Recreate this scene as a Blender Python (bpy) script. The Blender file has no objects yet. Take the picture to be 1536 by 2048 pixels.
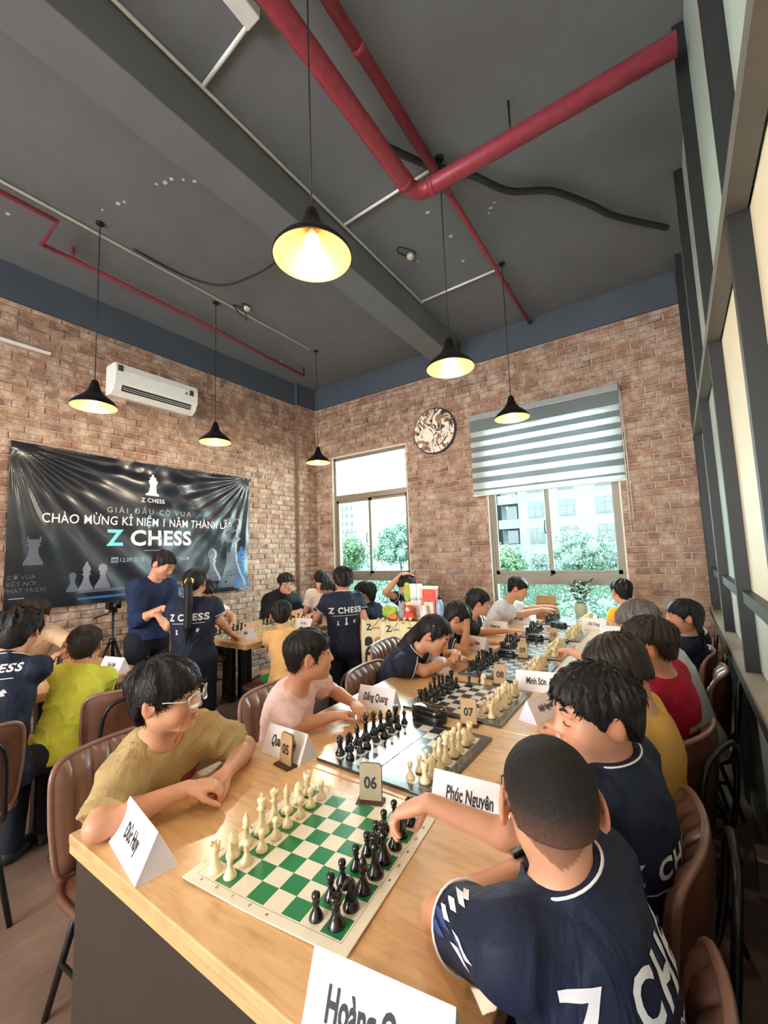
import bpy, bmesh, math, random
import numpy as np
from mathutils import Vector, Matrix
random.seed(7); rng = np.random.default_rng(7)
S = bpy.context.scene
C = S.collection
PI = math.pi

# ---------------------------------------------------------------- camera, sky, exposure
cam = bpy.data.objects.new('camera', bpy.data.cameras.new('camera')); C.objects.link(cam)
cam.data.sensor_fit = 'HORIZONTAL'; cam.data.sensor_width = 36.0
cam.data.lens = 832.2 / 1536 * 36.0
cam.data.clip_start = 0.01; cam.data.clip_end = 500
YAW, PITCH, ROLL = -0.5920127865, 0.0974363575, -0.0354258836
f = Vector((math.sin(YAW)*math.cos(PITCH), math.cos(YAW)*math.cos(PITCH), math.sin(PITCH)))
r0 = Vector((math.cos(YAW), -math.sin(YAW), 0)); u0 = r0.cross(f)
r1 = math.cos(ROLL)*r0 + math.sin(ROLL)*u0; u1 = -math.sin(ROLL)*r0 + math.cos(ROLL)*u0
CAM = Vector((0, 0, 1.45))
cam.matrix_world = Matrix(((r1.x, u1.x, -f.x, CAM.x), (r1.y, u1.y, -f.y, CAM.y), (r1.z, u1.z, -f.z, CAM.z), (0, 0, 0, 1)))
S.camera = cam
S.view_settings.view_transform = 'Standard'; S.view_settings.look = 'None'
S.view_settings.gamma = 1.0; S.view_settings.use_curve_mapping = False
S.view_settings.exposure = 1.13
S.cycles.max_bounces = 8; S.cycles.diffuse_bounces = 4; S.cycles.glossy_bounces = 4
S.cycles.transparent_max_bounces = 12; S.cycles.sample_clamp_indirect = 6.0
S.cycles.use_denoising = True

wd = bpy.data.worlds.new('overcast_sky'); S.world = wd; wd.use_nodes = True
nt = wd.node_tree; nt.nodes.clear()
wo = nt.nodes.new('ShaderNodeOutputWorld'); bg = nt.nodes.new('ShaderNodeBackground')
bg.inputs['Color'].default_value = (0.90, 0.97, 1.0, 1); bg.inputs['Strength'].default_value = 10.0
nt.links.new(bg.outputs[0], wo.inputs[0])

# ---------------------------------------------------------------- helpers: materials
def lin(c):
    return tuple((x/12.92 if x <= 0.04045 else ((x+0.055)/1.055)**2.4) for x in c)
def rgb(r, g, b): return lin((r/255, g/255, b/255)) + (1.0,)

class NB:
    def __init__(s, name):
        s.m = bpy.data.materials.new(name); s.m.use_nodes = True
        s.t = s.m.node_tree; s.p = s.t.nodes['Principled BSDF']; s.o = s.t.nodes['Material Output']
    def n(s, typ, **kw):
        n = s.t.nodes.new(typ)
        for k, v in kw.items():
            if k.startswith('i_'):
                key = k[2:]
                n.inputs[int(key) if key.isdigit() else key.replace('_', ' ')].default_value = v
            else: setattr(n, k, v)
        return n
    def l(s, a, b): s.t.links.new(a, b)
    def ramp(s, fac, stops, interp='LINEAR'):
        r = s.n('ShaderNodeValToRGB'); r.color_ramp.interpolation = interp
        e = r.color_ramp.elements
        while len(e) < len(stops): e.new(0.5)
        for el, (p, c) in zip(e, stops): el.position = p; el.color = c
        s.l(fac, r.inputs[0]); return r.outputs[0]
    def mix(s, fac, a, b, mode='MIX'):
        m = s.n('ShaderNodeMix', data_type='RGBA', blend_type=mode)
        for v, i in ((fac, 0), (a, 6), (b, 7)):
            if hasattr(v, 'links') or isinstance(v, bpy.types.NodeSocket): s.l(v, m.inputs[i])
            else: m.inputs[i].default_value = v
        return m.outputs[2]
    def noise(s, scale, detail=3, rough=0.55, co=None, dist=0.0):
        n = s.n('ShaderNodeTexNoise'); n.inputs['Scale'].default_value = scale; n.inputs['Detail'].default_value = detail
        n.inputs['Roughness'].default_value = rough; n.inputs['Distortion'].default_value = dist
        if co is not None: s.l(co, n.inputs['Vector'])
        return n.outputs[0]
    def coord(s, which='Object', scale=None, rot=None):
        t = s.n('ShaderNodeTexCoord').outputs[which] if which != 'Position' else s.n('ShaderNodeNewGeometry').outputs['Position']
        if scale or rot:
            mp = s.n('ShaderNodeMapping')
            if scale: mp.inputs['Scale'].default_value = scale
            if rot: mp.inputs['Rotation'].default_value = rot
            s.l(t, mp.inputs[0]); t = mp.outputs[0]
        return t
    def bump(s, h, strength=0.3, dist=0.01):
        b = s.n('ShaderNodeBump'); b.inputs['Strength'].default_value = strength; b.inputs['Distance'].default_value = dist
        s.l(h, b.inputs['Height']); s.l(b.outputs[0], s.p.inputs['Normal'])
    def base(s, col):
        if isinstance(col, bpy.types.NodeSocket): s.l(col, s.p.inputs['Base Color'])
        else: s.p.inputs['Base Color'].default_value = col
        return s
    def set(s, **kw):
        for k, v in kw.items(): s.p.inputs[k.replace('_', ' ')].default_value = v
        return s

def plain(name, col, rough=0.5, metal=0.0, var=0.08, scale=12.0, bump=0.0, bscale=60.0, bdist=0.004, coat=0.0, spec=None, co='Object'):
    b = NB(name)
    d = tuple(max(0, c*(1-var)) for c in col[:3]) + (1,); e = tuple(min(1, c*(1+var)) for c in col[:3]) + (1,)
    b.base(b.ramp(b.noise(scale, 3, co=b.coord(co)), [(0.3, d), (0.7, e)]))
    b.set(Roughness=rough, Metallic=metal)
    if coat: b.set(Coat_Weight=coat, Coat_Roughness=0.08)
    if spec is not None: b.p.inputs['Specular IOR Level'].default_value = spec
    if bump: b.bump(b.noise(bscale, 4, co=b.coord(co)), bump, bdist)
    return b.m

# ---------------------------------------------------------------- helpers: meshes
def np_mesh(name, V, F, mat=None, smooth=True, cols=None):
    V = np.asarray(V, np.float32); F = np.asarray(F, np.int32)
    me = bpy.data.meshes.new(name); n, k = F.shape
    me.vertices.add(len(V)); me.vertices.foreach_set('co', V.ravel())
    me.loops.add(n*k); me.loops.foreach_set('vertex_index', F.ravel())
    me.polygons.add(n); me.polygons.foreach_set('loop_start', np.arange(0, n*k, k, dtype=np.int32))
    me.update(calc_edges=True)
    if smooth: me.polygons.foreach_set('use_smooth', np.ones(n, bool))
    if cols is not None:
        at = me.color_attributes.new('Col', 'FLOAT_COLOR', 'POINT')
        at.data.foreach_set('color', np.concatenate([cols, np.ones((len(cols), 1))], 1).astype(np.float32).ravel())
    me.validate()
    if mat: me.materials.append(mat)
    return me

class MB:
    """collects boxes, bars, tubes, lathes; builds ONE mesh"""
    def __init__(s): s.V = []; s.F = []; s.sm = []; s.mi = []; s.cur = 0
    def add(s, V, F, smooth=False):
        o = len(s.V); s.V += [tuple(v) for v in V]; s.F += [tuple(i+o for i in q) for q in F]
        s.sm += [smooth]*len(F); s.mi += [s.cur]*len(F); return s
    def box(s, c, d, M=None, bev=0.0):
        c = Vector(c); h = [x/2 for x in d]
        if bev <= 0:
            V = [Vector((sx*h[0], sy*h[1], sz*h[2])) for sz in (-1, 1) for sy in (-1, 1) for sx in (-1, 1)]
            F = [(0, 2, 3, 1), (4, 5, 7, 6), (0, 1, 5, 4), (2, 6, 7, 3), (0, 4, 6, 2), (1, 3, 7, 5)]
        else:
            bm = bmesh.new(); bmesh.ops.create_cube(bm, size=1.0)
            for v in bm.verts: v.co = Vector((v.co.x*d[0], v.co.y*d[1], v.co.z*d[2]))
            bmesh.ops.bevel(bm, geom=bm.edges[:], offset=min(bev, min(d)*0.49), segments=2, profile=0.5, affect='EDGES')
            bm.verts.index_update()
            V = [v.co.copy() for v in bm.verts]; F = [[v.index for v in q.verts] for q in bm.faces]; bm.free()
        if M is not None: V = [M @ v for v in V]
        return s.add([v + c for v in V], F, bev > 0 and False)
    def b2(s, lo, hi, bev=0.0):
        return s.box([(a+b)/2 for a, b in zip(lo, hi)], [abs(b-a) for a, b in zip(lo, hi)], None, bev)
    def tube(s, pts, r, seg=10, closed=False, caps=True):
        pts = [Vector(p) for p in pts]; n = len(pts); rs = r if isinstance(r, (list, tuple)) else [r]*n
        V = []; F = []; up = None
        for i, p in enumerate(pts):
            a = pts[(i-1) % n] if (closed or i > 0) else p; b = pts[(i+1) % n] if (closed or i < n-1) else p
            t = (b-a).normalized()
            if up is None:
                up = Vector((0, 0, 1)) if abs(t.z) < 0.9 else Vector((1, 0, 0))
            x = (up - t*up.dot(t))
            if x.length < 1e-5: x = t.orthogonal()
            x.normalize(); up = x; y = t.cross(x)
            for k in range(seg):
                A = 2*PI*k/seg; V.append(p + (x*math.cos(A) + y*math.sin(A))*rs[i])
        m = n if closed else n-1
        for i in range(m):
            j = (i+1) % n
            for k in range(seg):
                l = (k+1) % seg; F.append((i*seg+k, i*seg+l, j*seg+l, j*seg+k))
        if caps and not closed:
            F.append(tuple(range(seg))[::-1]); F.append(tuple((n-1)*seg+k for k in range(seg)))
        return s.add(V, F, True)
    def lathe(s, prof, c=(0, 0, 0), seg=16, M=None, cap0=True, cap1=True):
        V = []; F = []; c = Vector(c)
        for (r, z) in prof:
            for k in range(seg):
                A = 2*PI*k/seg; v = Vector((r*math.cos(A), r*math.sin(A), z)); V.append((M @ v if M is not None else v) + c)
        for i in range(len(prof)-1):
            for k in range(seg):
                l = (k+1) % seg; F.append((i*seg+k, i*seg+l, (i+1)*seg+l, (i+1)*seg+k))
        if cap0: F.append(tuple(range(seg))[::-1])
        if cap1: F.append(tuple((len(prof)-1)*seg+k for k in range(seg)))
        return s.add(V, F, True)
    def prism(s, poly, h, M=None, smooth=False):
        """poly: list of 2-D points, extruded along local z from 0 to h"""
        n = len(poly); V = [Vector((x, y, 0)) for x, y in poly] + [Vector((x, y, h)) for x, y in poly]
        if M is not None: V = [M @ v for v in V]
        F = [tuple(range(n))[::-1], tuple(range(n, 2*n))] + [(i, (i+1) % n, n+(i+1) % n, n+i) for i in range(n)]
        return s.add(V, F, smooth)
    def grid(s, fn, nu, nv, smooth=True):
        V = [fn(i/(nu), j/(nv)) for j in range(nv+1) for i in range(nu+1)]
        F = [(j*(nu+1)+i, j*(nu+1)+i+1, (j+1)*(nu+1)+i+1, (j+1)*(nu+1)+i) for j in range(nv) for i in range(nu)]
        return s.add(V, F, smooth)
    def mesh(s, name, mats):
        me = bpy.data.meshes.new(name); me.from_pydata([tuple(v) for v in s.V], [], s.F)
        me.polygons.foreach_set('use_smooth', s.sm)
        for m in (mats if isinstance(mats, (list, tuple)) else [mats]): me.materials.append(m)
        if isinstance(mats, (list, tuple)): me.polygons.foreach_set('material_index', s.mi)
        me.update(); return me
    def build(s, name, mats, parent=None, **tags): return link(name, s.mesh(name, mats), parent, **tags)

def link(name, me, parent=None, loc=None, rot=None, label=None, cat=None, group=None, kind=None):
    o = bpy.data.objects.new(name, me); C.objects.link(o)
    if parent is not None: o.parent = parent
    if loc is not None: o.location = loc
    if rot is not None: o.rotation_euler = rot
    for k, v in (('label', label), ('category', cat), ('group', group), ('kind', kind)):
        if v: o[k] = v
    return o
def thing(name, label, cat, loc=(0, 0, 0), rz=0.0, group=None):
    return link(name, None, None, loc, (0, 0, rz), label, cat, group)
def copy_tree(o, parent=None):
    c = o.copy(); C.objects.link(c)
    if parent is not None: c.parent = parent
    for ch in list(o.children): copy_tree(ch, c)
    return c
def smooth_path(pts, n=8, closed=False):
    P = [Vector(p) for p in pts]; out = []
    m = len(P)
    for i in range(m if closed else m-1):
        p0, p1, p2, p3 = (P[(i-1) % m] if (closed or i > 0) else P[i]), P[i], P[(i+1) % m], (P[(i+2) % m] if (closed or i < m-2) else P[(i+1) % m])
        for k in range(n):
            t = k/n
            out.append(0.5*((2*p1) + (p2-p0)*t + (2*p0-5*p1+4*p2-p3)*t*t + (3*p1-p0-3*p2+p3)*t**3))
    if not closed: out.append(P[-1])
    return out

# ---------------------------------------------------------------- helpers: lettering
FONT = None
def text_mesh(body, size=0.1, bold=0.0, sx=1.0, align='CENTER', space=1.0, res=3, extr=0.0):
    """flat letter mesh in the local XY plane, height ~ size"""
    cu = bpy.data.curves.new('lettering', 'FONT'); cu.body = body; cu.size = size; cu.align_x = align; cu.align_y = 'CENTER'
    cu.offset = bold*size; cu.resolution_u = res; cu.space_character = space; cu.extrude = extr; cu.fill_mode = 'FRONT' if extr == 0 else 'BOTH'
    o = bpy.data.objects.new('lettering', cu); C.objects.link(o)
    dg = bpy.context.evaluated_depsgraph_get(); dg.update()
    me = bpy.data.meshes.new_from_object(o.evaluated_get(dg)); bpy.data.objects.remove(o); bpy.data.curves.remove(cu)
    if sx != 1.0:
        for v in me.vertices: v.co.x *= sx
    return me
def text_obj(name, body, mat, M, size, parent=None, **kw):
    me = text_mesh(body, size, **kw); me.materials.clear(); me.materials.append(mat); me.transform(M)
    for q in me.polygons: q.material_index = 0
    return link(name, me, parent)
def frame(o, x, y):
    """4x4 with local x,y axes and origin o"""
    x = Vector(x).normalized(); y = Vector(y); y = (y - x*y.dot(x)).normalized(); z = x.cross(y); o = Vector(o)
    return Matrix(((x.x, y.x, z.x, o.x), (x.y, y.y, z.y, o.y), (x.z, y.z, z.z, o.z), (0, 0, 0, 1)))
# ================================================================ materials
def brick_material():
    b = NB('brick_clay')
    isl = b.n('ShaderNodeNewGeometry').outputs['Random Per Island']; ob = b.n('ShaderNodeObjectInfo').outputs['Random']
    ad = b.n('ShaderNodeMath', operation='ADD'); b.l(isl, ad.inputs[0]); b.l(ob, ad.inputs[1])
    fr = b.n('ShaderNodeMath', operation='FRACT'); b.l(ad.outputs[0], fr.inputs[0])
    c = b.ramp(fr.outputs[0], [(0.0, rgb(136, 98, 82)), (0.25, rgb(164, 122, 100)), (0.5, rgb(150, 113, 95)), (0.72, rgb(176, 138, 114)), (0.9, rgb(124, 95, 84)), (1.0, rgb(188, 154, 130))])
    co = b.coord('Position')
    wea = b.ramp(b.noise(9, 5, 0.65, co), [(0.44, (0, 0, 0, 1)), (0.68, (1, 1, 1, 1))])
    c = b.mix(wea, c, rgb(204, 178, 160))
    sp = b.ramp(b.noise(55, 3, 0.6, co), [(0.35, (0.72, 0.72, 0.72, 1)), (0.65, (1.1, 1.1, 1.1, 1))])
    c = b.mix(1.0, c, sp, 'MULTIPLY')
    b.base(c).set(Roughness=0.85); b.bump(b.noise(70, 5, 0.7, co), 0.5, 0.006)
    return b.m
M_brick = brick_material()
M_mortar = plain('mortar', rgb(192, 172, 154), 0.95, var=0.12, scale=20, bump=0.4, bscale=90)
M_paint = plain('charcoal_paint', rgb(110, 111, 114), 0.62, var=0.08, scale=3, bump=0.12, bscale=40, bdist=0.01)
M_paint2 = plain('slate_paint', rgb(70, 77, 88), 0.6, var=0.08, scale=3, bump=0.1, bscale=40)
M_red = plain('red_pipe_paint', rgb(148, 50, 64), 0.45, var=0.18, scale=25, bump=0.15, bscale=60)
M_white_paint = plain('white_paint', rgb(226, 224, 218), 0.5, var=0.05)
M_black_metal = plain('black_metal', rgb(26, 26, 28), 0.38, metal=0.3, var=0.15)
M_black_rubber = plain('black_rubber', rgb(30, 30, 33), 0.6, var=0.1, bump=0.3, bscale=150)
M_alu = plain('window_aluminium', rgb(128, 116, 100), 0.42, metal=0.1, var=0.05)
M_black_steel = plain('mullion_steel', rgb(24, 24, 25), 0.5, var=0.12, scale=8)
M_grey_steel = plain('grey_rail_paint', rgb(104, 102, 100), 0.5, var=0.06)
M_plastic_white = plain('white_plastic', rgb(238, 238, 234), 0.3, var=0.03)
M_black_plastic = plain('black_plastic', rgb(22, 22, 24), 0.35, var=0.1)

def glass_material(name, tint, ior=1.35):
    b = NB(name); b.t.nodes.remove(b.p)
    tr = b.n('ShaderNodeBsdfTransparent'); tr.inputs[0].default_value = tint
    gl = b.n('ShaderNodeBsdfGlossy'); gl.inputs['Roughness'].default_value = 0.02
    fr = b.n('ShaderNodeFresnel'); fr.inputs['IOR'].default_value = ior
    mx = b.n('ShaderNodeMixShader'); b.l(fr.outputs[0], mx.inputs[0]); b.l(tr.outputs[0], mx.inputs[1]); b.l(gl.outputs[0], mx.inputs[2])
    b.l(mx.outputs[0], b.o.inputs[0]); return b.m
M_glass = glass_material('window_glass', (0.86, 0.97, 0.95, 1), 1.14)

def floor_material():
    b = NB('brown_floor'); co = b.coord('Position')
    c = b.ramp(b.noise(2.2, 5, 0.6, co), [(0.3, rgb(112, 88, 76)), (0.55, rgb(142, 114, 98)), (0.75, rgb(162, 132, 112))])
    g = b.ramp(b.noise(40, 3, 0.6, b.coord('Position', (1, 0.12, 1))), [(0.3, (0.85, 0.85, 0.85, 1)), (0.7, (1.08, 1.08, 1.08, 1))])
    b.base(b.mix(1.0, c, g, 'MULTIPLY')).set(Roughness=0.36); b.bump(b.noise(30, 3, 0.5, co), 0.06, 0.004); return b.m
M_floor = floor_material()

# ================================================================ room shell
XL, YB, ZC, ZBRK = -4.50, 4.75, 4.05, 3.71
YR = -4.2                                  # the room runs on behind the camera
def wall_x(y): return 0.2854 + 0.02*(y-2.43)    # the glazed partition on the right, slightly skewed
XR = 0.9
m = MB(); m.b2((XL-0.3, YR, -0.12), (XR, YB+0.3, 0)); m.build('floor', M_floor, kind='structure')
m = MB(); m.b2((XL-0.3, YR, ZC), (XR, YB+0.3, ZC+0.15)); ceiling = m.build('ceiling', M_paint, kind='structure')
m = MB()
for (a, b_, c_, d_) in ((XL-0.3, -4.0, 0, ZC), (-0.6, XR, 0, ZC), (-4.0, -0.6, 2.9, ZC), (-4.0, -0.6, 0, 0.9)): m.b2((a, YR-0.2, c_), (b_, YR, d_))  # unseen wall, its opening sized to let in fill light
m.build('wall_rear', plain('rear_wall_paint', rgb(120, 104, 92), 0.8), kind='structure')
m = MB(); m.b2((-2.20, YR, 3.76), (-1.93, YB-0.13, ZC), 0.006); m.build('ceiling_beam', M_paint, kind='structure')

BRK_H, BRK_L, JT = 0.0580, 0.215, 0.0100
def lay_bricks(u0, u1, z0, z1, holes, seed):
    """running-bond rectangles (u, z, w, h) filling a wall with rectangular holes cut out"""
    rg = random.Random(seed); out = []; z = z0; row = 0
    while z < z1-0.02:
        h = min(BRK_H, z1-z); spans = [(u0, u1)]
        for (a, b, c, d) in holes:
            if z+h*0.5 > c and z+h*0.5 < d:
                ns = []
                for s, e in spans:
                    if b <= s or a >= e: ns.append((s, e))
                    else:
                        if a-s > 0.03: ns.append((s, a))
                        if e-b > 0.03: ns.append((b, e))
                spans = ns
        off = (row % 2)*0.5*(BRK_L+JT) + rg.uniform(-0.025, 0.025)
        for s, e in spans:
            u = u0 - (BRK_L+JT) + off
            while u < e:
                a, b = max(u, s), min(u+BRK_L, e)
                if b-a > 0.025: out.append((a, z+rg.uniform(-0.0015, 0.0015), b-a, h))
                u += BRK_L+JT
        z += BRK_H+JT; row += 1
    return out
def view_share(p, nrm):
    d = Vector(p)-CAM; z = d.dot(f)
    if z < 0.2: return 0
    px, py = 768+832*d.dot(r1)/z, 1024-832*d.dot(u1)/z
    if not (-20 < px < 1556 and -20 < py < 2068): return 0
    return abs(Vector(nrm).dot(d.normalized()))/d.length_squared
def brick_wall(parent, rects, place, nrm, seed, hide=(), nmax=300):
    """place(u, z, depth) -> world point. the bricks seen largest are parts, the rest one joined part"""
    rg = random.Random(seed); sc = []
    for i, (u, z, w, h) in enumerate(rects):
        s = view_share(place(u+w/2, z+h/2, 0), nrm)*w
        if any(a < u+w/2 < b and c < z+h/2 < d for a, b, c, d in hide): s = 0
        sc.append((s, i))
    top = set(i for s, i in sorted(sc, reverse=True)[:nmax] if s > 0)
    pool = {}
    rest = MB()
    for i, (u, z, w, h) in enumerate(rects):
        dep = 0.016+rg.uniform(-0.004, 0.005); e = 0.004
        def box_of(w, h):
            V = []; F = []
            for (dd, ins) in ((0.0, 0), (dep-e, 0), (dep, e)):
                for (a, b) in ((ins, ins), (w-ins, ins), (w-ins, h-ins), (ins, h-ins)): V.append((a, b, dd))
            for k in range(2):
                for j in range(4): F.append((k*4+j, k*4+(j+1) % 4, k*4+4+(j+1) % 4, k*4+4+j))
            F.append((8, 9, 10, 11)); return V, F
        if i in top:
            key = (round(w, 2), round(h, 3), rg.randrange(3))
            o3 = place(0, 0, 0); ux = Vector(place(1, 0, 0))-Vector(o3); nz = Vector(place(0, 0, 1))-Vector(o3)
            if key not in pool:
                V, F = box_of(key[0], key[1]); q = MB()
                q.add([ux*a+Vector((0, 0, 1))*b+nz*d for a, b, d in V], F); pool[key] = q.mesh('brick', M_brick)
            link('brick', pool[key], parent, place(u, z, 0))
        else:
            V, F = box_of(w, h); rest.add([place(u+a, z+b, d) for a, b, d in V], F)
    r = rest.build('brickwork', M_brick, parent); r['kind'] = 'stuff'

# windows in the back wall: x0, x1, z0, z1
W1 = (-4.12, -2.80, 0.62, 2.91); W2 = (-1.71, -0.335, 0.62, 2.95)
# ---- wall_back: mortar slab built round the windows
m = MB(); y0, y1 = YB, YB+0.2
for (xa, xb, za, zb) in ((XL-0.2, W1[0], 0, ZC), (W1[1], W2[0], 0, ZC), (W2[1], XR, 0, ZC), (W1[0], W1[1], 0, W1[2]), (W1[0], W1[1], W1[3], ZC), (W2[0], W2[1], 0, W2[2]), (W2[0], W2[1], W2[3], ZC)):
    m.b2((xa, y0, za), (xb, y1, zb))
wb = m.build('wall_back', M_mortar, kind='structure')
m = MB(); m.b2((XL, YB-0.022, ZBRK+0.012), (0.34, YB-0.001, ZC)); m.build('painted_band', M_paint2, wb)
rects = lay_bricks(-4.43, 0.335, 0.0, ZBRK, [(w[0]-0.006, w[1]+0.006, w[2], w[3]+0.006) for w in (W1, W2)], 3)
brick_wall(wb, rects, lambda u, z, d: (u, YB-d, z), (0, -1, 0), 5, hide=[(-1.87, -0.27, 2.14, 3.04), (-9, 9, -1, 0.75)])
# ---- wall_left and the pilaster in its corner
m = MB(); m.b2((XL-0.2, YR, 0), (XL, YB, ZC)); wl = m.build('wall_left', M_mortar, kind='structure')
m = MB(); m.b2((XL+0.001, YR, ZBRK+0.012), (XL+0.022, YB, ZC)); m.build('painted_band', M_paint2, wl)
rects = lay_bricks(-0.6, 4.35, 0.0, ZBRK, [], 11)
brick_wall(wl, rects, lambda u, z, d: (XL+d, u, z), (1, 0, 0), 6, hide=[(1.08, 3.46, 1.05, 2.5), (1.8, 2.65, 3.0, 3.4), (-9, 9, -1, 0.7)])
m = MB(); m.b2((XL, 4.35+0.016, 0), (-4.446, YB, ZC)); pil = m.build('pilaster', M_mortar, kind='structure')
m = MB(); m.b2((-4.446, 4.35, ZBRK+0.012), (-4.424, YB, ZC)); m.b2((XL, 4.344, ZBRK+0.012), (-4.424, 4.366, ZC)); m.build('painted_band', M_paint2, pil)
rects = lay_bricks(4.352, YB, 0.0, ZBRK, [], 12)
brick_wall(pil, rects, lambda u, z, d: (-4.446+d, u, z), (1, 0, 0), 7, hide=[(-9, 9, -1, 0.7)], nmax=90)
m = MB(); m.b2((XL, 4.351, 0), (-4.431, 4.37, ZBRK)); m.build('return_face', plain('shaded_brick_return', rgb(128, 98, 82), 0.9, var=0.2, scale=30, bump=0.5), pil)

# ================================================================ windows
M_reveal = M_white_paint
def window(name, W, sash_z, band, mull):
    x0, x1, z0, z1 = W; yf, yk = YB+0.035, YB+0.095
    m = MB(); m.b2((x0, YB+0.001, z0), (x0+0.012, YB+0.03, z1)); m.b2((x1-0.012, YB+0.001, z0), (x1, YB+0.03, z1)); m.b2((x0, YB+0.001, z1-0.012), (x1, YB+0.03, z1))
    w = m.build(name, M_reveal, kind='structure')
    m = MB(); t = 0.045
    m.b2((x0, yf, z0), (x0+t, yk, z1)); m.b2((x1-t, yf, z0), (x1, yk, z1)); m.b2((x0, yf, z1-t), (x1, yk, z1)); m.b2((x0, yf, z0), (x1, yk, z0+0.05))
    m.b2((x0, yf-0.008, band[0]), (x1, yk, band[1]), 0.003)
    if sash_z: m.b2((x0, yf-0.006, sash_z[0]), (x1, yk, sash_z[1]), 0.003)
    m.build('window_frame', M_alu, w)
    zt = sash_z[0] if sash_z else z1-t
    for k, (a, b, yy) in enumerate(((x0+t, mull+0.028, yf+0.006), (mull-0.028, x1-t, yf+0.03))):
        s = MB(); q = 0.038
        s.b2((a, yy, band[1]), (a+q, yy+0.022, zt)); s.b2((b-q, yy, band[1]), (b, yy+0.022, zt)); s.b2((a, yy, band[1]), (b, yy+0.022, band[1]+q)); s.b2((a, yy, zt-q), (b, yy+0.022, zt))
        sh = s.build('sash', M_alu, w)
        g = MB(); g.b2((a+q, yy+0.008, band[1]+q), (b-q, yy+0.013, zt-q)); g.build('pane', M_glass, sh)
    g = MB(); g.b2((x0+t, yf+0.02, z0+0.05), (x1-t, yf+0.026, band[0])); g.build('pane', M_glass, w)
    if sash_z:
        g = MB(); g.b2((x0+t, yf+0.02, sash_z[1]), (x1-t, yf+0.026, z1-t)); g.build('pane', M_glass, w)
    h = MB(); h.box((mull, yf-0.004, band[1]-0.012), (0.028, 0.014, 0.018), None, 0.003); h.build('latch', M_black_plastic, w)
    h = MB(); h.tube(smooth_path([(mull-0.03, yf+0.004, 1.60), (mull-0.034, yf-0.022, 1.62), (mull-0.034, yf-0.022, 1.72), (mull-0.03, yf+0.004, 1.74)], 5), 0.006, 8); h.build('sash_handle', M_black_plastic, w)
    return w
window('window_1', W1, (2.245, 2.325), (1.07, 1.165), -3.475)
window('window_2', W2, None, (1.045, 1.155), -1.055)

# ================================================================ glazed partition on the right
def WM(y): return wall_x(y)
tdir = Vector((0.02, 1, 0)).normalized(); ndir = Vector((-tdir.y, tdir.x, 0))      # into the room
Mw = Matrix(((tdir.x, -ndir.x, 0, 0.2854), (tdir.y, -ndir.y, 0, 2.43), (0, 0, 1, 0), (0, 0, 0, 1)))  # u along wall, v outward, z
def wb2(m, u0, u1, v0, v1, z0, z1, bev=0.0):
    return m.add(*[(lambda V, F: ([Mw @ Vector(v) for v in V], F))(*x) for x in [box_vf((u0, v0, z0), (u1, v1, z1))]][0])
def box_vf(lo, hi):
    V = [(x, y, z) for z in (lo[2], hi[2]) for y in (lo[1], hi[1]) for x in (lo[0], hi[0])]
    return V, [(0, 2, 3, 1), (4, 5, 7, 6), (0, 1, 5, 4), (2, 6, 7, 3), (0, 4, 6, 2), (1, 3, 7, 5)]
M_panel_t = plain('frosted_mint_panel', rgb(196, 216, 208), 0.25, var=0.04, scale=2)
M_panel_c = plain('cream_panel', rgb(236, 226, 198), 0.35, var=0.03, scale=2)
M_panel_w = plain('white_green_panel', rgb(206, 214, 204), 0.3, var=0.03, scale=2)
M_panel_g = plain('grey_top_panel', rgb(120, 124, 122), 0.35, var=0.05, scale=2)
M_lower = plain('dark_base_panel', rgb(44, 46, 46), 0.22, var=0.1, scale=4)
SILL = 0.86
m = MB(); wb2(m, -6.6, 2.31, 0.02, 0.14, 0, ZC); wr = m.build('wall_right', M_panel_g, kind='structure')
ys = [-6.5, -5.0, -4.0, -3.0, -1.95, -0.93, 0.0, 1.01, 2.05, 2.30]      # mullion stations along the wall
for k, u in enumerate(ys):
    m = MB(); wb2(m, u-0.022, u+0.022, -0.046, 0.0205, SILL+0.02, ZC); m.build('mullion', M_black_steel, wr)
for z, hh, nm in ((2.40, 0.055, 'transom_rail'), (1.205, 0.05, 'lower_rail')):
    for a, b in (zip(ys[:-1], ys[1:]) if z < 2 else ((ys[0]+0.03, ys[-1]-0.03),)):
        m = MB(); wb2(m, a+0.024, b-0.024, -0.052 if z > 2 else -0.03, -0.001 if z > 2 else 0.0205, z-hh/2, z+hh/2); m.build(nm, M_grey_steel if z > 2 else M_black_steel, wr)
for k, (a, b) in enumerate(zip(ys[:-1], ys[1:])):
    near = b <= 0.1
    for z0, z1, mt in ((SILL+0.03, 1.18, M_panel_w), (1.23, 2.372, M_panel_c if near else M_panel_t), (2.428, ZC, M_panel_t if k > 2 else M_panel_g)):
        m = MB(); wb2(m, a+0.024, b-0.024, 0.004, 0.019, z0, z1); m.build('panel', mt, wr)
m = MB(); wb2(m, -0.74, -0.70, -0.018, 0.004, 1.23, 1.98); m.build('timber_strip', plain('brown_timber', rgb(120, 74, 48), 0.5), wr)
m = MB(); wb2(m, -6.6, 2.31, -0.058, 0.0195, SILL-0.02, SILL+0.02); m.build('sill_ledge', plain('pale_sill', rgb(150, 138, 120), 0.4, var=0.05), wr)
m = MB(); wb2(m, -6.6, 2.31, -0.012, 0.0195, 0, SILL-0.02); m.build('base_panel', M_lower, wr)
m = MB(); wb2(m, -6.6, 2.31, -0.062, -0.058, SILL-0.05, SILL-0.004); m.build('ledge_rail', M_black_steel, wr)
for u in (-0.35, 0.75): 
    m = MB(); wb2(m, u-0.02, u+0.02, -0.055, -0.0125, 0.0, SILL-0.06); m.build('base_upright', plain('grey_green_upright', rgb(112, 122, 118), 0.35), wr)
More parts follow.
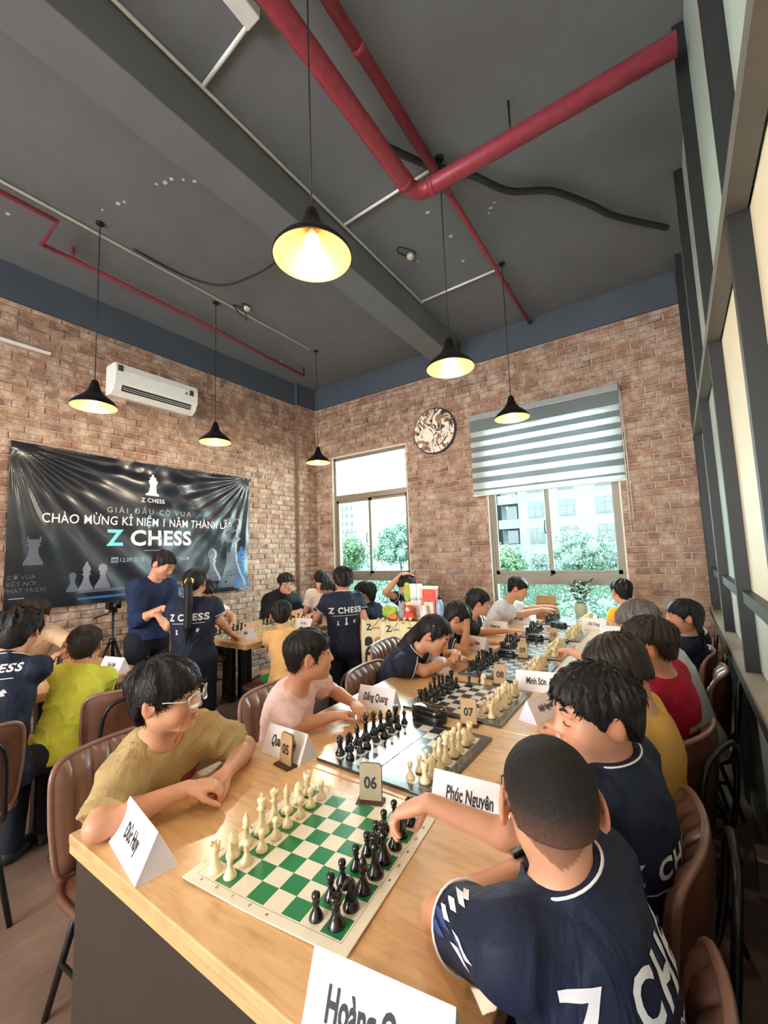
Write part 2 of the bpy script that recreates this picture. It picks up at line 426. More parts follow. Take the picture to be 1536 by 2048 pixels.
m = MB(); wb2(m, -6.6, 2.31, -0.032, -0.0125, 0.0, 0.07); m.build('baseboard_right', plain('pale_skirting', rgb(150, 138, 118), 0.4), kind='structure')
M_concrete = plain('grey_block', rgb(98, 96, 90), 0.8, var=0.1); M_blocktop = plain('pale_block_top', rgb(226, 206, 176), 0.6)
for i, u in enumerate((-0.02, 1.05, -1.1)):
    t = thing('floor_block', ['grey pale-topped floor block under the partition, nearer of the two behind the chairs', 'grey pale-topped floor block under the partition, farther of the two behind the chairs', 'grey floor block with a pale top under the partition near the bottom right corner'][i], 'block', (0, 0, 0))
    m = MB(); wb2(m, u-0.05, u+0.05, -0.085, -0.034, 0.0, 0.135); m.build('block_body', M_concrete, t)
    m = MB(); wb2(m, u-0.05, u+0.05, -0.085, -0.034, 0.135, 0.15); m.build('block_top', M_blocktop, t)

# ================================================================ pipes, conduits and cables under the ceiling
def collars(parent, pts, r, name='pipe_coupling'):
    for p, d in pts:
        d = Vector(d).normalized(); p = Vector(p); m = MB(); m.tube([p-d*0.018, p+d*0.018], r, 16); m.build(name, M_red, parent)
ZP = 3.80
t = thing('fire_pipe', 'thick red fire pipe turning a right angle below the ceiling', 'pipe', (-1.19, 2.27, ZP))
def rel(o, pts): return [Vector(p)-o.location for p in pts]
arc = [(-1.19+0.1*(1-math.cos(a)), 2.17+0.1*math.sin(a), ZP) for a in np.linspace(0, PI/2, 8)]
m = MB(); m.tube(rel(t, [(-1.19, YR, ZP), (-1.19, 0.6, ZP)]+arc+[(wall_x(2.27)-0.045, 2.27, ZP)]), 0.052, 20); m.build('pipe_run', M_red, t)
collars(t, [(Vector((-1.19, 2.14, ZP))-t.location, (0, 1, 0)), (Vector((-1.06, 2.27, ZP))-t.location, (1, 0, 0))], 0.056)
for y in (0.9,): m = MB(); m.tube(rel(t, [(-1.19, y, ZP+0.05), (-1.19, y, ZC)]), 0.006, 8); m.build('hanger_rod', M_black_metal, t)
m = MB(); m.tube(rel(t, [(-0.55, 2.27, ZP+0.05), (-0.55, 2.27, ZC)]), 0.006, 8); m.build('hanger_rod', M_black_metal, t)
ZS = 3.985
t = thing('sprinkler_pipe', 'thinner red sprinkler pipe running over the thick fire pipe to the back wall', 'pipe', (-1.075, 2.0, ZS))
m = MB(); m.tube(rel(t, [(-1.075, YR, ZS), (-1.075, 2.50, ZS)]), 0.033, 16); m.tube(rel(t, [(-1.075, 2.50, ZS), (-1.075, 2.6, ZS)]), [0.033, 0.018], 16); m.tube(rel(t, [(-1.075, 2.6, ZS), (-1.075, 4.69, ZS)]), 0.018, 14); m.build('pipe_run', M_red, t)
collars(t, [(Vector((-1.075, 1.52, ZS))-t.location, (0, 1, 0)), (Vector((-1.075, 2.5, ZS))-t.location, (0, 1, 0))], 0.036)
collars(t, [(Vector((-1.075, 3.95, ZS))-t.location, (0, 1, 0))], 0.021)
m = MB(); m.tube(rel(t, [(-1.075, 3.95, ZS), (-1.075, 3.95, ZC)]), 0.005, 6); m.build('hanger_rod', M_black_metal, t)
t = thing('sprinkler_pipe', 'thin red sprinkler pipe with a dog-leg high along the left brick wall', 'pipe', (-3.9, 2.5, 3.95))
a = [(-3.50, -1.0, 3.95), (-3.50, 1.05, 3.95), (-3.86, 1.06, 3.95), (-3.86, 1.25, 3.95), (-3.90, 2.6, 3.95), (-3.97, 4.04, 3.93)]
m = MB(); m.tube(rel(t, a), 0.017, 12); m.build('pipe_run', M_red, t)
m = MB(); m.tube(rel(t, [(-3.865, 1.27, 3.95), (-3.86, 1.27, ZC)]), 0.012, 10); m.build('riser', M_red, t)
m = MB(); m.tube(rel(t, [(-3.97, 4.03, 3.93), (-3.97, 4.03, ZC)]), 0.012, 10); m.build('riser', plain('maroon_riser', rgb(90, 34, 44), 0.5), t)
for y in (2.6, 3.6):
    m = MB(); m.lathe([(0.0, 0.0), (0.014, 0.0), (0.01, 0.02), (0.006, 0.04)], Vector((-3.9 if y < 3 else -3.945, y, 3.965))-t.location, 8); m.build('sprinkler_head', plain('brass', rgb(190, 170, 140), 0.3, 0.8), t)
def conduit(label, pts, r=0.011, name='conduit'):
    m = MB(); m.tube(pts, r, 10); return m.build(name, M_white_paint, label=label, cat='conduit')
ZK = ZC-0.013
conduit('long white conduit along the right-hand edge of the ceiling beam', [(-1.905, YR, ZK), (-1.905, 3.69, ZK)])
conduit('long white conduit crossing the ceiling above the left tables', [(-3.50, YR, ZK), (-3.52, 3.69, ZK)])
conduit('short white conduit joining the beam conduit to the white box by the fire pipe', [(-1.893, 1.19, ZK), (-1.44, 1.16, ZK)])
conduit('short white conduit running from the beam conduit under the bend of the red pipe', [(-1.893, 2.40, ZK), (-1.13, 2.38, ZK)])
conduit('short white conduit ending at the black rose of the farthest right lamp', [(-1.893, 3.665, ZK), (-1.10, 3.655, ZK)])
m = MB(); m.box((-1.43, 0.80, ZC-0.03), (0.09, 0.72, 0.06), None, 0.006); m.build('cable_duct', M_white_paint, label='thick white cable duct beside the red fire pipe at the top edge', cat='duct')
hp = [(-1.30, 1.95, 4.0), (-1.11, 2.29, 4.0), (-0.905, 2.55, 4.01), (-0.72, 2.83, 4.0), (-0.48, 3.02, 4.01), (-0.27, 3.30, 4.0), (-0.12, 3.55, 4.0), (0.22, 3.95, 4.0)]
m = MB(); pp = smooth_path(hp, 26); m.tube(pp, [0.021+0.003*(i % 2) for i in range(len(pp))], 10); m.build('corrugated_hose', M_black_rubber, label='black corrugated hose snaking across the ceiling to the right wall', cat='hose')
m = MB(); m.tube(smooth_path([(-3.44, 1.55, 4.02), (-3.40, 1.95, 4.0), (-3.22, 2.21, 3.97), (-2.9, 2.32, 3.99), (-2.62, 2.36, 4.03), (-2.4, 2.36, 4.045)], 8), 0.009, 8); m.build('ceiling_cable', M_black_rubber, label='black cable sagging from the left conduit towards the beam', cat='cable')
M_dot = plain('flaked_white_paint', rgb(206, 204, 198), 0.8)
def patch(x, y, s, label, i):
    rg = random.Random(i); pts = [(x+s*rg.uniform(0.7, 1.1)*math.cos(a), y+s*0.8*rg.uniform(0.7, 1.1)*math.sin(a)) for a in np.linspace(0, 2*PI, 9)[:-1]]
    m = MB(); m.prism(pts, 0.0015, Matrix.Translation((0, 0, ZC-0.0016))); o = m.build('paint_chip', M_dot, ceiling)
for i, (x, y, s) in enumerate([(-1.31, 2.70, 0.018), (-1.27, 3.03, 0.022), (-1.31, 3.37, 0.018), (-1.64, 3.13, 0.014), (-2.45, 1.55, 0.012), (-2.49, 1.50, 0.016), (-2.54, 1.45, 0.013), (-2.60, 1.40, 0.018), (-2.66, 1.39, 0.02), (-2.72, 1.36, 0.014), (-3.05, 1.3, 0.014), (-3.1, 1.28, 0.02), (-3.25, 1.24, 0.012), (-3.84, 0.85, 0.02), (-0.9, 2.95, 0.016), (-0.86, 2.92, 0.013), (-0.93, 2.99, 0.011)]): patch(x, y, s, '', i)
def detector(x, y, label, down):
    t = thing('ceiling_sensor', label, 'sensor', (x, y, ZC))
    m = MB(); m.lathe([(0.032, 0), (0.034, -0.012), (0.028, -0.03), (0.02, -0.034)], (0, 0, -0.0005), 16); m.build('sensor_body', plain('cream_sensor', rgb(214, 206, 190), 0.4), t)
    m = MB(); m.tube(smooth_path([(0.03, 0.0, -0.004), (0.065, -0.02, -0.02), (0.045, -0.10, -0.03), (-0.01, -0.17, -0.03) if not down else (0.03, -0.02, -0.16), (-0.05, -0.13, -0.025), (-0.03, -0.02, -0.01)], 8), 0.006, 8); m.build('loose_cable', M_black_rubber, t)
detector(-1.655, 3.02, 'small cream sensor with a looped black cable beside the beam on the ceiling', False)
detector(-3.42, 2.66, 'small cream sensor with a hanging black cable by the left conduit', True)
m = MB(); m.b2((XL+0.017, 0.6, 3.33), (XL+0.045, 1.33, 3.355)); m.build('wall_conduit', M_white_paint, label='short white conduit on the brick wall left of the air conditioner', cat='conduit')

# ================================================================ pendant lamps
def shade_out():
    b = NB('lamp_shade_black'); b.base(rgb(30, 27, 25)).set(Roughness=0.35, Metallic=0.4); return b.m
M_shade = shade_out()
M_shade_in = plain('lamp_shade_gold_lining', rgb(150, 104, 40), 0.5, var=0.02)
b = NB('bulb_glow'); b.base((1, 0.9, 0.7, 1)); b.p.inputs['Emission Color'].default_value = (1.0, 0.80, 0.50, 1); b.p.inputs['Emission Strength'].default_value = 5; M_bulb = b.m
M_gold = plain('brass_cap', rgb(180, 150, 90), 0.3, 0.9)
def pendant(x, y, label, z=2.592, power=8.0):
    t = thing('pendant_lamp', label, 'lamp', (x, y, z), 0, 'pendant lamps')
    out = [(0.152, 0.0), (0.150, 0.012), (0.128, 0.040), (0.096, 0.068), (0.066, 0.095), (0.044, 0.125), (0.030, 0.165), (0.022, 0.195), (0.010, 0.207)]
    inn = [(r-0.004, zz-0.001) for r, zz in out[:-1]]
    m = MB(); m.lathe(out, seg=40, cap0=False); m.lathe([(0.152, 0.0), (0.148, -0.001)], seg=40, cap0=False, cap1=False); m.build('lamp_shade', M_shade, t)
    m = MB(); m.lathe([(0.148, -0.001)]+inn[1:6], seg=40, cap0=False, cap1=True); m.build('shade_lining', M_shade_in, t)
    m = MB(); m.tube([(0, 0, 0.205), (0, 0, ZC-z-0.012)], 0.0035, 6); m.build('cord', M_black_rubber, t)
    m = MB(); m.lathe([(0.008, -0.016), (0.028, -0.012), (0.03, 0)], (0, 0, ZC-z-0.001), 20); m.build('ceiling_rose', M_black_metal, t)
    m = MB(); m.lathe([(0.004, 0.028), (0.02, 0.033), (0.03, 0.05), (0.031, 0.065), (0.024, 0.084), (0.014, 0.097)], seg=16); m.build('bulb', M_bulb, t)
    m = MB(); m.lathe([(0.014, 0.096), (0.015, 0.122)], seg=12); m.build('bulb_socket', M_gold, t)
    ld = bpy.data.lights.new('bulb_light', 'POINT'); ld.energy = power; ld.color = (1.0, 0.86, 0.66); ld.shadow_soft_size = 0.035
    l = bpy.data.objects.new('bulb_light', ld); C.objects.link(l); l.parent = t; l.location = (0, 0, -0.065)
pendant(-1.036, 1.11, 'large glowing black pendant lamp hanging nearest the camera over the long table')
pendant(-1.037, 2.35, 'glowing black pendant lamp hanging before the end of the beam, second over the long table')
pendant(-1.036, 3.62, 'glowing black pendant lamp in front of the striped blind')
pendant(-3.40, 1.285, 'black pendant lamp beside the air conditioner on the left')
pendant(-3.60, 2.415, 'black pendant lamp hanging above the right end of the dark banner')
pendant(-3.505, 3.785, 'black pendant lamp in the corner by the narrow window')
for x in (-1.036, -3.45):  # unseen pendants, added to fill the room from behind the camera
    for y, w_ in ((-0.15, 'first'), (-1.4, 'second'), (-2.65, 'third')): pendant(x, y, 'unseen pendant lamp added for fill behind the camera, '+w_+' over the '+('long table side' if x > -2 else 'left wall side'))

# ================================================================ air conditioner
t = thing('air_conditioner', 'white wall-mounted air conditioner on the brick wall above the dark banner', 'air conditioner', (XL+0.02, 2.215, 3.24))
prof = [(0, -0.14), (0.10, -0.155), (0.165, -0.12), (0.205, -0.04), (0.215, 0.08), (0.20, 0.145), (0.16, 0.155), (0, 0.155)]
Mx = Matrix(((1, 0, 0, 0), (0, 0, 1, -0.425), (0, 1, 0, 0), (0, 0, 0, 1)))
m = MB(); m.prism(prof, 0.85, Mx); m.build('casing', M_plastic_white, t)
m = MB(); nn = Vector((0.08, 0, -0.04)).normalized()
m.add([(0.168+0.004, -0.36, -0.117), (0.168+0.004, 0.36, -0.117), (0.195, 0.36, -0.062), (0.195, -0.36, -0.062)], [(0, 1, 2, 3)]); m.build('air_slot', M_black_plastic, t)
for k in range(2):
    m = MB(); m.box((0.181+k*0.008, 0, -0.10+k*0.017), (0.012, 0.70, 0.004), Matrix.Rotation(0.5, 3, 'Y').to_4x4()); m.build('louvre', M_plastic_white, t)
m = MB(); m.box((0.222, 0.345, 0.06), (0.002, 0.045, 0.06)); m.build('energy_label', plain('dark_label', rgb(60, 78, 60), 0.4), t)
m = MB(); m.box((0.214, 0.29, 0.045), (0.004, 0.03, 0.03)); m.build('round_label', plain('blue_label', rgb(120, 150, 220), 0.4), t)
m = MB(); m.box((0.213, -0.385, 0.095), (0.012, 0.045, 0.06)); m.build('corner_label', plain('olive_label', rgb(70, 68, 48), 0.4), t)

# ================================================================ blind and round picture on the back wall
t = thing('zebra_blind', 'half-lowered roller blind with grey and translucent stripes over the wide window', 'blind', (-1.07, YB-0.02, 3.03))
def blind_mat(name, col, tr):
    b = NB(name); b.t.nodes.remove(b.p)
    d = b.n('ShaderNodeBsdfDiffuse'); d.inputs[0].default_value = col; t2 = b.n('ShaderNodeBsdfTranslucent'); t2.inputs[0].default_value = col
    mx = b.n('ShaderNodeMixShader'); mx.inputs[0].default_value = 0.5; b.l(d.outputs[0], mx.inputs[1]); b.l(t2.outputs[0], mx.inputs[2])
    tp = b.n('ShaderNodeBsdfTransparent'); m2 = b.n('ShaderNodeMixShader'); m2.inputs[0].default_value = tr
    b.l(mx.outputs[0], m2.inputs[1]); b.l(tp.outputs[0], m2.inputs[2]); b.l(m2.outputs[0], b.o.inputs[0]); return b.m
M_bl_dense = blind_mat('blind_dense_stripe', rgb(150, 158, 162), 0.0); M_bl_sheer = blind_mat('blind_sheer_stripe', rgb(235, 245, 246), 0.45)
m = MB(); m.b2((-0.80, -0.065, -0.045), (0.80, -0.004, 0.03), 0.01); m.build('head_rail', plain('grey_head_rail', rgb(150, 152, 154), 0.4), t)
z = -0.045; k = 0
hs = [0.13] + [0.062, 0.062]*5 + [0.075, 0.025, 0.04]
for h in hs:
    m = MB(); m.b2((-0.79, -0.03, z-h), (0.79, -0.0285, z)); m.build('sheer_stripe' if k % 2 else 'dense_stripe', M_bl_sheer if k % 2 else M_bl_dense, t); z -= h; k += 1
m = MB(); m.b2((-0.795, -0.04, z-0.022), (0.795, -0.018, z), 0.004); m.build('bottom_rail', plain('pale_bottom_rail', rgb(206, 208, 206), 0.4), t)
for dx in (0.0, 0.028):
    m = MB(); m.tube([(0.80+dx*0.4, -0.05, -0.01), (0.80+dx, -0.05, -1.47+dx)], 0.0035, 6); m.build('bead_chain', M_white_paint, t)
t = thing('round_picture', 'round glossy wall picture with mottled brown and pale print between the windows', 'picture', (-2.345, YB-0.03, 2.98))
Mr = Matrix.Rotation(PI/2, 4, 'X')
m = MB(); m.lathe([(0.30, 0.0), (0.30, 0.022), (0.285, 0.03)], seg=48, M=Mr); m.build('frame_disc', plain('dark_disc', rgb(60, 56, 60), 0.4), t)
b = NB('mottled_print'); co = b.coord('Object')
v = b.n('ShaderNodeTexVoronoi'); v.inputs['Scale'].default_value = 9; 
nn_ = b.n('ShaderNodeTexNoise'); nn_.inputs['Scale'].default_value = 6; nn_.inputs['Detail'].default_value = 4; nn_.inputs['Distortion'].default_value = 1.2; b.l(co, nn_.inputs['Vector'])
b.l(nn_.outputs[1], v.inputs['Vector']); v.inputs['Scale'].default_value = 7
c = b.ramp(v.outputs['Color'], [(0.0, rgb(60, 54, 58)), (0.3, rgb(150, 116, 92)), (0.42, rgb(226, 206, 182)), (0.60, rgb(120, 96, 84)), (0.68, rgb(240, 230, 214)), (0.85, rgb(120, 140, 150))], 'CONSTANT')
b.base(c).set(Roughness=0.25)
m = MB(); m.lathe([(0.284, 0.0305), (0.0, 0.0307)], seg=48, M=Mr, cap0=False, cap1=False); m.build('print', b.m, t)
# ================================================================ outside the windows
M_ground_out = plain('pale_road', rgb(67, 74, 73), 0.9, var=0.05, scale=0.3)
m = MB(); m.b2((-160, 9, -8.2), (80, 170, -8.0)); m.build('ground_outside', M_ground_out, kind='structure')
M_leaf = plain('pale_leaves', rgb(63, 86, 58), 0.7, var=0.45, scale=2.5, co='Object')
M_leaf2 = plain('blue_green_leaves', rgb(61, 83, 70), 0.7, var=0.4, scale=2.5, co='Object')
M_bark = plain('bark', rgb(47, 42, 34), 0.9)
def leaf_cloud(rg, cs, rr, n, smin, smax, squash=1.0):
    V = []; F = []
    k = rg.integers(len(cs), size=n); d = rg.normal(size=(n, 3)); d /= np.linalg.norm(d, axis=1)[:, None]
    P = cs[k]+d*(rr[k]*rg.uniform(0.6, 1.2, n))[:, None]*np.array([1, 1, squash])
    a = rg.normal(size=(n, 3)); a /= np.linalg.norm(a, axis=1)[:, None]; b_ = np.cross(a, d+0.3*rg.normal(size=(n, 3))); b_ /= np.linalg.norm(b_, axis=1)[:, None]+1e-6; s = rg.uniform(smin, smax, n)[:, None]
    V = np.stack([P-a*s, P+b_*s*0.6, P+a*s, P-b_*s*0.6], 1).reshape(-1, 3); F = np.arange(n*4).reshape(n, 4); return V, F
def tree(x, y, z, r, label, mat, seed, n=8000):
    rg = np.random.default_rng(seed)
    t = thing('tree', label, 'tree', (x, y, -8.0), 0, 'trees outside')
    m = MB(); m.tube([(0, 0, 0), (0.1, 0, (z+8)*0.55), (0, 0.1, z+8-r*0.3)], [r*0.09, r*0.07, r*0.02], 8); m.build('trunk', M_bark, t)
    cs = rg.normal(size=(40, 3)); cs /= np.linalg.norm(cs, axis=1)[:, None]; cs = cs*r*rg.uniform(0.35, 0.75, 40)[:, None]*np.array([1.0, 1.0, 0.8]); rr = rg.uniform(0.20, 0.36, 40)*r
    V, F = leaf_cloud(rg, cs+np.array([0, 0, z+8]), rr, n, r*0.022, r*0.055)
    link('leaves', np_mesh('leaves', V, F, mat, False), t)['kind'] = 'stuff'
    q = MB()
    for k in range(40):
        q.lathe([(0.05*rr[k], -0.55*rr[k]), (0.42*rr[k], -0.4*rr[k]), (0.55*rr[k], 0), (0.42*rr[k], 0.4*rr[k]), (0.05*rr[k], 0.55*rr[k])], cs[k]+np.array([0, 0, z+8]), 7)
    cr = q.build('crown', mat, t)
tr = [(-20.6, 25, 1.2, 2.2, 1), (-15.6, 25, 1.9, 2.2, 0), (-8.3, 25, 0.4, 1.9, 1), (-4.0, 25.5, 1.0, 1.9, 0), (0.4, 25, 1.1, 1.9, 0), (-17.0, 18.5, -1.9, 1.9, 1), (-12.4, 18.5, -1.8, 1.9, 0), (-6.9, 18, -1.7, 1.7, 1), (-2.9, 18, -1.6, 1.7, 0)]
wh = ['bright green tree at the left of the narrow window', 'blue green tree at the right of the narrow window', 'bright green tree at the left of the wide window', 'pale tree under the upper windows of the far block, in the right pane', 'pale tree at the right edge of the wide window', 'low green tree in the left of the lower narrow pane', 'low blue green tree beside the brick pier in the lower narrow pane', 'low green tree behind the person in pale grey, lower wide pane', 'low pale tree behind the potted plant, lower wide pane']
for i, (x, y, z, r, g) in enumerate(tr): tree(x, y, z, r, wh[i], M_leaf if g else M_leaf2, 100+i)
rg = np.random.default_rng(9); n_ = 70
cs = np.stack([np.linspace(-34, 10, n_), 33+rg.uniform(-1.5, 1.5, n_), -1.4+rg.uniform(-0.8, 1.4, n_)], 1); V, F = leaf_cloud(rg, cs, rg.uniform(1.2, 2.0, n_), 22000, 0.06, 0.14, 1.3)
o = link('treeline', np_mesh('treeline', V, F, M_leaf2, False), label='long band of pale green foliage behind the trees outside', cat='foliage', kind='stuff')
m = MB(); m.b2((-40, 37.5, -8), (14, 38, -1.0)); m.build('garden_wall', plain('garden_wall_green', rgb(54, 73, 58), 0.9), kind='structure')
M_conc = plain('pale_facade', rgb(78, 86, 89), 0.8, var=0.03, scale=0.2)
M_conc2 = plain('grey_rough_facade', rgb(55, 63, 68), 0.9, var=0.12, scale=2.0)
M_winf = plain('facade_window_frame', rgb(38, 45, 46), 0.5)
M_wing = plain('facade_window_glass', rgb(21, 26, 29), 0.15)
def facade_windows(t, xs, zs, y, w, h):
    for z in zs:
        for x in xs:
            m = MB(); m.b2((x-w/2-0.1, y-0.12, z-0.1), (x+w/2+0.1, y+0.05, z+h+0.1)); fr = m.build('window', M_winf, t)
            for sx in (-1, 1):
                for q in (0, 1):
                    m = MB(); m.b2((x+sx*w/4-w/4+0.06, y-0.16, z+q*h*0.6+0.05), (x+sx*w/4+w/4-0.06, y-0.119, z+(h*0.58 if q == 0 else h-0.05))); m.build('pane', M_wing, fr)
t = thing('apartment_building', 'pale grey apartment block with square windows filling the right pane of the wide window', 'building', (0, 0, 0))
m = MB(); m.b2((-14.3, 50, -8), (4, 60, 40)); m.build('wall', M_conc, t)
facade_windows(t, (-12.3, -8.9, -5.1, -1.4), [-1.0+3.0*k for k in range(7)], 50, 1.5, 1.6)
t = thing('apartment_building', 'stepped grey apartment block with balconies in the left pane of the wide window', 'building', (0, 0, 0))
m = MB(); m.b2((-17.0, 52, -8), (-14.35, 60, 40)); m.build('wall', M_conc2, t)
m = MB(); m.b2((-20.6, 51, -8), (-18.2, 60, 40)); m.build('stair_tower', M_conc2, t)
for k in range(8):
    m = MB(); m.b2((-16.9, 50.4, -2.2+3*k), (-14.4, 52, -1.1+3*k)); bl = m.build('balcony', M_conc, t)
    m = MB(); m.b2((-16.3, 51.8, -1.0+3*k), (-15.0, 52.02, 0.6+3*k)); m.build('balcony_door', M_wing, bl)
    m = MB(); m.b2((-23.0, 51.5, -2.0+3*k), (-20.7, 53, -1.0+3*k)); m.build('balcony', M_conc, t)
t = thing('tower_block', 'faint distant tower block at the left edge of the narrow window', 'building', (0, 0, 0))
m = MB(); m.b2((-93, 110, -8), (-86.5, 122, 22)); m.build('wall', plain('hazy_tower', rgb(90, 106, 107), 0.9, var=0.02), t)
for k in range(9):
    for j in range(3):
        m = MB(); m.b2((-92.3+j*2.1, 109.8, -2+2.6*k), (-91.1+j*2.1, 110.05, -0.6+2.6*k)); m.build('window', M_winf, t)
# ================================================================ tables
def oak(name, c0, c1, rough, coat, ax=(1, 1, 1)):
    b = NB(name); co = b.coord('Position', ax)
    g = b.noise(7, 5, 0.6, co, 0.6)
    c = b.ramp(g, [(0.28, c0), (0.52, c1), (0.75, tuple(min(1, x*1.12) for x in c1[:3])+(1,))])
    b.base(c).set(Roughness=rough, Coat_Weight=coat, Coat_Roughness=0.2); b.bump(b.noise(24, 4, 0.6, co), 0.03, 0.003); return b.m
M_oak = oak('oak_top', rgb(200, 152, 100), rgb(222, 178, 124), 0.32, 1.0, (1.2, 7, 1))
M_oak2 = oak('oak_top_back', rgb(196, 146, 96), rgb(218, 172, 118), 0.32, 0.4, (1.2, 7, 1))
M_ply = oak('ply_edge', rgb(190, 140, 92), rgb(214, 168, 116), 0.45, 0.1, (1, 1, 30))
M_base = plain('brown_laminate', rgb(50, 39, 31), 0.5, var=0.1, scale=6)
TZ = 0.75
def cafe_table(label, x0, x1, y0, y1, group, near=False):
    t = thing('cafe_table', label, 'table', ((x0+x1)/2, (y0+y1)/2, 0), 0, group)
    w, d = x1-x0, y1-y0
    m = MB(); m.box((0, 0, TZ-0.012), (w, d, 0.024), None, 0.003); m.build('table_top', M_oak if near is not None else M_oak2, t)
    m = MB(); e = 0.002
    m.b2((-w/2+e, -d/2+e, TZ-0.046), (w/2-e, d/2-e, TZ-0.0245)); m.build('edge_band', M_ply, t)
    if near:
        for sx in (-1, 1):
            m = MB(); m.b2((sx*(w/2-0.05)-0.014, -d/2+0.018, 0), (sx*(w/2-0.05)+0.014, d/2-0.03, TZ-0.0465)); m.build('side_panel', M_base, t)
        m = MB(); m.b2((-w/2+0.042, -d/2+0.004, 0), (w/2-0.042, -d/2+0.0175, TZ-0.0465)); m.build('front_panel', M_base, t)
        m = MB(); m.b2((-0.47, -d/2-0.0005, 0.16), (-0.40, -d/2+0.0039, 0.28), 0.001); so = m.build('socket_plate', plain('grey_socket', rgb(140, 128, 116), 0.5), t)
    else:
        for sx in (-1, 1):
            for sy in (-1, 1):
                m = MB(); m.b2((sx*(w/2-0.07)-0.03, sy*(d/2-0.06)-0.03, 0), (sx*(w/2-0.07)+0.03, sy*(d/2-0.06)+0.03, TZ-0.0465), 0.004); m.build('leg', M_black_metal, t)
        m = MB(); m.b2((-w/2+0.1, -0.02, TZ-0.09), (w/2-0.1, 0.02, TZ-0.0465)); m.build('apron', M_black_metal, t)
    return t
wt = ['oak table nearest the camera with a dark brown front panel', 'oak table second along the long row, under the glossy reflecting board', 'oak table third along the long row, under the crisp black and white board', 'oak table fourth along the long row, between the long-haired girl and the red tee', 'oak table fifth along the long row, under the reaching hand', 'oak table sixth along the long row towards the wide window', 'oak table at the window end of the long row, under the potted plant']
for k in range(7): cafe_table(wt[k], -1.352, -0.272, 0.485+0.575*k+0.001, 0.485+0.575*(k+1)-0.001, 'long table row', k == 0)
cafe_table('oak table at the near end of the back-left row beside the standing pair', -3.86, -2.885, 2.22, 2.80, 'back-left tables', None)
cafe_table('oak table at the far end of the back-left row near the pilaster', -3.86, -2.885, 2.804, 3.40, 'back-left tables', None)
cafe_table('oak table at the left edge of the picture behind the boy in lime yellow', -3.98, -2.90, 0.86, 1.44, 'front-left tables', None)
cafe_table('oak table cut off by the left edge, beside the boy in the navy print polo', -3.98, -2.90, 0.275, 0.856, 'front-left tables', None)

# ================================================================ chairs
def leather(name, c, rough=0.34):
    b = NB(name); co = b.coord('Object')
    cc = b.ramp(b.noise(14, 4, 0.6, co), [(0.3, tuple(x*0.82 for x in c[:3])+(1,)), (0.7, tuple(min(1, x*1.1) for x in c[:3])+(1,))])
    b.base(cc).set(Roughness=rough, Coat_Weight=0.25, Coat_Roughness=0.2); b.bump(b.noise(160, 3, 0.6, co), 0.12, 0.002); return b.m
M_leather = leather('brown_leather', rgb(122, 84, 71), 0.36); M_leather_b = leather('brown_leather_shell', rgb(98, 58, 42), 0.3)
M_pipe = leather('leather_piping', rgb(136, 96, 80), 0.4)
def squircle(a, b, n=7.0):
    """unit square grid point to rounded square"""
    m = max(abs(a), abs(b))
    if m < 1e-6: return 0.0, 0.0
    l = (abs(a/m)**n+abs(b/m)**n)**(-1/n)
    return a*l, b*l
BW, BH = 0.225, 0.185            # half width, half height of the back
def back_pt(a, b, side):
    u, v = squircle(a, b)
    x = u*BW*(1-0.06*max(0, -v)); z = 0.612+v*BH
    y = -0.205 + 0.050*u*u*1.0 - 0.035*(v+1)*0.5*1.2         # wraps forward at the ends, leans back to the top
    e = (1-max(abs(a), abs(b))**6)
    if side > 0:
        ch = abs(math.sin(PI*(u*3.5+0.5)))
        y += 0.022*e + 0.024*(ch**0.45)*(e**0.5)*(1 if abs(v) < 2 else 0)
    else: y -= 0.020*e + 0.004
    return Vector((x, y, z))
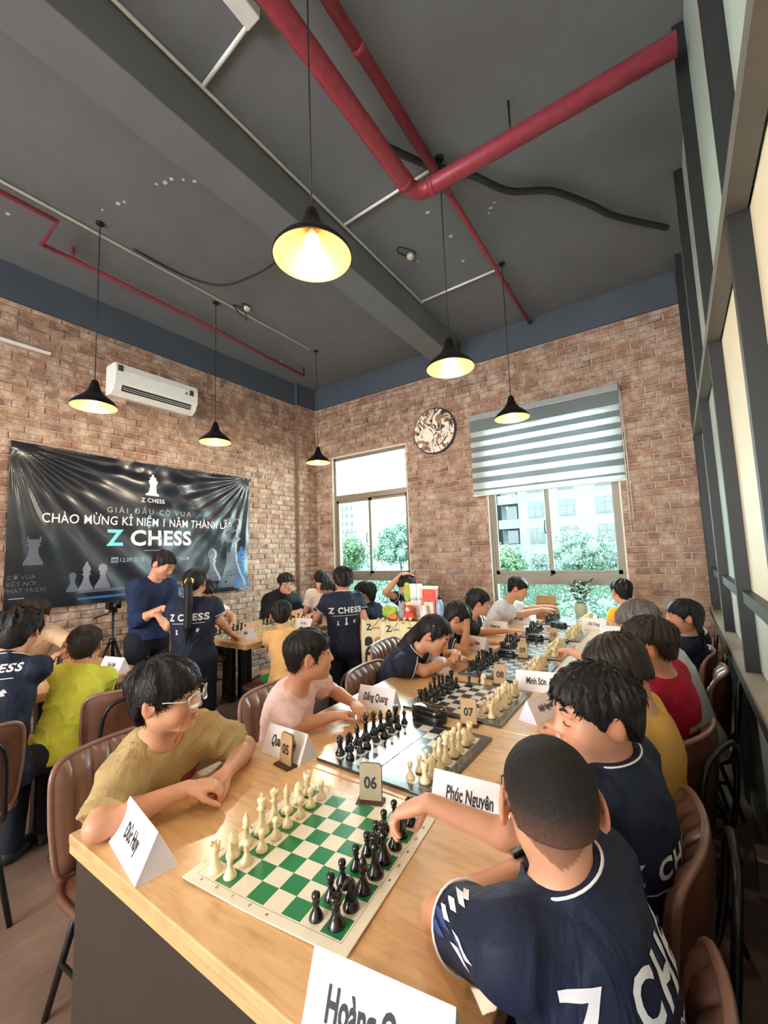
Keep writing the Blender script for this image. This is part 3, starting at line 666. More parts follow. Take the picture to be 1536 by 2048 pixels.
def make_chair(label, cat='chair'):
    t = thing('leather_chair', label, cat, (0, 0, 0), 0, 'brown channelled leather chairs')
    nu, nv = 84, 12
    m = MB(); m.grid(lambda s, q: back_pt(2*s-1, 2*q-1, 1), nu, nv); 
    # flip so it faces forward
    m.F = [q[::-1] for q in m.F]; m.build('backrest', M_leather, t)
    m = MB(); m.grid(lambda s, q: back_pt(2*s-1, 2*q-1, -1), 24, 12)
    rim = [(a, 1) for a in np.linspace(-1, 1, 30)]+[(1, b) for b in np.linspace(1, -1, 20)]+[(a, -1) for a in np.linspace(1, -1, 30)]+[(-1, b) for b in np.linspace(-1, 1, 20)]
    m.build('back_shell', M_leather_b, t)
    m = MB(); pts = [(back_pt(a, b, 1)+back_pt(a, b, -1))/2 for a, b in rim]
    pts = [p for i, p in enumerate(pts) if i == 0 or (p-pts[i-1]).length > 1e-4]; m.tube(pts[:-1], 0.0095, 8, closed=True); m.build('piping', M_pipe, t)
    m = MB()
    def seat(s, q):
        a, b = 2*s-1, 2*q-1; u, v = squircle(a, b, 4); e = 1-max(abs(a), abs(b))**5
        return Vector((u*0.225, 0.015+v*0.215, 0.425+0.032*e))
    m.grid(seat, 20, 20); m.grid(lambda s, q: (lambda p: Vector((p.x, p.y, 0.424-(p.z-0.425)*0.9)))(seat(1-s, q)), 12, 12)
    rim2 = [seat(a, 0) for a in np.linspace(0, 1, 16)]+[seat(1, b) for b in np.linspace(0, 1, 16)]+[seat(a, 1) for a in np.linspace(1, 0, 16)]+[seat(0, b) for b in np.linspace(1, 0, 16)]
    rim2 = [p for i, p in enumerate(rim2) if i == 0 or (p-rim2[i-1]).length > 1e-4]
    m.tube(rim2[:-1], 0.014, 8, closed=True); m.build('seat', M_leather_b, t)
    for sx in (-1, 1):
        m = MB(); m.tube([(sx*0.14, 0.15, 0.405), (sx*0.185, 0.20, 0.0)], [0.012, 0.010], 10); m.build('leg', M_black_metal, t)
        m = MB(); m.tube([(sx*0.14, -0.13, 0.405), (sx*0.20, -0.235, 0.0)], [0.012, 0.010], 10); m.build('leg', M_black_metal, t)
    m = MB(); m.tube(smooth_path([(-0.15, -0.10, 0.395), (-0.165, -0.225, 0.42), (-0.16, -0.262, 0.52), (-0.145, -0.285, 0.70), (-0.08, -0.296, 0.765), (0.08, -0.296, 0.765), (0.145, -0.285, 0.70), (0.16, -0.262, 0.52), (0.165, -0.225, 0.42), (0.15, -0.10, 0.395)], 5), 0.0095, 8); m.build('back_frame', M_black_metal, t)
    for (p, q) in (((-0.165, 0.0, 0.16), (0.165, 0.0, 0.16)),):
        m = MB(); m.tube([(-0.172, 0.185, 0.17), (-0.178, -0.19, 0.17)], 0.008, 8); m.tube([(0.172, 0.185, 0.17), (0.178, -0.19, 0.17)], 0.008, 8); m.tube([(-0.175, 0.0, 0.17), (0.175, 0.0, 0.17)], 0.008, 8); m.build('stretcher', M_black_metal, t)
    return t
chair0 = make_chair('brown channelled leather chair behind the boy in khaki')
used = [0]
def chair(bx, by, face, label):
    """bx, by: where the middle of the backrest stands; face: heading in degrees, 0 = +x"""
    o = chair0 if used[0] == 0 else copy_tree(chair0); used[0] = 1
    a = math.radians(face); rz = a-PI/2; d = Vector((math.cos(a), math.sin(a)))
    o.location = (bx+d.x*0.215, by+d.y*0.215, 0); o.rotation_euler = (0, 0, rz); o['label'] = label
    return o
chair(-1.76, 0.79, 2, 'brown channelled leather chair behind the boy in khaki')
chair(-1.72, 1.50, -2, 'brown channelled leather chair behind the boy in pale pink')
chair(-1.50, 1.98, 5, 'empty brown leather chair pushed close to the long table, beyond the pale pink tee')
chair(-1.79, 2.60, 6, 'empty brown leather chair standing in front of the printed tote bags')
chair(-1.72, 3.30, 0, 'brown leather chair behind the boy in the black tee by the long table')
chair(-1.66, 4.02, 0, 'brown leather chair behind the boy in the white shirt')
chair(-0.015, 1.24, 178, 'brown leather chair seen edge-on behind the navy polo boy with the fringe')
chair(0.02, 1.83, 158, 'brown leather chair turned outwards behind the boy in mustard yellow')
chair(0.165, 2.74, 172, 'brown leather chair shining with stripes of light behind the boy in red, by the partition')
chair(0.150, 3.20, 176, 'brown leather chair with bright striped highlights beside the navy polo girl')
chair(0.16, 3.85, 176, 'brown leather chair farthest along the partition, behind the girl with plaits')
chair(-0.02, 0.72, 172, 'brown leather chair under the close-cropped boy in the foreground')
chair(-2.37, 1.13, 164, 'brown leather chair seen from behind, under the boy in lime yellow')
chair(-2.36, 0.445, 176, 'brown leather chair cut by the left edge, behind the navy print polo boy')
chair(-4.26, 2.62, 0, 'brown leather chair against the brick wall under the right end of the banner')
chair(-2.55, 2.52, 205, 'brown leather chair under the boy in the orange tee at the back-left row')

# ================================================================ chess sets
def piece_mat(name, c, rough):
    b = NB(name); b.base(c).set(Roughness=rough, Coat_Weight=0.3, Coat_Roughness=0.12)
    if c[0] > 0.3: b.p.inputs['Subsurface Weight'].default_value = 0.0
    return b.m
M_pw = piece_mat('cream_chess_plastic', rgb(236, 216, 172), 0.32); M_pb = piece_mat('black_chess_plastic', rgb(18, 18, 20), 0.22)
PROF = {
 'pawn': [(0.014, 0), (0.0145, 0.004), (0.012, 0.009), (0.0105, 0.012), (0.0062, 0.020), (0.0048, 0.028), (0.0075, 0.0305), (0.005, 0.033), (0.0078, 0.037), (0.0088, 0.041), (0.0078, 0.046), (0.004, 0.0495), (0.0005, 0.0505)],
 'rook': [(0.0165, 0), (0.017, 0.005), (0.0142, 0.010), (0.012, 0.014), (0.0085, 0.022), (0.0076, 0.036), (0.0115, 0.041), (0.0085, 0.043), (0.0115, 0.047), (0.0118, 0.057), (0.0085, 0.057), (0.0085, 0.052), (0.0005, 0.052)],
 'bishop': [(0.0165, 0), (0.017, 0.005), (0.014, 0.010), (0.0115, 0.014), (0.0072, 0.024), (0.0055, 0.038), (0.0105, 0.042), (0.006, 0.045), (0.0085, 0.051), (0.0090, 0.055), (0.0068, 0.062), (0.0028, 0.0675), (0.0036, 0.070), (0.0026, 0.0728), (0.0004, 0.0735)],
 'queen': [(0.0182, 0), (0.0188, 0.005), (0.0155, 0.011), (0.0125, 0.016), (0.0080, 0.028), (0.0060, 0.050), (0.0125, 0.055), (0.0066, 0.058), (0.0080, 0.066), (0.0125, 0.077), (0.0095, 0.0785), (0.006, 0.0805), (0.0034, 0.082), (0.0036, 0.0845), (0.0004, 0.0865)],
 'king': [(0.0188, 0), (0.0195, 0.005), (0.0158, 0.011), (0.0128, 0.016), (0.0082, 0.029), (0.0064, 0.054), (0.0130, 0.059), (0.0070, 0.062), (0.0082, 0.070), (0.0120, 0.080), (0.0105, 0.083), (0.0045, 0.0845), (0.0020, 0.086)],
 'knight': [(0.0165, 0), (0.017, 0.005), (0.0142, 0.010), (0.0125, 0.014), (0.0112, 0.017), (0.0115, 0.0185)],
}
HORSE = [(-0.0105, 0.018), (0.0095, 0.018), (0.0098, 0.024), (0.0062, 0.031), (0.0045, 0.036), (0.0088, 0.0355), (0.0140, 0.0335), (0.0165, 0.0355), (0.0168, 0.040), (0.0125, 0.0470), (0.0095, 0.0515), (0.0068, 0.0535), (0.0060, 0.0580), (0.0040, 0.0555), (0.0010, 0.0565), (0.0, 0.0595), (-0.0025, 0.0550), (-0.0075, 0.0500), (-0.0112, 0.0420), (-0.0122, 0.0320)]
def piece_mesh(kind, mat, seg):
    m = MB(); m.lathe(PROF[kind], seg=seg)
    if kind == 'rook':
        for k in range(6):
            A = k*PI/3; m.box((0.0101*math.cos(A), 0.0101*math.sin(A), 0.0585), (0.0036, 0.006, 0.005), Matrix.Rotation(A, 4, 'Z'))
    if kind == 'queen':
        for k in range(9): m.lathe([(0.0004, 0), (0.0022, 0.0015), (0.0004, 0.004)], (0.0108*math.cos(k*0.698), 0.0108*math.sin(k*0.698), 0.0765), 6)
    if kind == 'king':
        m.box((0, 0, 0.0915), (0.003, 0.003, 0.012), None, 0.0006); m.box((0, 0, 0.0925), (0.010, 0.003, 0.003), None, 0.0006)
    if kind == 'knight':
        n = len(HORSE); c = Vector((sum(p[0] for p in HORSE)/n, 0, sum(p[1] for p in HORSE)/n)); V = []
        for (sc, yy) in ((0.72, -0.0078), (1.0, -0.0045), (1.0, 0.0045), (0.72, 0.0078)):
            for (x, z) in HORSE: V.append(Vector((c.x+(x-c.x)*(sc if z > 0.02 else 1), yy*(1.25 if z < 0.03 else 1.0), c.z+(z-c.z)*(sc if z > 0.02 else 1))))
        F = [tuple(range(n)), tuple(range(3*n, 4*n))[::-1]]
        for r in range(3): F += [(r*n+i, (r+1)*n+i, (r+1)*n+(i+1) % n, r*n+(i+1) % n) for i in range(n)]
        m.add(V, F, False)
    return m.mesh('chess_'+kind, mat)
PM = {(k, c, q): piece_mesh(k, M_pw if c == 'cream' else M_pb, 20 if q else 10) for k in PROF for c in ('cream', 'black') for q in (0, 1)}
FILES = ['nearer rook', 'nearer knight', 'nearer bishop', 'king', 'queen', 'farther bishop', 'farther knight', 'farther rook']
KIND = ['rook', 'knight', 'bishop', 'king', 'queen', 'bishop', 'knight', 'rook']
def board_mat(name, dark, light, border, half, sq, rough, coat):
    b = NB(name); co = b.coord('Object'); sep = b.n('ShaderNodeSeparateXYZ'); b.l(co, sep.inputs[0])
    ck = b.n('ShaderNodeTexChecker'); ck.inputs['Scale'].default_value = 1.0; ck.inputs[1].default_value = dark; ck.inputs[2].default_value = light
    mp = b.n('ShaderNodeMapping'); mp.inputs['Scale'].default_value = (1/sq, 1/sq, 0); mp.inputs['Location'].default_value = (8.0001, 8.0001, 0.5); b.l(co, mp.inputs[0]); b.l(mp.outputs[0], ck.inputs[0])
    def mask(i, lim):
        a = b.n('ShaderNodeMath', operation='ABSOLUTE'); b.l(sep.outputs[i], a.inputs[0])
        c = b.n('ShaderNodeMath', operation='LESS_THAN'); c.inputs[1].default_value = lim; b.l(a.outputs[0], c.inputs[0]); return c.outputs[0]
    def both(lim):
        m_ = b.n('ShaderNodeMath', operation='MULTIPLY'); b.l(mask(0, lim), m_.inputs[0]); b.l(mask(1, lim), m_.inputs[1]); return m_.outputs[0]
    c = b.mix(both(half), border, ck.outputs[0])
    li = b.mix(both(half+0.0045), border, tuple(x*0.45 for x in border[:3])+(1,) if border[0] > 0.3 else rgb(190, 190, 190))
    li2 = b.mix(both(half+0.0030), li, border)
    c = b.mix(both(half), li2, ck.outputs[0])
    b.base(c).set(Roughness=rough, Coat_Weight=coat, Coat_Roughness=0.17); b.bump(b.noise(30, 3, 0.5, co), 0.03, 0.003)
    return b.m
M_bgreen = board_mat('green_cream_board', rgb(34, 128, 76), rgb(238, 226, 204), rgb(238, 228, 204), 0.188, 0.047, 0.34, 0.5)
M_bgloss = board_mat('black_white_board', rgb(46, 48, 52), rgb(226, 226, 222), rgb(44, 44, 46), 0.192, 0.048, 0.22, 1.0)
M_bfar = board_mat('grey_white_board', rgb(92, 102, 112), rgb(230, 232, 232), rgb(70, 78, 88), 0.192, 0.048, 0.22, 1.0)
M_felt = plain('board_edge', rgb(28, 26, 26), 0.6)
def chess_set(cx, cy, ang, mat, half, sq, name, white_side, near, missing=(), moved=None, folding=True, blab=None):
    """white_side -1: the cream men stand on the -x side"""
    c, s = math.cos(ang), math.sin(ang)
    t = thing('chess_board', blab or name, 'chess board', (cx, cy, TZ), ang, 'chess boards')
    th = 0.010 if folding else 0.003
    if folding:
        for sx in (-1, 1):
            m = MB(); m.b2((sx*0.001 if sx > 0 else -half, -half, 0.0), (half if sx > 0 else -0.001, half, th), 0.0015); h = m.build('board_half', mat, t)
    else:
        m = MB()
        def sheet(u, v):
            x, y = (2*u-1)*half, (2*v-1)*half; lift = 0.010*max(0, -x/half*0.6-y/half*0.6-0.55)**1.5+0.006*max(0, x/half*0.7-y/half*0.7-0.6)
            return Vector((x, y, th+lift))
        m.grid(sheet, 30, 30); q = len(m.V); m.grid(lambda u, v: sheet(1-u, v)-Vector((0, 0, 0.0028)), 30, 30)
        rim = [sheet(k/30, 0) for k in range(31)]+[sheet(1, k/30) for k in range(1, 31)]+[sheet(1-k/30, 1) for k in range(1, 31)]+[sheet(0, 1-k/30) for k in range(1, 30)]
        m.tube([p-Vector((0, 0, 0.0014)) for p in rim], 0.0014, 6, closed=True)
        m.build('board_sheet', mat, t)
    if near:
        mt = M_ink if mat == M_bgreen else M_tick
        hb = half-0.012
        for k in range(8):
            q = (k-3.5)*sq
            for (bx, by, ch) in ((q, -hb, 'abcdefgh'[k]), (q, hb, 'abcdefgh'[k]), (hb, q, str(k+1)), (-hb, q, str(k+1))):
                if mat == M_bgreen or bx in (hb, -hb): text_obj('coordinate_mark', ch, mt, Matrix.Translation((bx, by, th+0.0006 if folding else th+0.0128*max(0, -bx/half*0.6-by/half*0.6-0.55)+0.0012)), 0.012, t, bold=0.01)
    def put(kind, col, file, rank, lab, jig=0.003):
        lx = (3.5-rank)*sq*(-1)*(-1) if False else 0
        x = (rank-3.5)*sq*(1 if white_side < 0 else -1); y = (file-3.5)*sq
        x += random.uniform(-jig, jig); y += random.uniform(-jig, jig)
        o = link('chess_'+kind, PM[(kind, col, 1 if near else 0)], None, (cx+x*c-y*s, cy+x*s+y*c, TZ+th+0.0003), (0, 0, 0))
        facing = (0 if white_side < 0 else PI) if col == 'cream' else (PI if white_side < 0 else 0)
        o.rotation_euler = (0, 0, ang+facing+(random.uniform(-0.35, 0.35) if kind == 'knight' else random.uniform(-0.6, 0.6)))
        o['label'] = lab; o['category'] = 'chess piece'; o['group'] = 'chessmen on the '+name
    moved = moved or {}
    for k in range(8):
        for col, r0_, r1_ in (('cream', 0, 1), ('black', 7, 6)):
            fl = FILES[k]
            if (col, 'b', k) not in missing: put(KIND[k], col, k, moved.get((col, 'b', k), r0_), f'{col} {fl} on the {name}')
            if (col, 'p', k) not in missing: put('pawn', col, k, moved.get((col, 'p', k), r1_), f'{col} pawn in front of the {fl}, on the {name}')
M_ink = plain('printed_ink', rgb(24, 22, 24), 0.6, var=0); M_tick = plain('printed_grey', rgb(170, 170, 170), 0.5, var=0)
chess_set(-0.752, 0.790, math.radians(6), M_bgreen, 0.213, 0.047, 'green board nearest the camera', -1, True, folding=False, blab='green and cream roll-up chess board on the nearest table', missing=())
chess_set(-0.822, 1.320, math.radians(-1.5), M_bgloss, 0.226, 0.048, 'second board along the long table', 1, True, blab='glossy folding chess board lying behind the 06 number stand', moved={('black', 'p', 7): 6})
chess_set(-0.822, 1.880, 0.0, M_bgloss, 0.226, 0.048, 'third board along the long table', 1, True, blab='black and white folding chess board lying behind the 07 number stand', moved={('black', 'p', 7): 5})
chess_set(-0.815, 2.455, 0.01, M_bfar, 0.226, 0.048, 'fourth board along the long table', 1, False, blab='grey and white chess board behind the 08 number stand')
chess_set(-0.815, 2.990, 0.0, M_bfar, 0.226, 0.048, 'fifth board along the long table', 1, False, blab='grey and white chess board fifth along the table, under the reaching hand', moved={('black', 'p', 7): 4, ('black', 'p', 6): 5})
chess_set(-0.805, 3.580, 0.0, M_bfar, 0.226, 0.048, 'sixth board along the long table', 1, False, blab='grey and white chess board sixth along the long table', moved={('black', 'p', 7): 4})
chess_set(-0.800, 4.190, 0.0, M_bfar, 0.226, 0.048, 'last board by the potted plant', 1, False, blab='grey and white chess board farthest along the table, by the potted plant')
chess_set(-3.36, 2.50, 0.0, M_bgreen, 0.213, 0.047, 'nearer back-left board', 1, False, folding=False, blab='chess board on the back-left row, beside the standing woman', moved={('black', 'p', 2): 5})
chess_set(-3.36, 3.10, 0.0, M_bgreen, 0.213, 0.047, 'farther back-left board', 1, False, folding=False, blab='chess board on the back-left row, in front of the man in black', moved={('black', 'p', 2): 5})
chess_set(-3.40, 1.02, 0.0, M_bgreen, 0.213, 0.047, 'board at the left edge', 1, False, folding=False, blab='chess board at the left edge in front of the boy in lime yellow')

# ================================================================ folded name cards
M_card = plain('white_card', rgb(238, 232, 232), 0.75, var=0.02); M_card_in = plain('card_inside', rgb(222, 222, 236), 0.8, var=0.02)
def name_card(cx, cy, ang, body, label, w=0.20, h=0.088, dep=0.085, size=0.044, sx=0.56, both=False, gap=0.0):
    """text face looks along local -y when ang = 0"""
    t = thing('name_card', label, 'name card', (cx, cy, TZ), ang, 'folded name cards')
    A = [(-dep/2, 0.0015), (0, h), (dep/2, 0.0015)]; th = 0.0012
    m = MB()
    for (p, q) in ((A[0], A[1]), (A[1], A[2])):
        d = Vector((q[0]-p[0], q[1]-p[1])).normalized(); n = Vector((-d.y, d.x))
        V = [Vector((x, p[0]+n.x*o, p[1]+n.y*o)) for x in (-w/2, w/2) for o in (0, -th)]+[Vector((x, q[0]+n.x*o, q[1]+n.y*o)) for x in (-w/2, w/2) for o in (0, -th)]
        m.add(V, [(0, 1, 3, 2), (4, 6, 7, 5), (0, 4, 5, 1), (2, 3, 7, 6), (0, 2, 6, 4), (1, 5, 7, 3)])
    m.b2((-w/2, -dep/2, 0.0002), (w/2, dep/2, 0.0014)); m.build('folded_card', M_card, t)
    if gap >= 0:
        for sx_ in (-1, 1):
            m = MB(); x = sx_*(w/2-0.001); m.add([(x, -dep/2+0.001, 0.001), (x, dep/2-0.001, 0.001), (x, 0, h-0.001)], [(0, 1, 2)]); m.add([(x-sx_*0.001, -dep/2+0.001, 0.001), (x-sx_*0.001, dep/2-0.001, 0.001), (x-sx_*0.001, 0, h-0.001)], [(0, 2, 1)]); m.build('end_flap', M_card_in, t)
    up = Vector((0, dep/2, h-0.0015)).normalized(); nrm = Vector((0, -up.z, up.y))
    for s in ((1, -1) if both else (1,)):
        ctr = Vector((0, -s*dep/4, h/2))+Vector((0, nrm.y*s, nrm.z))*0.0012
        tm = text_mesh(body.replace('Đ', 'D'), size, bold=0.03, sx=sx)
        if 'Đ' in body:                      # the bar of the barred D
            bm = bmesh.new(); bm.from_mesh(tm); x0 = min(v.co.x for v in bm.verts); y0 = 0.0*size
            bm.faces.new([bm.verts.new((x0+a*size*sx, y0+b_*size, 0.0002)) for a, b_ in ((-0.07, 0.00), (0.26, 0.00), (0.26, 0.07), (-0.07, 0.07))]); bm.to_mesh(tm); bm.free()
        tm.materials.clear(); tm.materials.append(M_ink); tm.transform(frame(ctr, (s, 0, 0), (0, up.y*s, up.z)))
        for q in tm.polygons: q.material_index = 0
        link('lettering', tm, t)
    return t
name_card(-1.108, 0.552, math.radians(-10), 'Đức Huy', 'white folded card standing on the near left corner of the table beside a bare elbow', 0.215, 0.092, 0.09)
name_card(-1.175, 1.085, math.radians(-1), 'Quang Minh', 'white folded card directly behind the 05 number stand', 0.20)
name_card(-1.155, 1.615, math.radians(4), 'Đăng Quang', 'white folded card by the fist of the boy in pale pink', 0.19)
name_card(-1.195, 2.255, math.radians(-18), 'Chí Anh', 'white folded card in front of the girl resting her chin on her arms', 0.19, size=0.034)
name_card(-1.175, 2.865, math.radians(-15), 'Hoàng Bách', 'white folded card behind the clasped hands of the girl', 0.18, size=0.032)
name_card(-1.255, 3.52, math.radians(-8), 'Quang Anh', 'white folded card in front of the boy in the black tee', 0.20, size=0.036)
name_card(-1.205, 4.00, math.radians(-12), 'Minh Khang', 'white folded card in front of the boy in the white shirt', 0.20, size=0.036)
name_card(-0.590, 2.18, math.radians(9), 'Minh Sơn', 'white folded card at the right end of the board behind stand 08', 0.195)
name_card(-0.490, 1.85, math.radians(72), 'Nhật Nguyên', 'white folded card turned sideways beside the right edge of the 07 board', 0.20, size=0.032)
name_card(-0.490, 1.105, math.radians(3), 'Phúc Nguyên', 'white folded card behind the reaching forearm, close to stand 06', 0.215)
name_card(-0.392, 0.530, math.radians(8.5), 'Hoàng Quân', 'white folded card at the bottom edge of the picture', 0.225, 0.10, 0.09, 0.054)
name_card(-0.555, 3.93, math.radians(-10), 'Đức Trọng', 'white folded card at the right of the last boards, before the boy in yellow', 0.19, size=0.034)
name_card(-0.37, 3.43, math.radians(4), 'Vỹ Anh', 'white folded card with a printed chess pawn, beside the hair coloured grey for glare', 0.16, 0.12, 0.08, size=0.03)
name_card(-3.03, 1.31, math.radians(12), 'Tuấn Kiệt', 'white folded card on the corner of the front-left table behind the lime yellow boy', 0.19, size=0.034)
name_card(-3.10, 2.41, math.radians(-14), 'Bảo Nhi', 'white folded card on the near corner of the back-left row', 0.20, size=0.034)
name_card(-3.00, 3.00, math.radians(10), 'Gia Huy', 'white folded card on the back-left row behind the boy in orange', 0.18, size=0.034)

# ================================================================ table number stands
M_wood_tag = plain('plywood_tag', rgb(182, 146, 102), 0.5, var=0.08, scale=30); M_tag_edge = plain('burnt_edge', rgb(70, 40, 24), 0.6)
def number_stand(x, y, ang, body, label, mat=None, w=0.064, h=0.095):
    t = thing('number_stand', label, 'number stand', (x, y, TZ), ang, 'table number stands')
    m = MB(); m.box((0, 0, 0.003), (w+0.014, 0.042, 0.006), None, 0.001); m.build('stand_base', M_tag_edge, t)
    r = 0.012; poly = [(-w/2, 0), (w/2, 0)]+[(w/2-r+r*math.cos(a), h-r+r*math.sin(a)) for a in np.linspace(0, PI/2, 5)]+[(-w/2+r+r*math.cos(a), h-r+r*math.sin(a)) for a in np.linspace(PI/2, PI, 5)]
    M = frame((0, 0.002, 0.006), (1, 0, 0), (0, 0.10, 1))
    m = MB(); m.prism(poly, 0.0035, M); m.build('number_tag', mat or M_wood_tag, t)
    m = MB(); m.prism([(a*1.03, b*1.012) for a, b in poly], 0.003, M @ Matrix.Translation((0, 0, -0.0031))); m.build('tag_back', M_tag_edge, t)
    text_obj('lettering', body, M_ink, M @ Matrix.Translation((0, h*0.46, 0.0042)), 0.042, t, bold=0.03, sx=0.9)
    return t
number_stand(-1.122, 1.020, math.radians(-8), '05', 'small plywood 05 number stand in front of a white folded card')
number_stand(-0.752, 0.999, math.radians(22), '06', 'small plywood 06 number stand at the far edge of the green board', plain('tag_painted_shade', rgb(158, 142, 112), 0.5, var=0.08))  # plywood tag coloured darker and greyer for its back-lit shade
number_stand(-0.715, 1.618, math.radians(14), '07', 'small plywood 07 number stand at the near edge of a black and white board')
number_stand(-0.770, 2.165, math.radians(10), '08', 'small plywood 08 number stand among captured pieces')
number_stand(-0.815, 2.735, math.radians(10), '09', 'small plywood stand beside a black clock, third number along from 07', w=0.06)
number_stand(-0.750, 3.30, math.radians(10), '10', 'small plywood stand beside a black clock, farthest of the number stands', w=0.06)

# ================================================================ clocks and cases on the table
M_blk_gloss = plain('black_glossy_plastic', rgb(16, 16, 17), 0.12, var=0.05, coat=0.6)
def clock_case(x, y, ang, label, w=0.13, d=0.07, h=0.052):
    t = thing('clock_case', label, 'clock case', (x, y, TZ), ang, 'black clock cases')
    def rr(k, z0):
        return [(w/2*k*np.sign(math.cos(a))*abs(math.cos(a))**0.45, d/2*k*np.sign(math.sin(a))*abs(math.sin(a))**0.45) for a in np.linspace(0, 2*PI, 33)[:-1]]
    m = MB(); V = []; F = []
    prof = [(0.90, 0.001), (0.97, 0.006), (1.0, h*0.55), (0.97, h*0.58)]
    for k, z in prof: V += [Vector((a, b, z)) for a, b in rr(k, z)]
    for i in range(len(prof)-1): F += [(i*32+j, i*32+(j+1) % 32, (i+1)*32+(j+1) % 32, (i+1)*32+j) for j in range(32)]
    F += [tuple(range(32))[::-1], tuple(range((len(prof)-1)*32, len(prof)*32))]; m.add(V, F, True); m.build('case_body', plain('black_case', rgb(20, 20, 21), 0.45) if 'M_case' not in globals() else M_case, t)
    m = MB(); V = []; F = []; prof = [(0.98, h*0.60), (0.98, h*0.80), (0.93, h*0.96), (0.80, h)]
    for k, z in prof: V += [Vector((a, b, z)) for a, b in rr(k, z)]
    for i in range(len(prof)-1): F += [(i*32+j, i*32+(j+1) % 32, (i+1)*32+(j+1) % 32, (i+1)*32+j) for j in range(32)]
    F += [tuple(range(32))[::-1], tuple(range((len(prof)-1)*32, len(prof)*32))]; m.add(V, F, True); m.build('case_lid', M_blk_gloss, t)
    return t
M_case = plain('black_case', rgb(20, 20, 21), 0.45)
clock_case(-0.875, 1.585, math.radians(-12), 'large rounded black case with a glossy lid left of the 07 stand', 0.15, 0.085, 0.06)
clock_case(-0.915, 2.715, 0.0, 'small black clock case beside the third number stand from 07', 0.12, 0.06, 0.05)
clock_case(-0.875, 3.285, 0.0, 'small black clock case before the sixth board', 0.12, 0.06, 0.05)
clock_case(-0.83, 3.88, 0.0, 'flat black clock case before the last board by the plant', 0.14, 0.06, 0.05)
for i, (x, y, k, lab) in enumerate([(-0.815, 2.135, 'knight', 'captured cream knight standing left of the 08 number stand'), (-0.84, 2.16, 'pawn', 'captured black pawn left of the 08 number stand')]):
    o = link('chess_'+k, PM[(k, 'cream' if k == 'knight' else 'black', 0)], None, (x-0.035, y, TZ+0.0003)); o['label'] = lab; o['category'] = 'chess piece'
for i, (x, y, rz, lab) in enumerate([(-0.70, 2.155, 0.4, 'captured black rook lying right of the 08 number stand'), (-0.70, 2.725, 1.0, 'captured black bishop lying beside the third number stand'), (-0.66, 3.30, 0.2, 'captured black knight lying beside the farthest number stand')]):
    k = ('rook', 'bishop', 'knight')[i]
    o = link('chess_'+k, PM[(k, 'black', 0)], None, (x, y, TZ+0.0171), (PI/2, 0, rz)); o['label'] = lab; o['category'] = 'chess piece'

# ================================================================ potted plant
t = thing('potted_plant', 'green leafy plant in a pale green pot on the table end by the window', 'plant', (-0.76, 4.585, TZ-0.001))
m = MB(); m.lathe([(0.045, 0.001), (0.055, 0.02), (0.066, 0.07), (0.066, 0.11), (0.060, 0.135), (0.055, 0.135), (0.055, 0.12), (0.002, 0.12)], seg=24); m.build('pot', plain('celadon_pot', rgb(176, 186, 160), 0.35, var=0.05), t)
M_lf = plain('glossy_leaf', rgb(46, 74, 50), 0.35, var=0.3, scale=8); M_stem = plain('green_stem', rgb(96, 128, 80), 0.6)
rg = random.Random(5)
for k in range(9):
    A = k*0.7+rg.uniform(-0.2, 0.2); rad = rg.uniform(0.03, 0.12); hh = rg.uniform(0.10, 0.24)
    top = Vector((rad*math.cos(A), rad*math.sin(A), 0.12+hh)); base = Vector((0.02*math.cos(A), 0.02*math.sin(A), 0.12))
    pth = smooth_path([base, base*0.5+top*0.5+Vector((0, 0, 0.02)), top], 5); m = MB(); m.tube(pth, 0.0025, 6); st = m.build('stem', M_stem, t)
    for q in range(6):
        p = pth[min(len(pth)-1, 2+q*2)] if q < 5 else top; B = A+rg.uniform(-1.6, 1.6); el = rg.uniform(-0.3, 0.9)
        d = Vector((math.cos(B)*math.cos(el), math.sin(B)*math.cos(el), math.sin(el))); L = rg.uniform(0.06, 0.09); sd = d.cross(Vector((0, 0, 1))).normalized(); up = sd.cross(d)
        m = MB(); V = [p, p+d*L*0.35+sd*L*0.24+up*0.004, p+d*L*0.7+sd*L*0.2, p+d*L-up*0.006, p+d*L*0.7-sd*L*0.2, p+d*L*0.35-sd*L*0.24+up*0.004, p+d*L*0.5-up*0.005]
        m.add(V, [(0, 1, 6), (1, 2, 6), (2, 3, 6), (3, 4, 6), (4, 5, 6), (5, 0, 6)], True); m.build('leaf', M_lf, st)

# ================================================================ banner on the left wall
TL, TR, BR, BL = (1.085, 2.495), (3.500, 2.478), (3.452, 1.052), (1.090, 1.085)
def ban_uv(u, v):
    y = (TL[0]*(1-u)+TR[0]*u)*v+(BL[0]*(1-u)+BR[0]*u)*(1-v)
    sag = 0.018*math.sin(PI*u)*(v**2)*1.0
    z = (TL[1]*(1-u)+TR[1]*u)*v+(BL[1]*(1-u)+BR[1]*u)*(1-v)-sag
    return y, z
def ban_x(y, z):
    u = (y-1.087)/2.4; v = (z-1.07)/1.42; w = 0
    for (cu, cv) in ((0, 1), (1, 1)):
        r = math.hypot((u-cu)*1.7, v-cv)+1e-4; a = math.atan2(cv-v, abs(u-cu)*1.7)
        w += 0.012*math.sin(a*30+r*2)*math.exp(-r*1.5)*min(1, r*5)
    w += 0.008*math.sin((v*9+0.9*math.sin(u*4))*PI)*math.exp(-(1-v)*4.5)
    w += 0.005*math.sin((u*7+v*6)*2.2+math.sin(u*11))*(0.4+0.6*v)+0.0025*math.sin(u*37+v*21)
    r = math.hypot((u-0.5)*1.4, v-1.05); w += 0.006*math.sin(12*math.atan2(1.1-v, u-0.5))*math.exp(-r*1.6)
    return max(XL+0.027, XL+0.048+w*1.2)
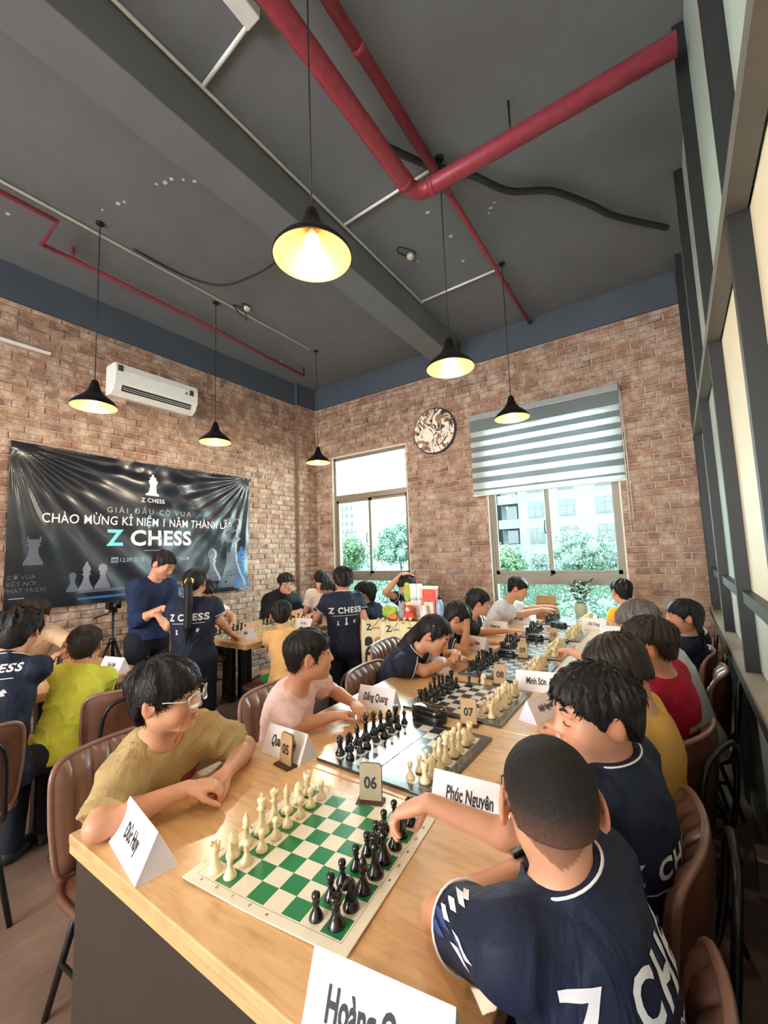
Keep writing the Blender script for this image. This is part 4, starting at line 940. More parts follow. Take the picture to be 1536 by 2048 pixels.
def banner_mat():
    b = NB('banner_vinyl'); co = b.coord('Object')
    c = b.ramp(b.noise(1.1, 3, 0.5, co), [(0.3, rgb(16, 18, 26)), (0.5, rgb(26, 29, 40)), (0.72, rgb(44, 42, 50))])
    b.base(c).set(Roughness=0.27); b.p.inputs['Specular IOR Level'].default_value = 0.6; return b.m
t = thing('wall_banner', 'large wrinkled dark vinyl banner with white lettering hung on the brick wall', 'banner', (XL+0.02, 2.28, 1.78))
o0 = t.location
m = MB(); m.grid(lambda u, v: (lambda y, z: Vector((ban_x(y, z), y, z))-o0)(*ban_uv(u, v)), 150, 90); m.build('vinyl_sheet', banner_mat(), t)
for (y, z) in (TL, TR, BR, BL):
    m = MB(); m.lathe([(0.012, 0), (0.012, 0.003), (0.006, 0.004)], (XL+0.046-o0.x, y+(0.02 if y < 2 else -0.02)-o0.y, z+(-0.02 if z > 2 else 0.02)-o0.z), 12, Matrix.Rotation(PI/2, 4, 'Y')); m.build('eyelet', M_gold, t)
def on_banner(name, me, y, z, mat, parent=t, rot=0.0):
    """flat mesh in local XY (x right along +y, y up) laid onto the wrinkled sheet"""
    bm = bmesh.new(); bm.from_mesh(me)
    for _ in range(4):
        es = [e for e in bm.edges if e.calc_length() > 0.035]
        if not es: break
        bmesh.ops.subdivide_edges(bm, edges=es, cuts=1)
    c_, s_ = math.cos(rot), math.sin(rot)
    for v in bm.verts:
        yy, zz = y+v.co.x*c_-v.co.y*s_, z+v.co.x*s_+v.co.y*c_
        v.co = Vector((ban_x(yy, zz)+0.0022, yy, zz))-o0
    bm.to_mesh(me); bm.free(); me.materials.clear(); me.materials.append(mat)
    for q in me.polygons: q.material_index = 0
    return link(name, me, parent)
M_btxt = plain('banner_white_print', rgb(232, 224, 224), 0.35, var=0.03); M_bgrey = plain('banner_grey_print', rgb(160, 160, 166), 0.4, var=0.03); M_bcyan = plain('banner_cyan_print', rgb(122, 214, 234), 0.35, var=0.1)
M_bdim = plain('banner_dim_print', rgb(84, 86, 100), 0.4, var=0.1); M_bblur = plain('banner_soft_print', rgb(120, 116, 126), 0.4, var=0.3, scale=4); M_bblue = plain('banner_blue_print', rgb(36, 92, 150), 0.4, var=0.25, scale=6)
on_banner('lettering', text_mesh('Z', 0.215, bold=0.03), 1.90, 1.680, M_bcyan)
on_banner('lettering', text_mesh('CHESS', 0.215, bold=0.03, space=1.08), 2.365, 1.680, M_btxt)
on_banner('lettering', text_mesh('CHÀO MỪNG KỈ NIỆM 1 NĂM THÀNH LẬP', 0.118, bold=0.008, sx=0.80, space=1.05), 2.265, 1.848, M_btxt, rot=-0.006)
on_banner('lettering', text_mesh('GIẢI ĐẤU CỜ VUA', 0.075, space=1.45, bold=0.004), 2.25, 1.957, M_bgrey)
on_banner('lettering', text_mesh('Z CHESS', 0.062, space=1.1, bold=0.015), 2.262, 2.080, M_btxt)
on_banner('lettering', text_mesh('12.09.2026', 0.055, bold=0.006), 2.058, 1.468, M_bgrey)
on_banner('lettering', text_mesh('TP. HCM', 0.050, bold=0.006), 2.57, 1.463, M_bgrey)
on_banner('lettering', text_mesh('CỜ VUA', 0.05), 1.20, 1.350, M_bdim); on_banner('lettering', text_mesh('KẾT NỐI', 0.05), 1.20, 1.295, M_bdim); on_banner('lettering', text_mesh('PHÁT TRIỂN', 0.05), 1.225, 1.240, M_bdim)
def poly_mesh(pts, holes=None):
    m = MB(); m.add([(x, y, 0) for x, y in pts], [tuple(range(len(pts)))]); me = m.mesh('print', M_btxt)
    bm = bmesh.new(); bm.from_mesh(me); bmesh.ops.triangulate(bm, faces=bm.faces[:]); bm.to_mesh(me); bm.free(); return me
def outline(kind, sc):
    pr = [(r, z) for r, z in PROF[kind]]; return [(r*sc, z*sc) for r, z in pr]+[(-r*sc, z*sc) for r, z in pr[::-1]]
on_banner('print', poly_mesh([(0.075, 0), (0.07, 0.02), (0.045, 0.03), (0.032, 0.10), (0.05, 0.15), (0.03, 0.17), (0.035, 0.19), (0.012, 0.20), (0.01, 0.225), (-0.01, 0.225), (-0.012, 0.20), (-0.035, 0.19), (-0.03, 0.17), (-0.05, 0.15), (-0.032, 0.10), (-0.045, 0.03), (-0.07, 0.02), (-0.075, 0)]), 2.252, 2.135, M_btxt)
on_banner('print', poly_mesh([(-0.03, -0.025), (0.03, -0.025), (0.03, 0.028), (-0.03, 0.028)]), 1.90, 1.47, M_bgrey); on_banner('print', poly_mesh([(-0.024, -0.019), (0.024, -0.019), (0.024, 0.012), (-0.024, 0.012)]), 1.90, 1.472, M_bdim).location = (0.001, 0, 0)
on_banner('print', poly_mesh([(-0.08, -0.003), (0.08, -0.003), (0.08, 0.003), (-0.08, 0.003)]), 2.26, 1.56, M_bgrey); on_banner('print', poly_mesh([(-0.05, -0.003), (0.05, -0.003), (0.05, 0.003), (-0.05, 0.003)]), 1.17, 1.18, M_bgrey)
for (k, y, z, sc, mt) in (('bishop', 1.665, 1.20, 3.6, M_bblur), ('pawn', 1.80, 1.21, 4.6, M_bblur), ('pawn', 1.56, 1.20, 3.4, M_bdim), ('pawn', 2.96, 1.19, 7.5, M_bdim), ('king', 3.22, 1.10, 10.0, M_bdim), ('bishop', 3.36, 1.08, 7.0, M_bblue), ('rook', 1.27, 1.45, 4.2, M_bdim)):
    on_banner('print', poly_mesh(outline(k, sc)), y, z, mt)
for (k, y, z, sc) in (('king', 3.275, 1.10, 10.0), ('pawn', 3.0, 1.19, 7.5)):
    pr = [(r*sc, zz*sc) for r, zz in PROF[k]]; on_banner('print', poly_mesh(pr+[(r-0.025, z) for r, z in pr[::-1]]), y-0.05, z, M_bgrey).location = (0.0012, 0, 0)
on_banner('print', poly_mesh([(-0.5, -0.02), (0.75, -0.012), (0.75, 0.02), (-0.5, 0.006)]), 2.1, 1.20, M_bdim)
on_banner('print', poly_mesh([(-0.5, -0.02), (0.75, -0.02), (0.75, 0.012), (-0.5, 0.0)]), 2.1, 1.14, M_bblue)
# ================================================================ people: smooth bodies grown from a distance field
def nv(a): a = np.asarray(a, float); return a/np.linalg.norm(a)
class Field:
    def __init__(s, lo, hi, res):
        s.lo = np.asarray(lo, np.float32); s.res = res; s.n = np.maximum(4, np.ceil((np.asarray(hi)-s.lo)/res).astype(int)+1)
        s.D = np.full(s.n, 1.0, np.float32); s.ax = [s.lo[i]+res*np.arange(s.n[i], dtype=np.float32) for i in range(3)]
    def sub(s, lo, hi):
        i0 = np.clip(np.floor((np.asarray(lo)-s.lo)/s.res).astype(int), 0, s.n-1); i1 = np.clip(np.ceil((np.asarray(hi)-s.lo)/s.res).astype(int)+1, 1, s.n)
        sl = tuple(slice(a, b) for a, b in zip(i0, i1))
        return sl, s.ax[0][sl[0]][:, None, None], s.ax[1][sl[1]][None, :, None], s.ax[2][sl[2]][None, None, :]
    def put(s, sl, d, k, op):
        A = s.D[sl]
        if A.size == 0: return
        if op == 'add':
            if k > 0: h = np.maximum(k-np.abs(A-d), 0)/k; s.D[sl] = np.minimum(A, d)-h*h*k*0.25
            else: s.D[sl] = np.minimum(A, d)
        else:
            d = -d
            if k > 0: h = np.maximum(k-np.abs(A-d), 0)/k; s.D[sl] = np.maximum(A, d)+h*h*k*0.25
            else: s.D[sl] = np.maximum(A, d)
    def cone(s, a, b, ra, rb, k=0.01, op='add', cut=None):
        a = np.asarray(a, np.float32); b = np.asarray(b, np.float32); m = max(ra, rb)+k+3*s.res
        sl, X, Y, Z = s.sub(np.minimum(a, b)-m, np.maximum(a, b)+m); d = b-a; L = float(d@d)+1e-9
        px, py, pz = X-a[0], Y-a[1], Z-a[2]
        t = np.clip((px*d[0]+py*d[1]+pz*d[2])/L, 0, 1)
        D = np.sqrt((px-t*d[0])**2+(py-t*d[1])**2+(pz-t*d[2])**2)-(ra+(rb-ra)*t)
        if cut is not None:
            o, n = cut; D = np.maximum(D, (X-o[0])*n[0]+(Y-o[1])*n[1]+(Z-o[2])*n[2])
        s.put(sl, D, k, op)
    def ell(s, c, r, R=None, k=0.01, op='add', cut=None):
        c = np.asarray(c, np.float32); R = np.eye(3, dtype=np.float32) if R is None else np.asarray(R, np.float32); m = max(r)+k+3*s.res
        sl, X, Y, Z = s.sub(c-m, c+m); px, py, pz = X-c[0], Y-c[1], Z-c[2]
        q = [px*R[0][i]+py*R[1][i]+pz*R[2][i] for i in range(3)]      # columns of R are the local axes
        k0 = np.sqrt(sum((q[i]/r[i])**2 for i in range(3)))+1e-6; k1 = np.sqrt(sum((q[i]/r[i]**2)**2 for i in range(3)))+1e-6
        D = k0*(k0-1)/k1
        if cut is not None:
            o, n = cut; D = np.maximum(D, (X-o[0])*n[0]+(Y-o[1])*n[1]+(Z-o[2])*n[2])
        s.put(sl, D, k, op)
    def plane(s, o, n):
        X, Y, Z = s.ax[0][:, None, None], s.ax[1][None, :, None], s.ax[2][None, None, :]
        s.D = np.maximum(s.D, (X-o[0])*n[0]+(Y-o[1])*n[1]+(Z-o[2])*n[2]).astype(np.float32)
    def nets(s):
        D = s.D; D[0], D[-1], D[:, 0], D[:, -1], D[:, :, 0], D[:, :, -1] = (np.maximum(q, s.res*0.5) for q in (D[0], D[-1], D[:, 0], D[:, -1], D[:, :, 0], D[:, :, -1]))
        I = D < 0; n = np.array(D.shape)-1
        c = np.zeros(n, np.uint8)
        for i in (0, 1):
            for j in (0, 1):
                for k in (0, 1): c += I[i:i+n[0], j:j+n[1], k:k+n[2]]
        A = np.argwhere((c > 0) & (c < 8)); idx = np.full(n, -1, np.int32); idx[tuple(A.T)] = np.arange(len(A))
        V = np.zeros((len(A), 3), np.float32); cnt = np.zeros(len(A), np.float32)
        cor = [(i, j, k) for i in (0, 1) for j in (0, 1) for k in (0, 1)]; vals = {q: D[A[:, 0]+q[0], A[:, 1]+q[1], A[:, 2]+q[2]] for q in cor}
        for p in cor:
            for a in range(3):
                if p[a] == 0:
                    q = list(p); q[a] = 1; q = tuple(q); d0, d1 = vals[p], vals[q]; m = (d0 < 0) != (d1 < 0)
                    t = np.where(m, d0/np.where(m, d0-d1, 1), 0); P = np.tile(np.array(p, np.float32), (len(A), 1)); P[:, a] += t
                    V += P*m[:, None]; cnt += m
        V = V/np.maximum(cnt, 1)[:, None]+A; V = s.lo+V*s.res
        F = []
        for a in range(3):
            u, v = (a+1) % 3, (a+2) % 3
            sl0 = [slice(None)]*3; sl1 = [slice(None)]*3; sl0[a] = slice(0, -1); sl1[a] = slice(1, None)
            E = I[tuple(sl0)] != I[tuple(sl1)]; e = np.argwhere(E); e = e[(e[:, u] > 0) & (e[:, v] > 0) & (e[:, u] < n[u]) & (e[:, v] < n[v])]
            if not len(e): continue
            ins = I[tuple(e.T)]
            def g(du, dv): q = e.copy(); q[:, u] -= du; q[:, v] -= dv; return idx[tuple(q.T)]
            Q = np.stack([g(1, 1), g(0, 1), g(0, 0), g(1, 0)], 1); Q[~ins] = Q[~ins][:, ::-1]; F.append(Q)
        F = np.concatenate(F); return V, F[(F >= 0).all(1)]

def rot_axis(v, k, a):
    k = nv(k); return v*math.cos(a)+np.cross(k, v)*math.sin(a)+k*(k@v)*(1-math.cos(a))
def lerp(a, b, t): return np.asarray(a)*(1-t)+np.asarray(b)*t

def cloth(name, c, rough=0.8, weave=220, wr=0.35, var=0.12):
    b = NB(name); co = b.coord('Object')
    d = tuple(x*(1-var) for x in c[:3])+(1,); e = tuple(min(1, x*(1+var)) for x in c[:3])+(1,)
    b.base(b.ramp(b.noise(9, 4, 0.6, co), [(0.3, d), (0.7, e)])).set(Roughness=rough); b.p.inputs['Specular IOR Level'].default_value = 0.25
    n1 = b.noise(11, 3, 0.5, b.coord('Object', (1, 1, 0.45), (0.3, 0.5, 0.2)), 1.4); n2 = b.noise(weave, 2, 0.5, co)
    mm = b.n('ShaderNodeMath', operation='MULTIPLY_ADD'); b.l(n2, mm.inputs[0]); mm.inputs[1].default_value = 0.06; b.l(n1, mm.inputs[2])
    b.bump(mm.outputs[0], wr, 0.035); return b.m
def skin_mat(name, c):
    b = NB(name); at = b.n('ShaderNodeVertexColor'); at.layer_name = 'Col'
    t = b.ramp(b.noise(18, 3, 0.5, b.coord('Object')), [(0.3, tuple(x*0.93 for x in c[:3])+(1,)), (0.7, tuple(min(1, x*1.05) for x in c[:3])+(1,))])
    b.base(b.mix(1.0, t, at.outputs[0], 'MULTIPLY')).set(Roughness=0.48)
    b.p.inputs['Subsurface Weight'].default_value = 0.12; b.p.inputs['Subsurface Radius'].default_value = (0.008, 0.003, 0.002); b.p.inputs['Subsurface Scale'].default_value = 0.6
    b.bump(b.noise(260, 3, 0.6, b.coord('Object')), 0.06, 0.002); return b.m
def hair_mat(name, c, rough=0.5):
    b = NB(name); co = b.coord('Object')
    n = b.noise(120, 3, 0.6, b.coord('Object', (1, 1, 0.18)))
    b.base(b.ramp(n, [(0.3, tuple(x*0.6 for x in c[:3])+(1,)), (0.7, tuple(x*1.5 for x in c[:3])+(1,))])).set(Roughness=rough)
    b.p.inputs['Specular IOR Level'].default_value = 0.25
    b.bump(n, 0.55, 0.004); return b.m
SK = {'tan': skin_mat('skin_tan', rgb(206, 148, 116)), 'light': skin_mat('skin_light', rgb(226, 174, 144)), 'deep': skin_mat('skin_deep', rgb(184, 128, 98))}
def crop_mat(name, c, sk):
    b = NB(name); at = b.n('ShaderNodeVertexColor'); at.layer_name = 'Col'; n = b.noise(420, 2, 0.6, b.coord('Object')); sep = b.n('ShaderNodeSeparateColor'); b.l(at.outputs[0], sep.inputs[0])
    a_ = b.n('ShaderNodeMath', operation='MULTIPLY_ADD'); b.l(n, a_.inputs[0]); a_.inputs[1].default_value = 0.5; b.l(sep.outputs[0], a_.inputs[2])
    b.base(b.ramp(a_.outputs[0], [(0.22, sk), (0.8, tuple(x*1.9 for x in c[:3])+(1,)), (1.1 if False else 1.0, tuple(x*1.2 for x in c[:3])+(1,))])).set(Roughness=0.7); b.p.inputs['Specular IOR Level'].default_value = 0.2; b.bump(n, 0.8, 0.003); return b.m
HR = {'black': hair_mat('hair_black', rgb(26, 22, 21)), 'brown': hair_mat('hair_dark_brown', rgb(44, 34, 29)), 'buzz': crop_mat('hair_cropped', rgb(30, 25, 23), rgb(112, 78, 62)), 'grey': hair_mat('hair_painted_glare', rgb(96, 88, 86))}  # the grey hair tone is window glare put into dark hair's colour
M_navy = cloth('navy_polyester', rgb(27, 33, 54), 0.62); M_navy2 = cloth('navy_cotton', rgb(33, 44, 76), 0.8); M_blackc = cloth('black_cotton', rgb(28, 29, 33), 0.85)
M_khaki = cloth('khaki_cotton', rgb(176, 150, 104), 0.85, wr=0.5); M_pink = cloth('pale_pink_cotton', rgb(228, 190, 184), 0.85, wr=0.45); M_lime = cloth('lime_cotton', rgb(216, 212, 78), 0.85, wr=0.45)
M_yellow = cloth('golden_cotton', rgb(232, 172, 36), 0.85); M_mustard = cloth('mustard_cotton', rgb(214, 164, 84), 0.85); M_redc = cloth('red_cotton', rgb(164, 24, 48), 0.85); M_whitec = cloth('grey_white_cotton', rgb(206, 204, 210), 0.85)
M_beige = cloth('beige_cotton', rgb(216, 184, 150), 0.85); M_cream_c = cloth('cream_cotton', rgb(230, 214, 196), 0.85); M_orange = cloth('apricot_cotton', rgb(222, 172, 112), 0.85); M_green_c = cloth('green_shorts_cotton', rgb(34, 126, 76), 0.85)
M_trouser = cloth('dark_trousers', rgb(30, 32, 40), 0.85); M_shoe = plain('dark_shoe', rgb(40, 38, 38), 0.6); M_trim = plain('white_trim', rgb(226, 222, 220), 0.7, var=0.03)
M_eye = plain('eye_white', rgb(232, 228, 222), 0.2, var=0.02); M_iris = plain('dark_iris', rgb(34, 22, 18), 0.12); M_lash = plain('lash_dark', rgb(36, 26, 24), 0.6); M_lensg = glass_material('spectacle_lens', (0.97, 0.97, 0.98, 1), ior=1.12); M_specs = plain('spectacle_frame', rgb(44, 40, 40), 0.3, metal=0.4); M_specs_l = plain('spectacle_frame_clear', rgb(196, 190, 184), 0.25)
M_prin = plain('shirt_print', rgb(214, 210, 212), 0.7, var=0.03); M_pblue = plain('shirt_print_blue', rgb(48, 62, 120), 0.7, var=0.1)

def two_bone(S, T, l1, l2, pole):
    S, T, pole = map(np.asarray, (S, T, pole)); d = T-S; L = min(np.linalg.norm(d), (l1+l2)*0.999); d = nv(d)
    a = (l1*l1-l2*l2+L*L)/(2*L); h = math.sqrt(max(0, l1*l1-a*a)); p = pole-d*(pole@d); return S+d*a+nv(p)*h

def hand(F, W, d, n, side, hl, curl, spread=0.12, thumb=0.5, wr=0.02, kf=0.003):
    """W wrist, d towards the knuckles, n out of the palm, side towards the thumb"""
    d = nv(d); n = nv(n-d*(n@d)); side = nv(side-d*(side@d)-n*(side@n)); u = hl/0.15
    offs = (0.024, 0.008, -0.008, -0.023); kn = (0.49, 0.51, 0.49, 0.45); ln = (0.40, 0.45, 0.42, 0.33)
    for i in range(4):
        K = W+d*kn[i]*hl+side*offs[i]*u-n*0.002*u
        F.cone(W+d*0.012+side*offs[i]*0.55*u, K, 0.0125*u, 0.0098*u, 0.008)
        q = nv(d+side*spread*(1.5-i)*0.45); axis = np.cross(q, n); p = K
        cu = curl[i] if isinstance(curl[0], (list, tuple)) else curl
        r = (0.0084, 0.0078, 0.0070, 0.0060)
        for j, fr in enumerate((0.45, 0.30, 0.25)):
            q = rot_axis(q, axis, math.radians(cu[j])); e = p+q*ln[i]*hl*fr; sc = u*(0.86 if i == 3 else 1.0)
            F.cone(p, e, r[j]*sc, r[j+1]*sc, 0.005 if j == 0 else kf); p = e
    F.ell(W+d*0.27*hl, (0.028*u, 0.030*u, 0.013*u), np.stack([side, d, n], 1), 0.012)
    B = W+d*0.14*hl+side*0.017*u+n*0.004*u; q = nv(d*0.75+side*0.62+n*thumb); M1 = B+q*0.27*hl
    F.cone(B, M1, 0.0125*u, 0.0092*u, 0.010); q2 = nv(q+d*0.35-side*0.25+n*thumb*0.3); M2 = M1+q2*0.20*hl; F.cone(M1, M2, 0.0090*u, 0.0080*u, 0.004)
    F.cone(M2, M2+nv(q2+d*0.2)*0.12*hl, 0.0082*u, 0.0064*u, 0.003)

def head_axes(look, tilt=0.0):
    f_ = nv(look); r_ = np.cross(f_, (0, 0, 1)); r_ = nv(r_); u_ = np.cross(r_, f_)
    r2 = r_*math.cos(tilt)+u_*math.sin(tilt); u2 = -r_*math.sin(tilt)+u_*math.cos(tilt); return np.stack([r2, f_, u2], 1)
def head_field(F, c, R, h):
    L = lambda x, y, z: c+R@np.array([x, y, z])*h
    E = lambda p, r, k=0.05, op='add', RR=None: F.ell(L(*p), np.array(r)*h, R if RR is None else R@RR, k*h, op)
    E((0, -0.05, 0.12), (0.345, 0.425, 0.365)); E((0, 0.10, -0.10), (0.275, 0.295, 0.355), 0.10); E((0, 0.02, -0.20), (0.27, 0.28, 0.22), 0.10)
    for s in (-1, 1):
        E((s*0.165, 0.215, -0.14), (0.125, 0.13, 0.14), 0.10); E((s*0.14, 0.335, 0.085), (0.11, 0.05, 0.035), 0.06)
    E((0, 0.255, -0.40), (0.12, 0.11, 0.075), 0.12)
    for s in (-1, 1): E((s*0.150, 0.385, 0.015), (0.085, 0.05, 0.05), 0.06, 'cut'); E((s*0.145, 0.315, 0.005), (0.082, 0.062, 0.058), 0.03)
    F.cone(L(0, 0.375, 0.03), L(0, 0.435, -0.115), 0.030*h, 0.048*h, 0.05*h)
    for s in (-1, 1): E((s*0.052, 0.395, -0.128), (0.040, 0.045, 0.032), 0.03)
    E((0, 0.375, -0.222), (0.100, 0.045, 0.026), 0.03); E((0, 0.368, -0.282), (0.085, 0.048, 0.030), 0.03); E((0, 0.425, -0.252), (0.09, 0.035, 0.008), 0.012, 'cut')
    for s in (-1, 1):
        a = 0.35*s; Rz = np.array([[math.cos(a), -math.sin(a), 0], [math.sin(a), math.cos(a), 0], [0, 0, 1]])
        t = -0.22; Rx = np.array([[1, 0, 0], [0, math.cos(t), -math.sin(t)], [0, math.sin(t), math.cos(t)]]); RR = Rz@Rx
        E((s*0.365, -0.055, -0.01), (0.034, 0.098, 0.155), 0.02, 'add', RR); E((s*0.402, -0.030, 0.01), (0.030, 0.060, 0.095), 0.02, 'cut', RR)
        E((s*0.345, 0.03, -0.02), (0.03, 0.03, 0.04), 0.03)
ZL = ([0, 30, 48, 62, 76, 86, 96, 110, 124, 140, 180],)
def hair_mesh(c, R, h, st, res, seed):
    rg = np.random.default_rng(seed); tt, ts = st.get('top', 0.07), st.get('side', 0.03); m = (0.5+tt+0.06)*h
    lk = [c+R@np.array(q)*h+sg*max(ra, rb)*h*1.1 for (p, q_, ra, rb) in st.get('locks', ()) for q in (p, q_) for sg in (-1, 1)]+[c-m*1.1, c+m*1.1]
    F = Field(np.min(lk, 0), np.max(lk, 0), res)
    X, Y, Z = F.ax[0][:, None, None]-c[0], F.ax[1][None, :, None]-c[1], F.ax[2][None, None, :]-c[2]
    x, y, z = ((X*R[0][i]+Y*R[1][i]+Z*R[2][i])/h for i in range(3))
    th = np.degrees(np.arctan2(np.abs(x), y)); fz, sz, nz = st.get('front', 0.26), st.get('ear', 0.13), st.get('nape', -0.30)
    zl = np.interp(th, [0, 30, 48, 60, 74, 84, 94, 112, 128, 142, 180], [fz, fz-0.01, fz-0.06, st.get('temple', 0.10), -0.03, -0.06, sz, sz-0.02, -0.10, nz*0.8, nz])
    if st.get('jag'): zl = zl+st['jag']*np.abs(np.sin(th*0.13+seed)+0.6*np.sin(th*0.31+seed*2))*(th < 75)
    q = np.clip((z+0.05)/0.45, 0, 1); q = q*q*(3-2*q); thk = ts+(tt-ts)*q
    if st.get('swoop'): thk = thk+st['swoop']*np.exp(-((y-0.28)**2+(z-0.40)**2)/0.03)
    a = np.array([0.345, 0.425, 0.365]); yy = (y+0.05); zz = (z-0.12)
    zz = np.where(zz < 0, zz*0.62, zz)                         # hangs straighter at the back and the sides
    k0 = np.sqrt((x/a[0])**2+(yy/a[1])**2+(zz/a[2])**2)+1e-6; k1 = np.sqrt((x/a[0]**2)**2+(yy/a[1]**2)**2+(zz/a[2]**2)**2)+1e-6
    D = k0*(k0-1)/k1-thk
    wo = (rg.uniform(-0.08, 0.08), -0.22); ph = np.arctan2(x-wo[0], y-wo[1]); rr = np.sqrt((x-wo[0])**2+(y-wo[1])**2)
    am = st.get('rough', 0.014)
    for k in range(4):
        D = D+am*np.sin(ph*rg.integers(7, 24)+rr*rg.uniform(3, 12)+z*rg.uniform(-6, 6)+rg.uniform(0, 6))*(0.7**k)*q**0.5
    D = D+am*0.5*np.sin(x*61+z*20)*np.sin(y*55+z*17)*q
    D = np.maximum(D, (zl-z)*0.85)
    D = np.maximum(D, -(k0*(k0-1)/k1+0.03))                  # hollow, so that it wraps the skull
    F.D = (D*h).astype(np.float32)
    for (p, q_, ra, rb) in st.get('locks', ()):
        F.cone(c+R@np.array(p)*h, c+R@np.array(q_)*h, ra*h, rb*h, 0.05*h)
    return F.nets()

def vert_normals(V, Q):
    a = np.cross(V[Q[:, 2]]-V[Q[:, 0]], V[Q[:, 3]]-V[Q[:, 1]]); N_ = np.zeros_like(V)
    for i in range(4): np.add.at(N_, Q[:, i], a)
    return N_/(np.linalg.norm(N_, axis=1)[:, None]+1e-9)
def folds(V, Q, seed, amp, P, u):
    """soft creases pressed into a garment"""
    rg = np.random.default_rng(seed+50); N_ = vert_normals(V, Q); x = V-P; s = np.zeros(len(V), np.float32)
    for k in range(5):
        d = nv(rg.normal(size=3)+np.array([0, 0, 0.9])*(k < 3)); e = nv(rg.normal(size=3)); lam = rg.uniform(0.055, 0.13)
        ph = x@d/lam*2*PI+1.5*np.sin(x@e/rg.uniform(0.10, 0.2)*2*PI+rg.uniform(0, 6)); msk = 0.5+0.5*np.sin(x@nv(rg.normal(size=3))/0.17*2*PI+rg.uniform(0, 6))
        s += ((1-np.abs(np.sin(ph*0.5)))**2-0.35)*msk*rg.uniform(0.5, 1.0)
    return (V+N_*(s*amp)[:, None]).astype(np.float32)
def strands(hv, hq, c, R, h, n, seed, length=0.16, lift=0.012, down=1.0, smin=-0.3):
    """thin tapering locks laid along the hair, pointing away from the whorl"""
    rg = np.random.default_rng(seed+7); N_ = vert_normals(hv, hq); i = rg.integers(len(hv), size=n); p = hv[i].copy(); nn_ = N_[i]
    l = (p-c)@R/h; keep = l[:, 2] > smin; p, nn_, l = p[keep], nn_[keep], l[keep]; m_ = len(p)
    wo = np.array([0.03, -0.22, 0]); fl = l*np.array([1, 1, 0])-wo; fl[:, 2] = -down*np.clip(0.55-l[:, 2], 0, 1)-0.1; fl = fl@R.T
    fl += rg.normal(size=fl.shape)*0.12; t = fl-nn_*(fl*nn_).sum(1)[:, None]; t /= np.linalg.norm(t, axis=1)[:, None]+1e-6; sd = np.cross(t, nn_)
    L = h*length*rg.uniform(0.6, 1.3, m_)[:, None]; w = h*0.010*rg.uniform(0.6, 1.3, m_)[:, None]; lf = h*lift*rg.uniform(0.4, 1.5, m_)[:, None]
    rows = []
    for f_, ww, ll in ((0.0, 0.7, -0.3), (0.35, 1.0, 1.0), (0.7, 0.75, 1.0), (1.0, 0.08, 0.5)):
        q = p+t*L*f_+nn_*(lf*ll)-nn_*L*0.22*f_*f_; rows += [q-sd*w*ww, q+sd*w*ww]
    V = np.stack(rows, 1).reshape(-1, 3); b_ = np.arange(m_)[:, None]*8; F = np.concatenate([b_+np.array([[0, 1, 3, 2]]), b_+np.array([[2, 3, 5, 4]]), b_+np.array([[4, 5, 7, 6]])]); return V, F
def ring(parent, name, o, ax, r, tube, mat, ry=None, xa=None, seg=28):
    ax = nv(ax); x = nv(np.cross(ax, (0.3, 0.2, 0.9))) if xa is None else nv(np.asarray(xa)-ax*(np.asarray(xa)@ax)); y = np.cross(ax, x); ry = ry or r
    m = MB(); m.tube([Vector(o+x*r*math.cos(t)+y*ry*math.sin(t)) for t in np.linspace(0, 2*PI, seg+1)[:-1]], tube, 6, closed=True); return m.build(name, mat, parent)

def project(me_flat, M, target, lift=0.0018, maxd=0.25, seg=0.012):
    """lays a flat mesh (local XY plane of M) onto the target mesh along -Z of M"""
    from mathutils.bvhtree import BVHTree
    bm = bmesh.new(); bm.from_mesh(me_flat)
    for _ in range(5):
        es = [e for e in bm.edges if e.calc_length() > seg]
        if not es: break
        bmesh.ops.subdivide_edges(bm, edges=es, cuts=1)
    bmesh.ops.triangulate(bm, faces=bm.faces[:])
    zn = (M.to_3x3() @ Vector((0, 0, 1))).normalized(); bad = []
    for v in bm.verts:
        p = M @ v.co; hit, nrm, i, dist = target.ray_cast(p, -zn, maxd)
        if hit is None or nrm.dot(zn) < 0.02: bad.append(v); continue
        v.co = hit+nrm*lift
    bmesh.ops.delete(bm, geom=bad, context='VERTS'); bm.to_mesh(me_flat); bm.free(); return me_flat

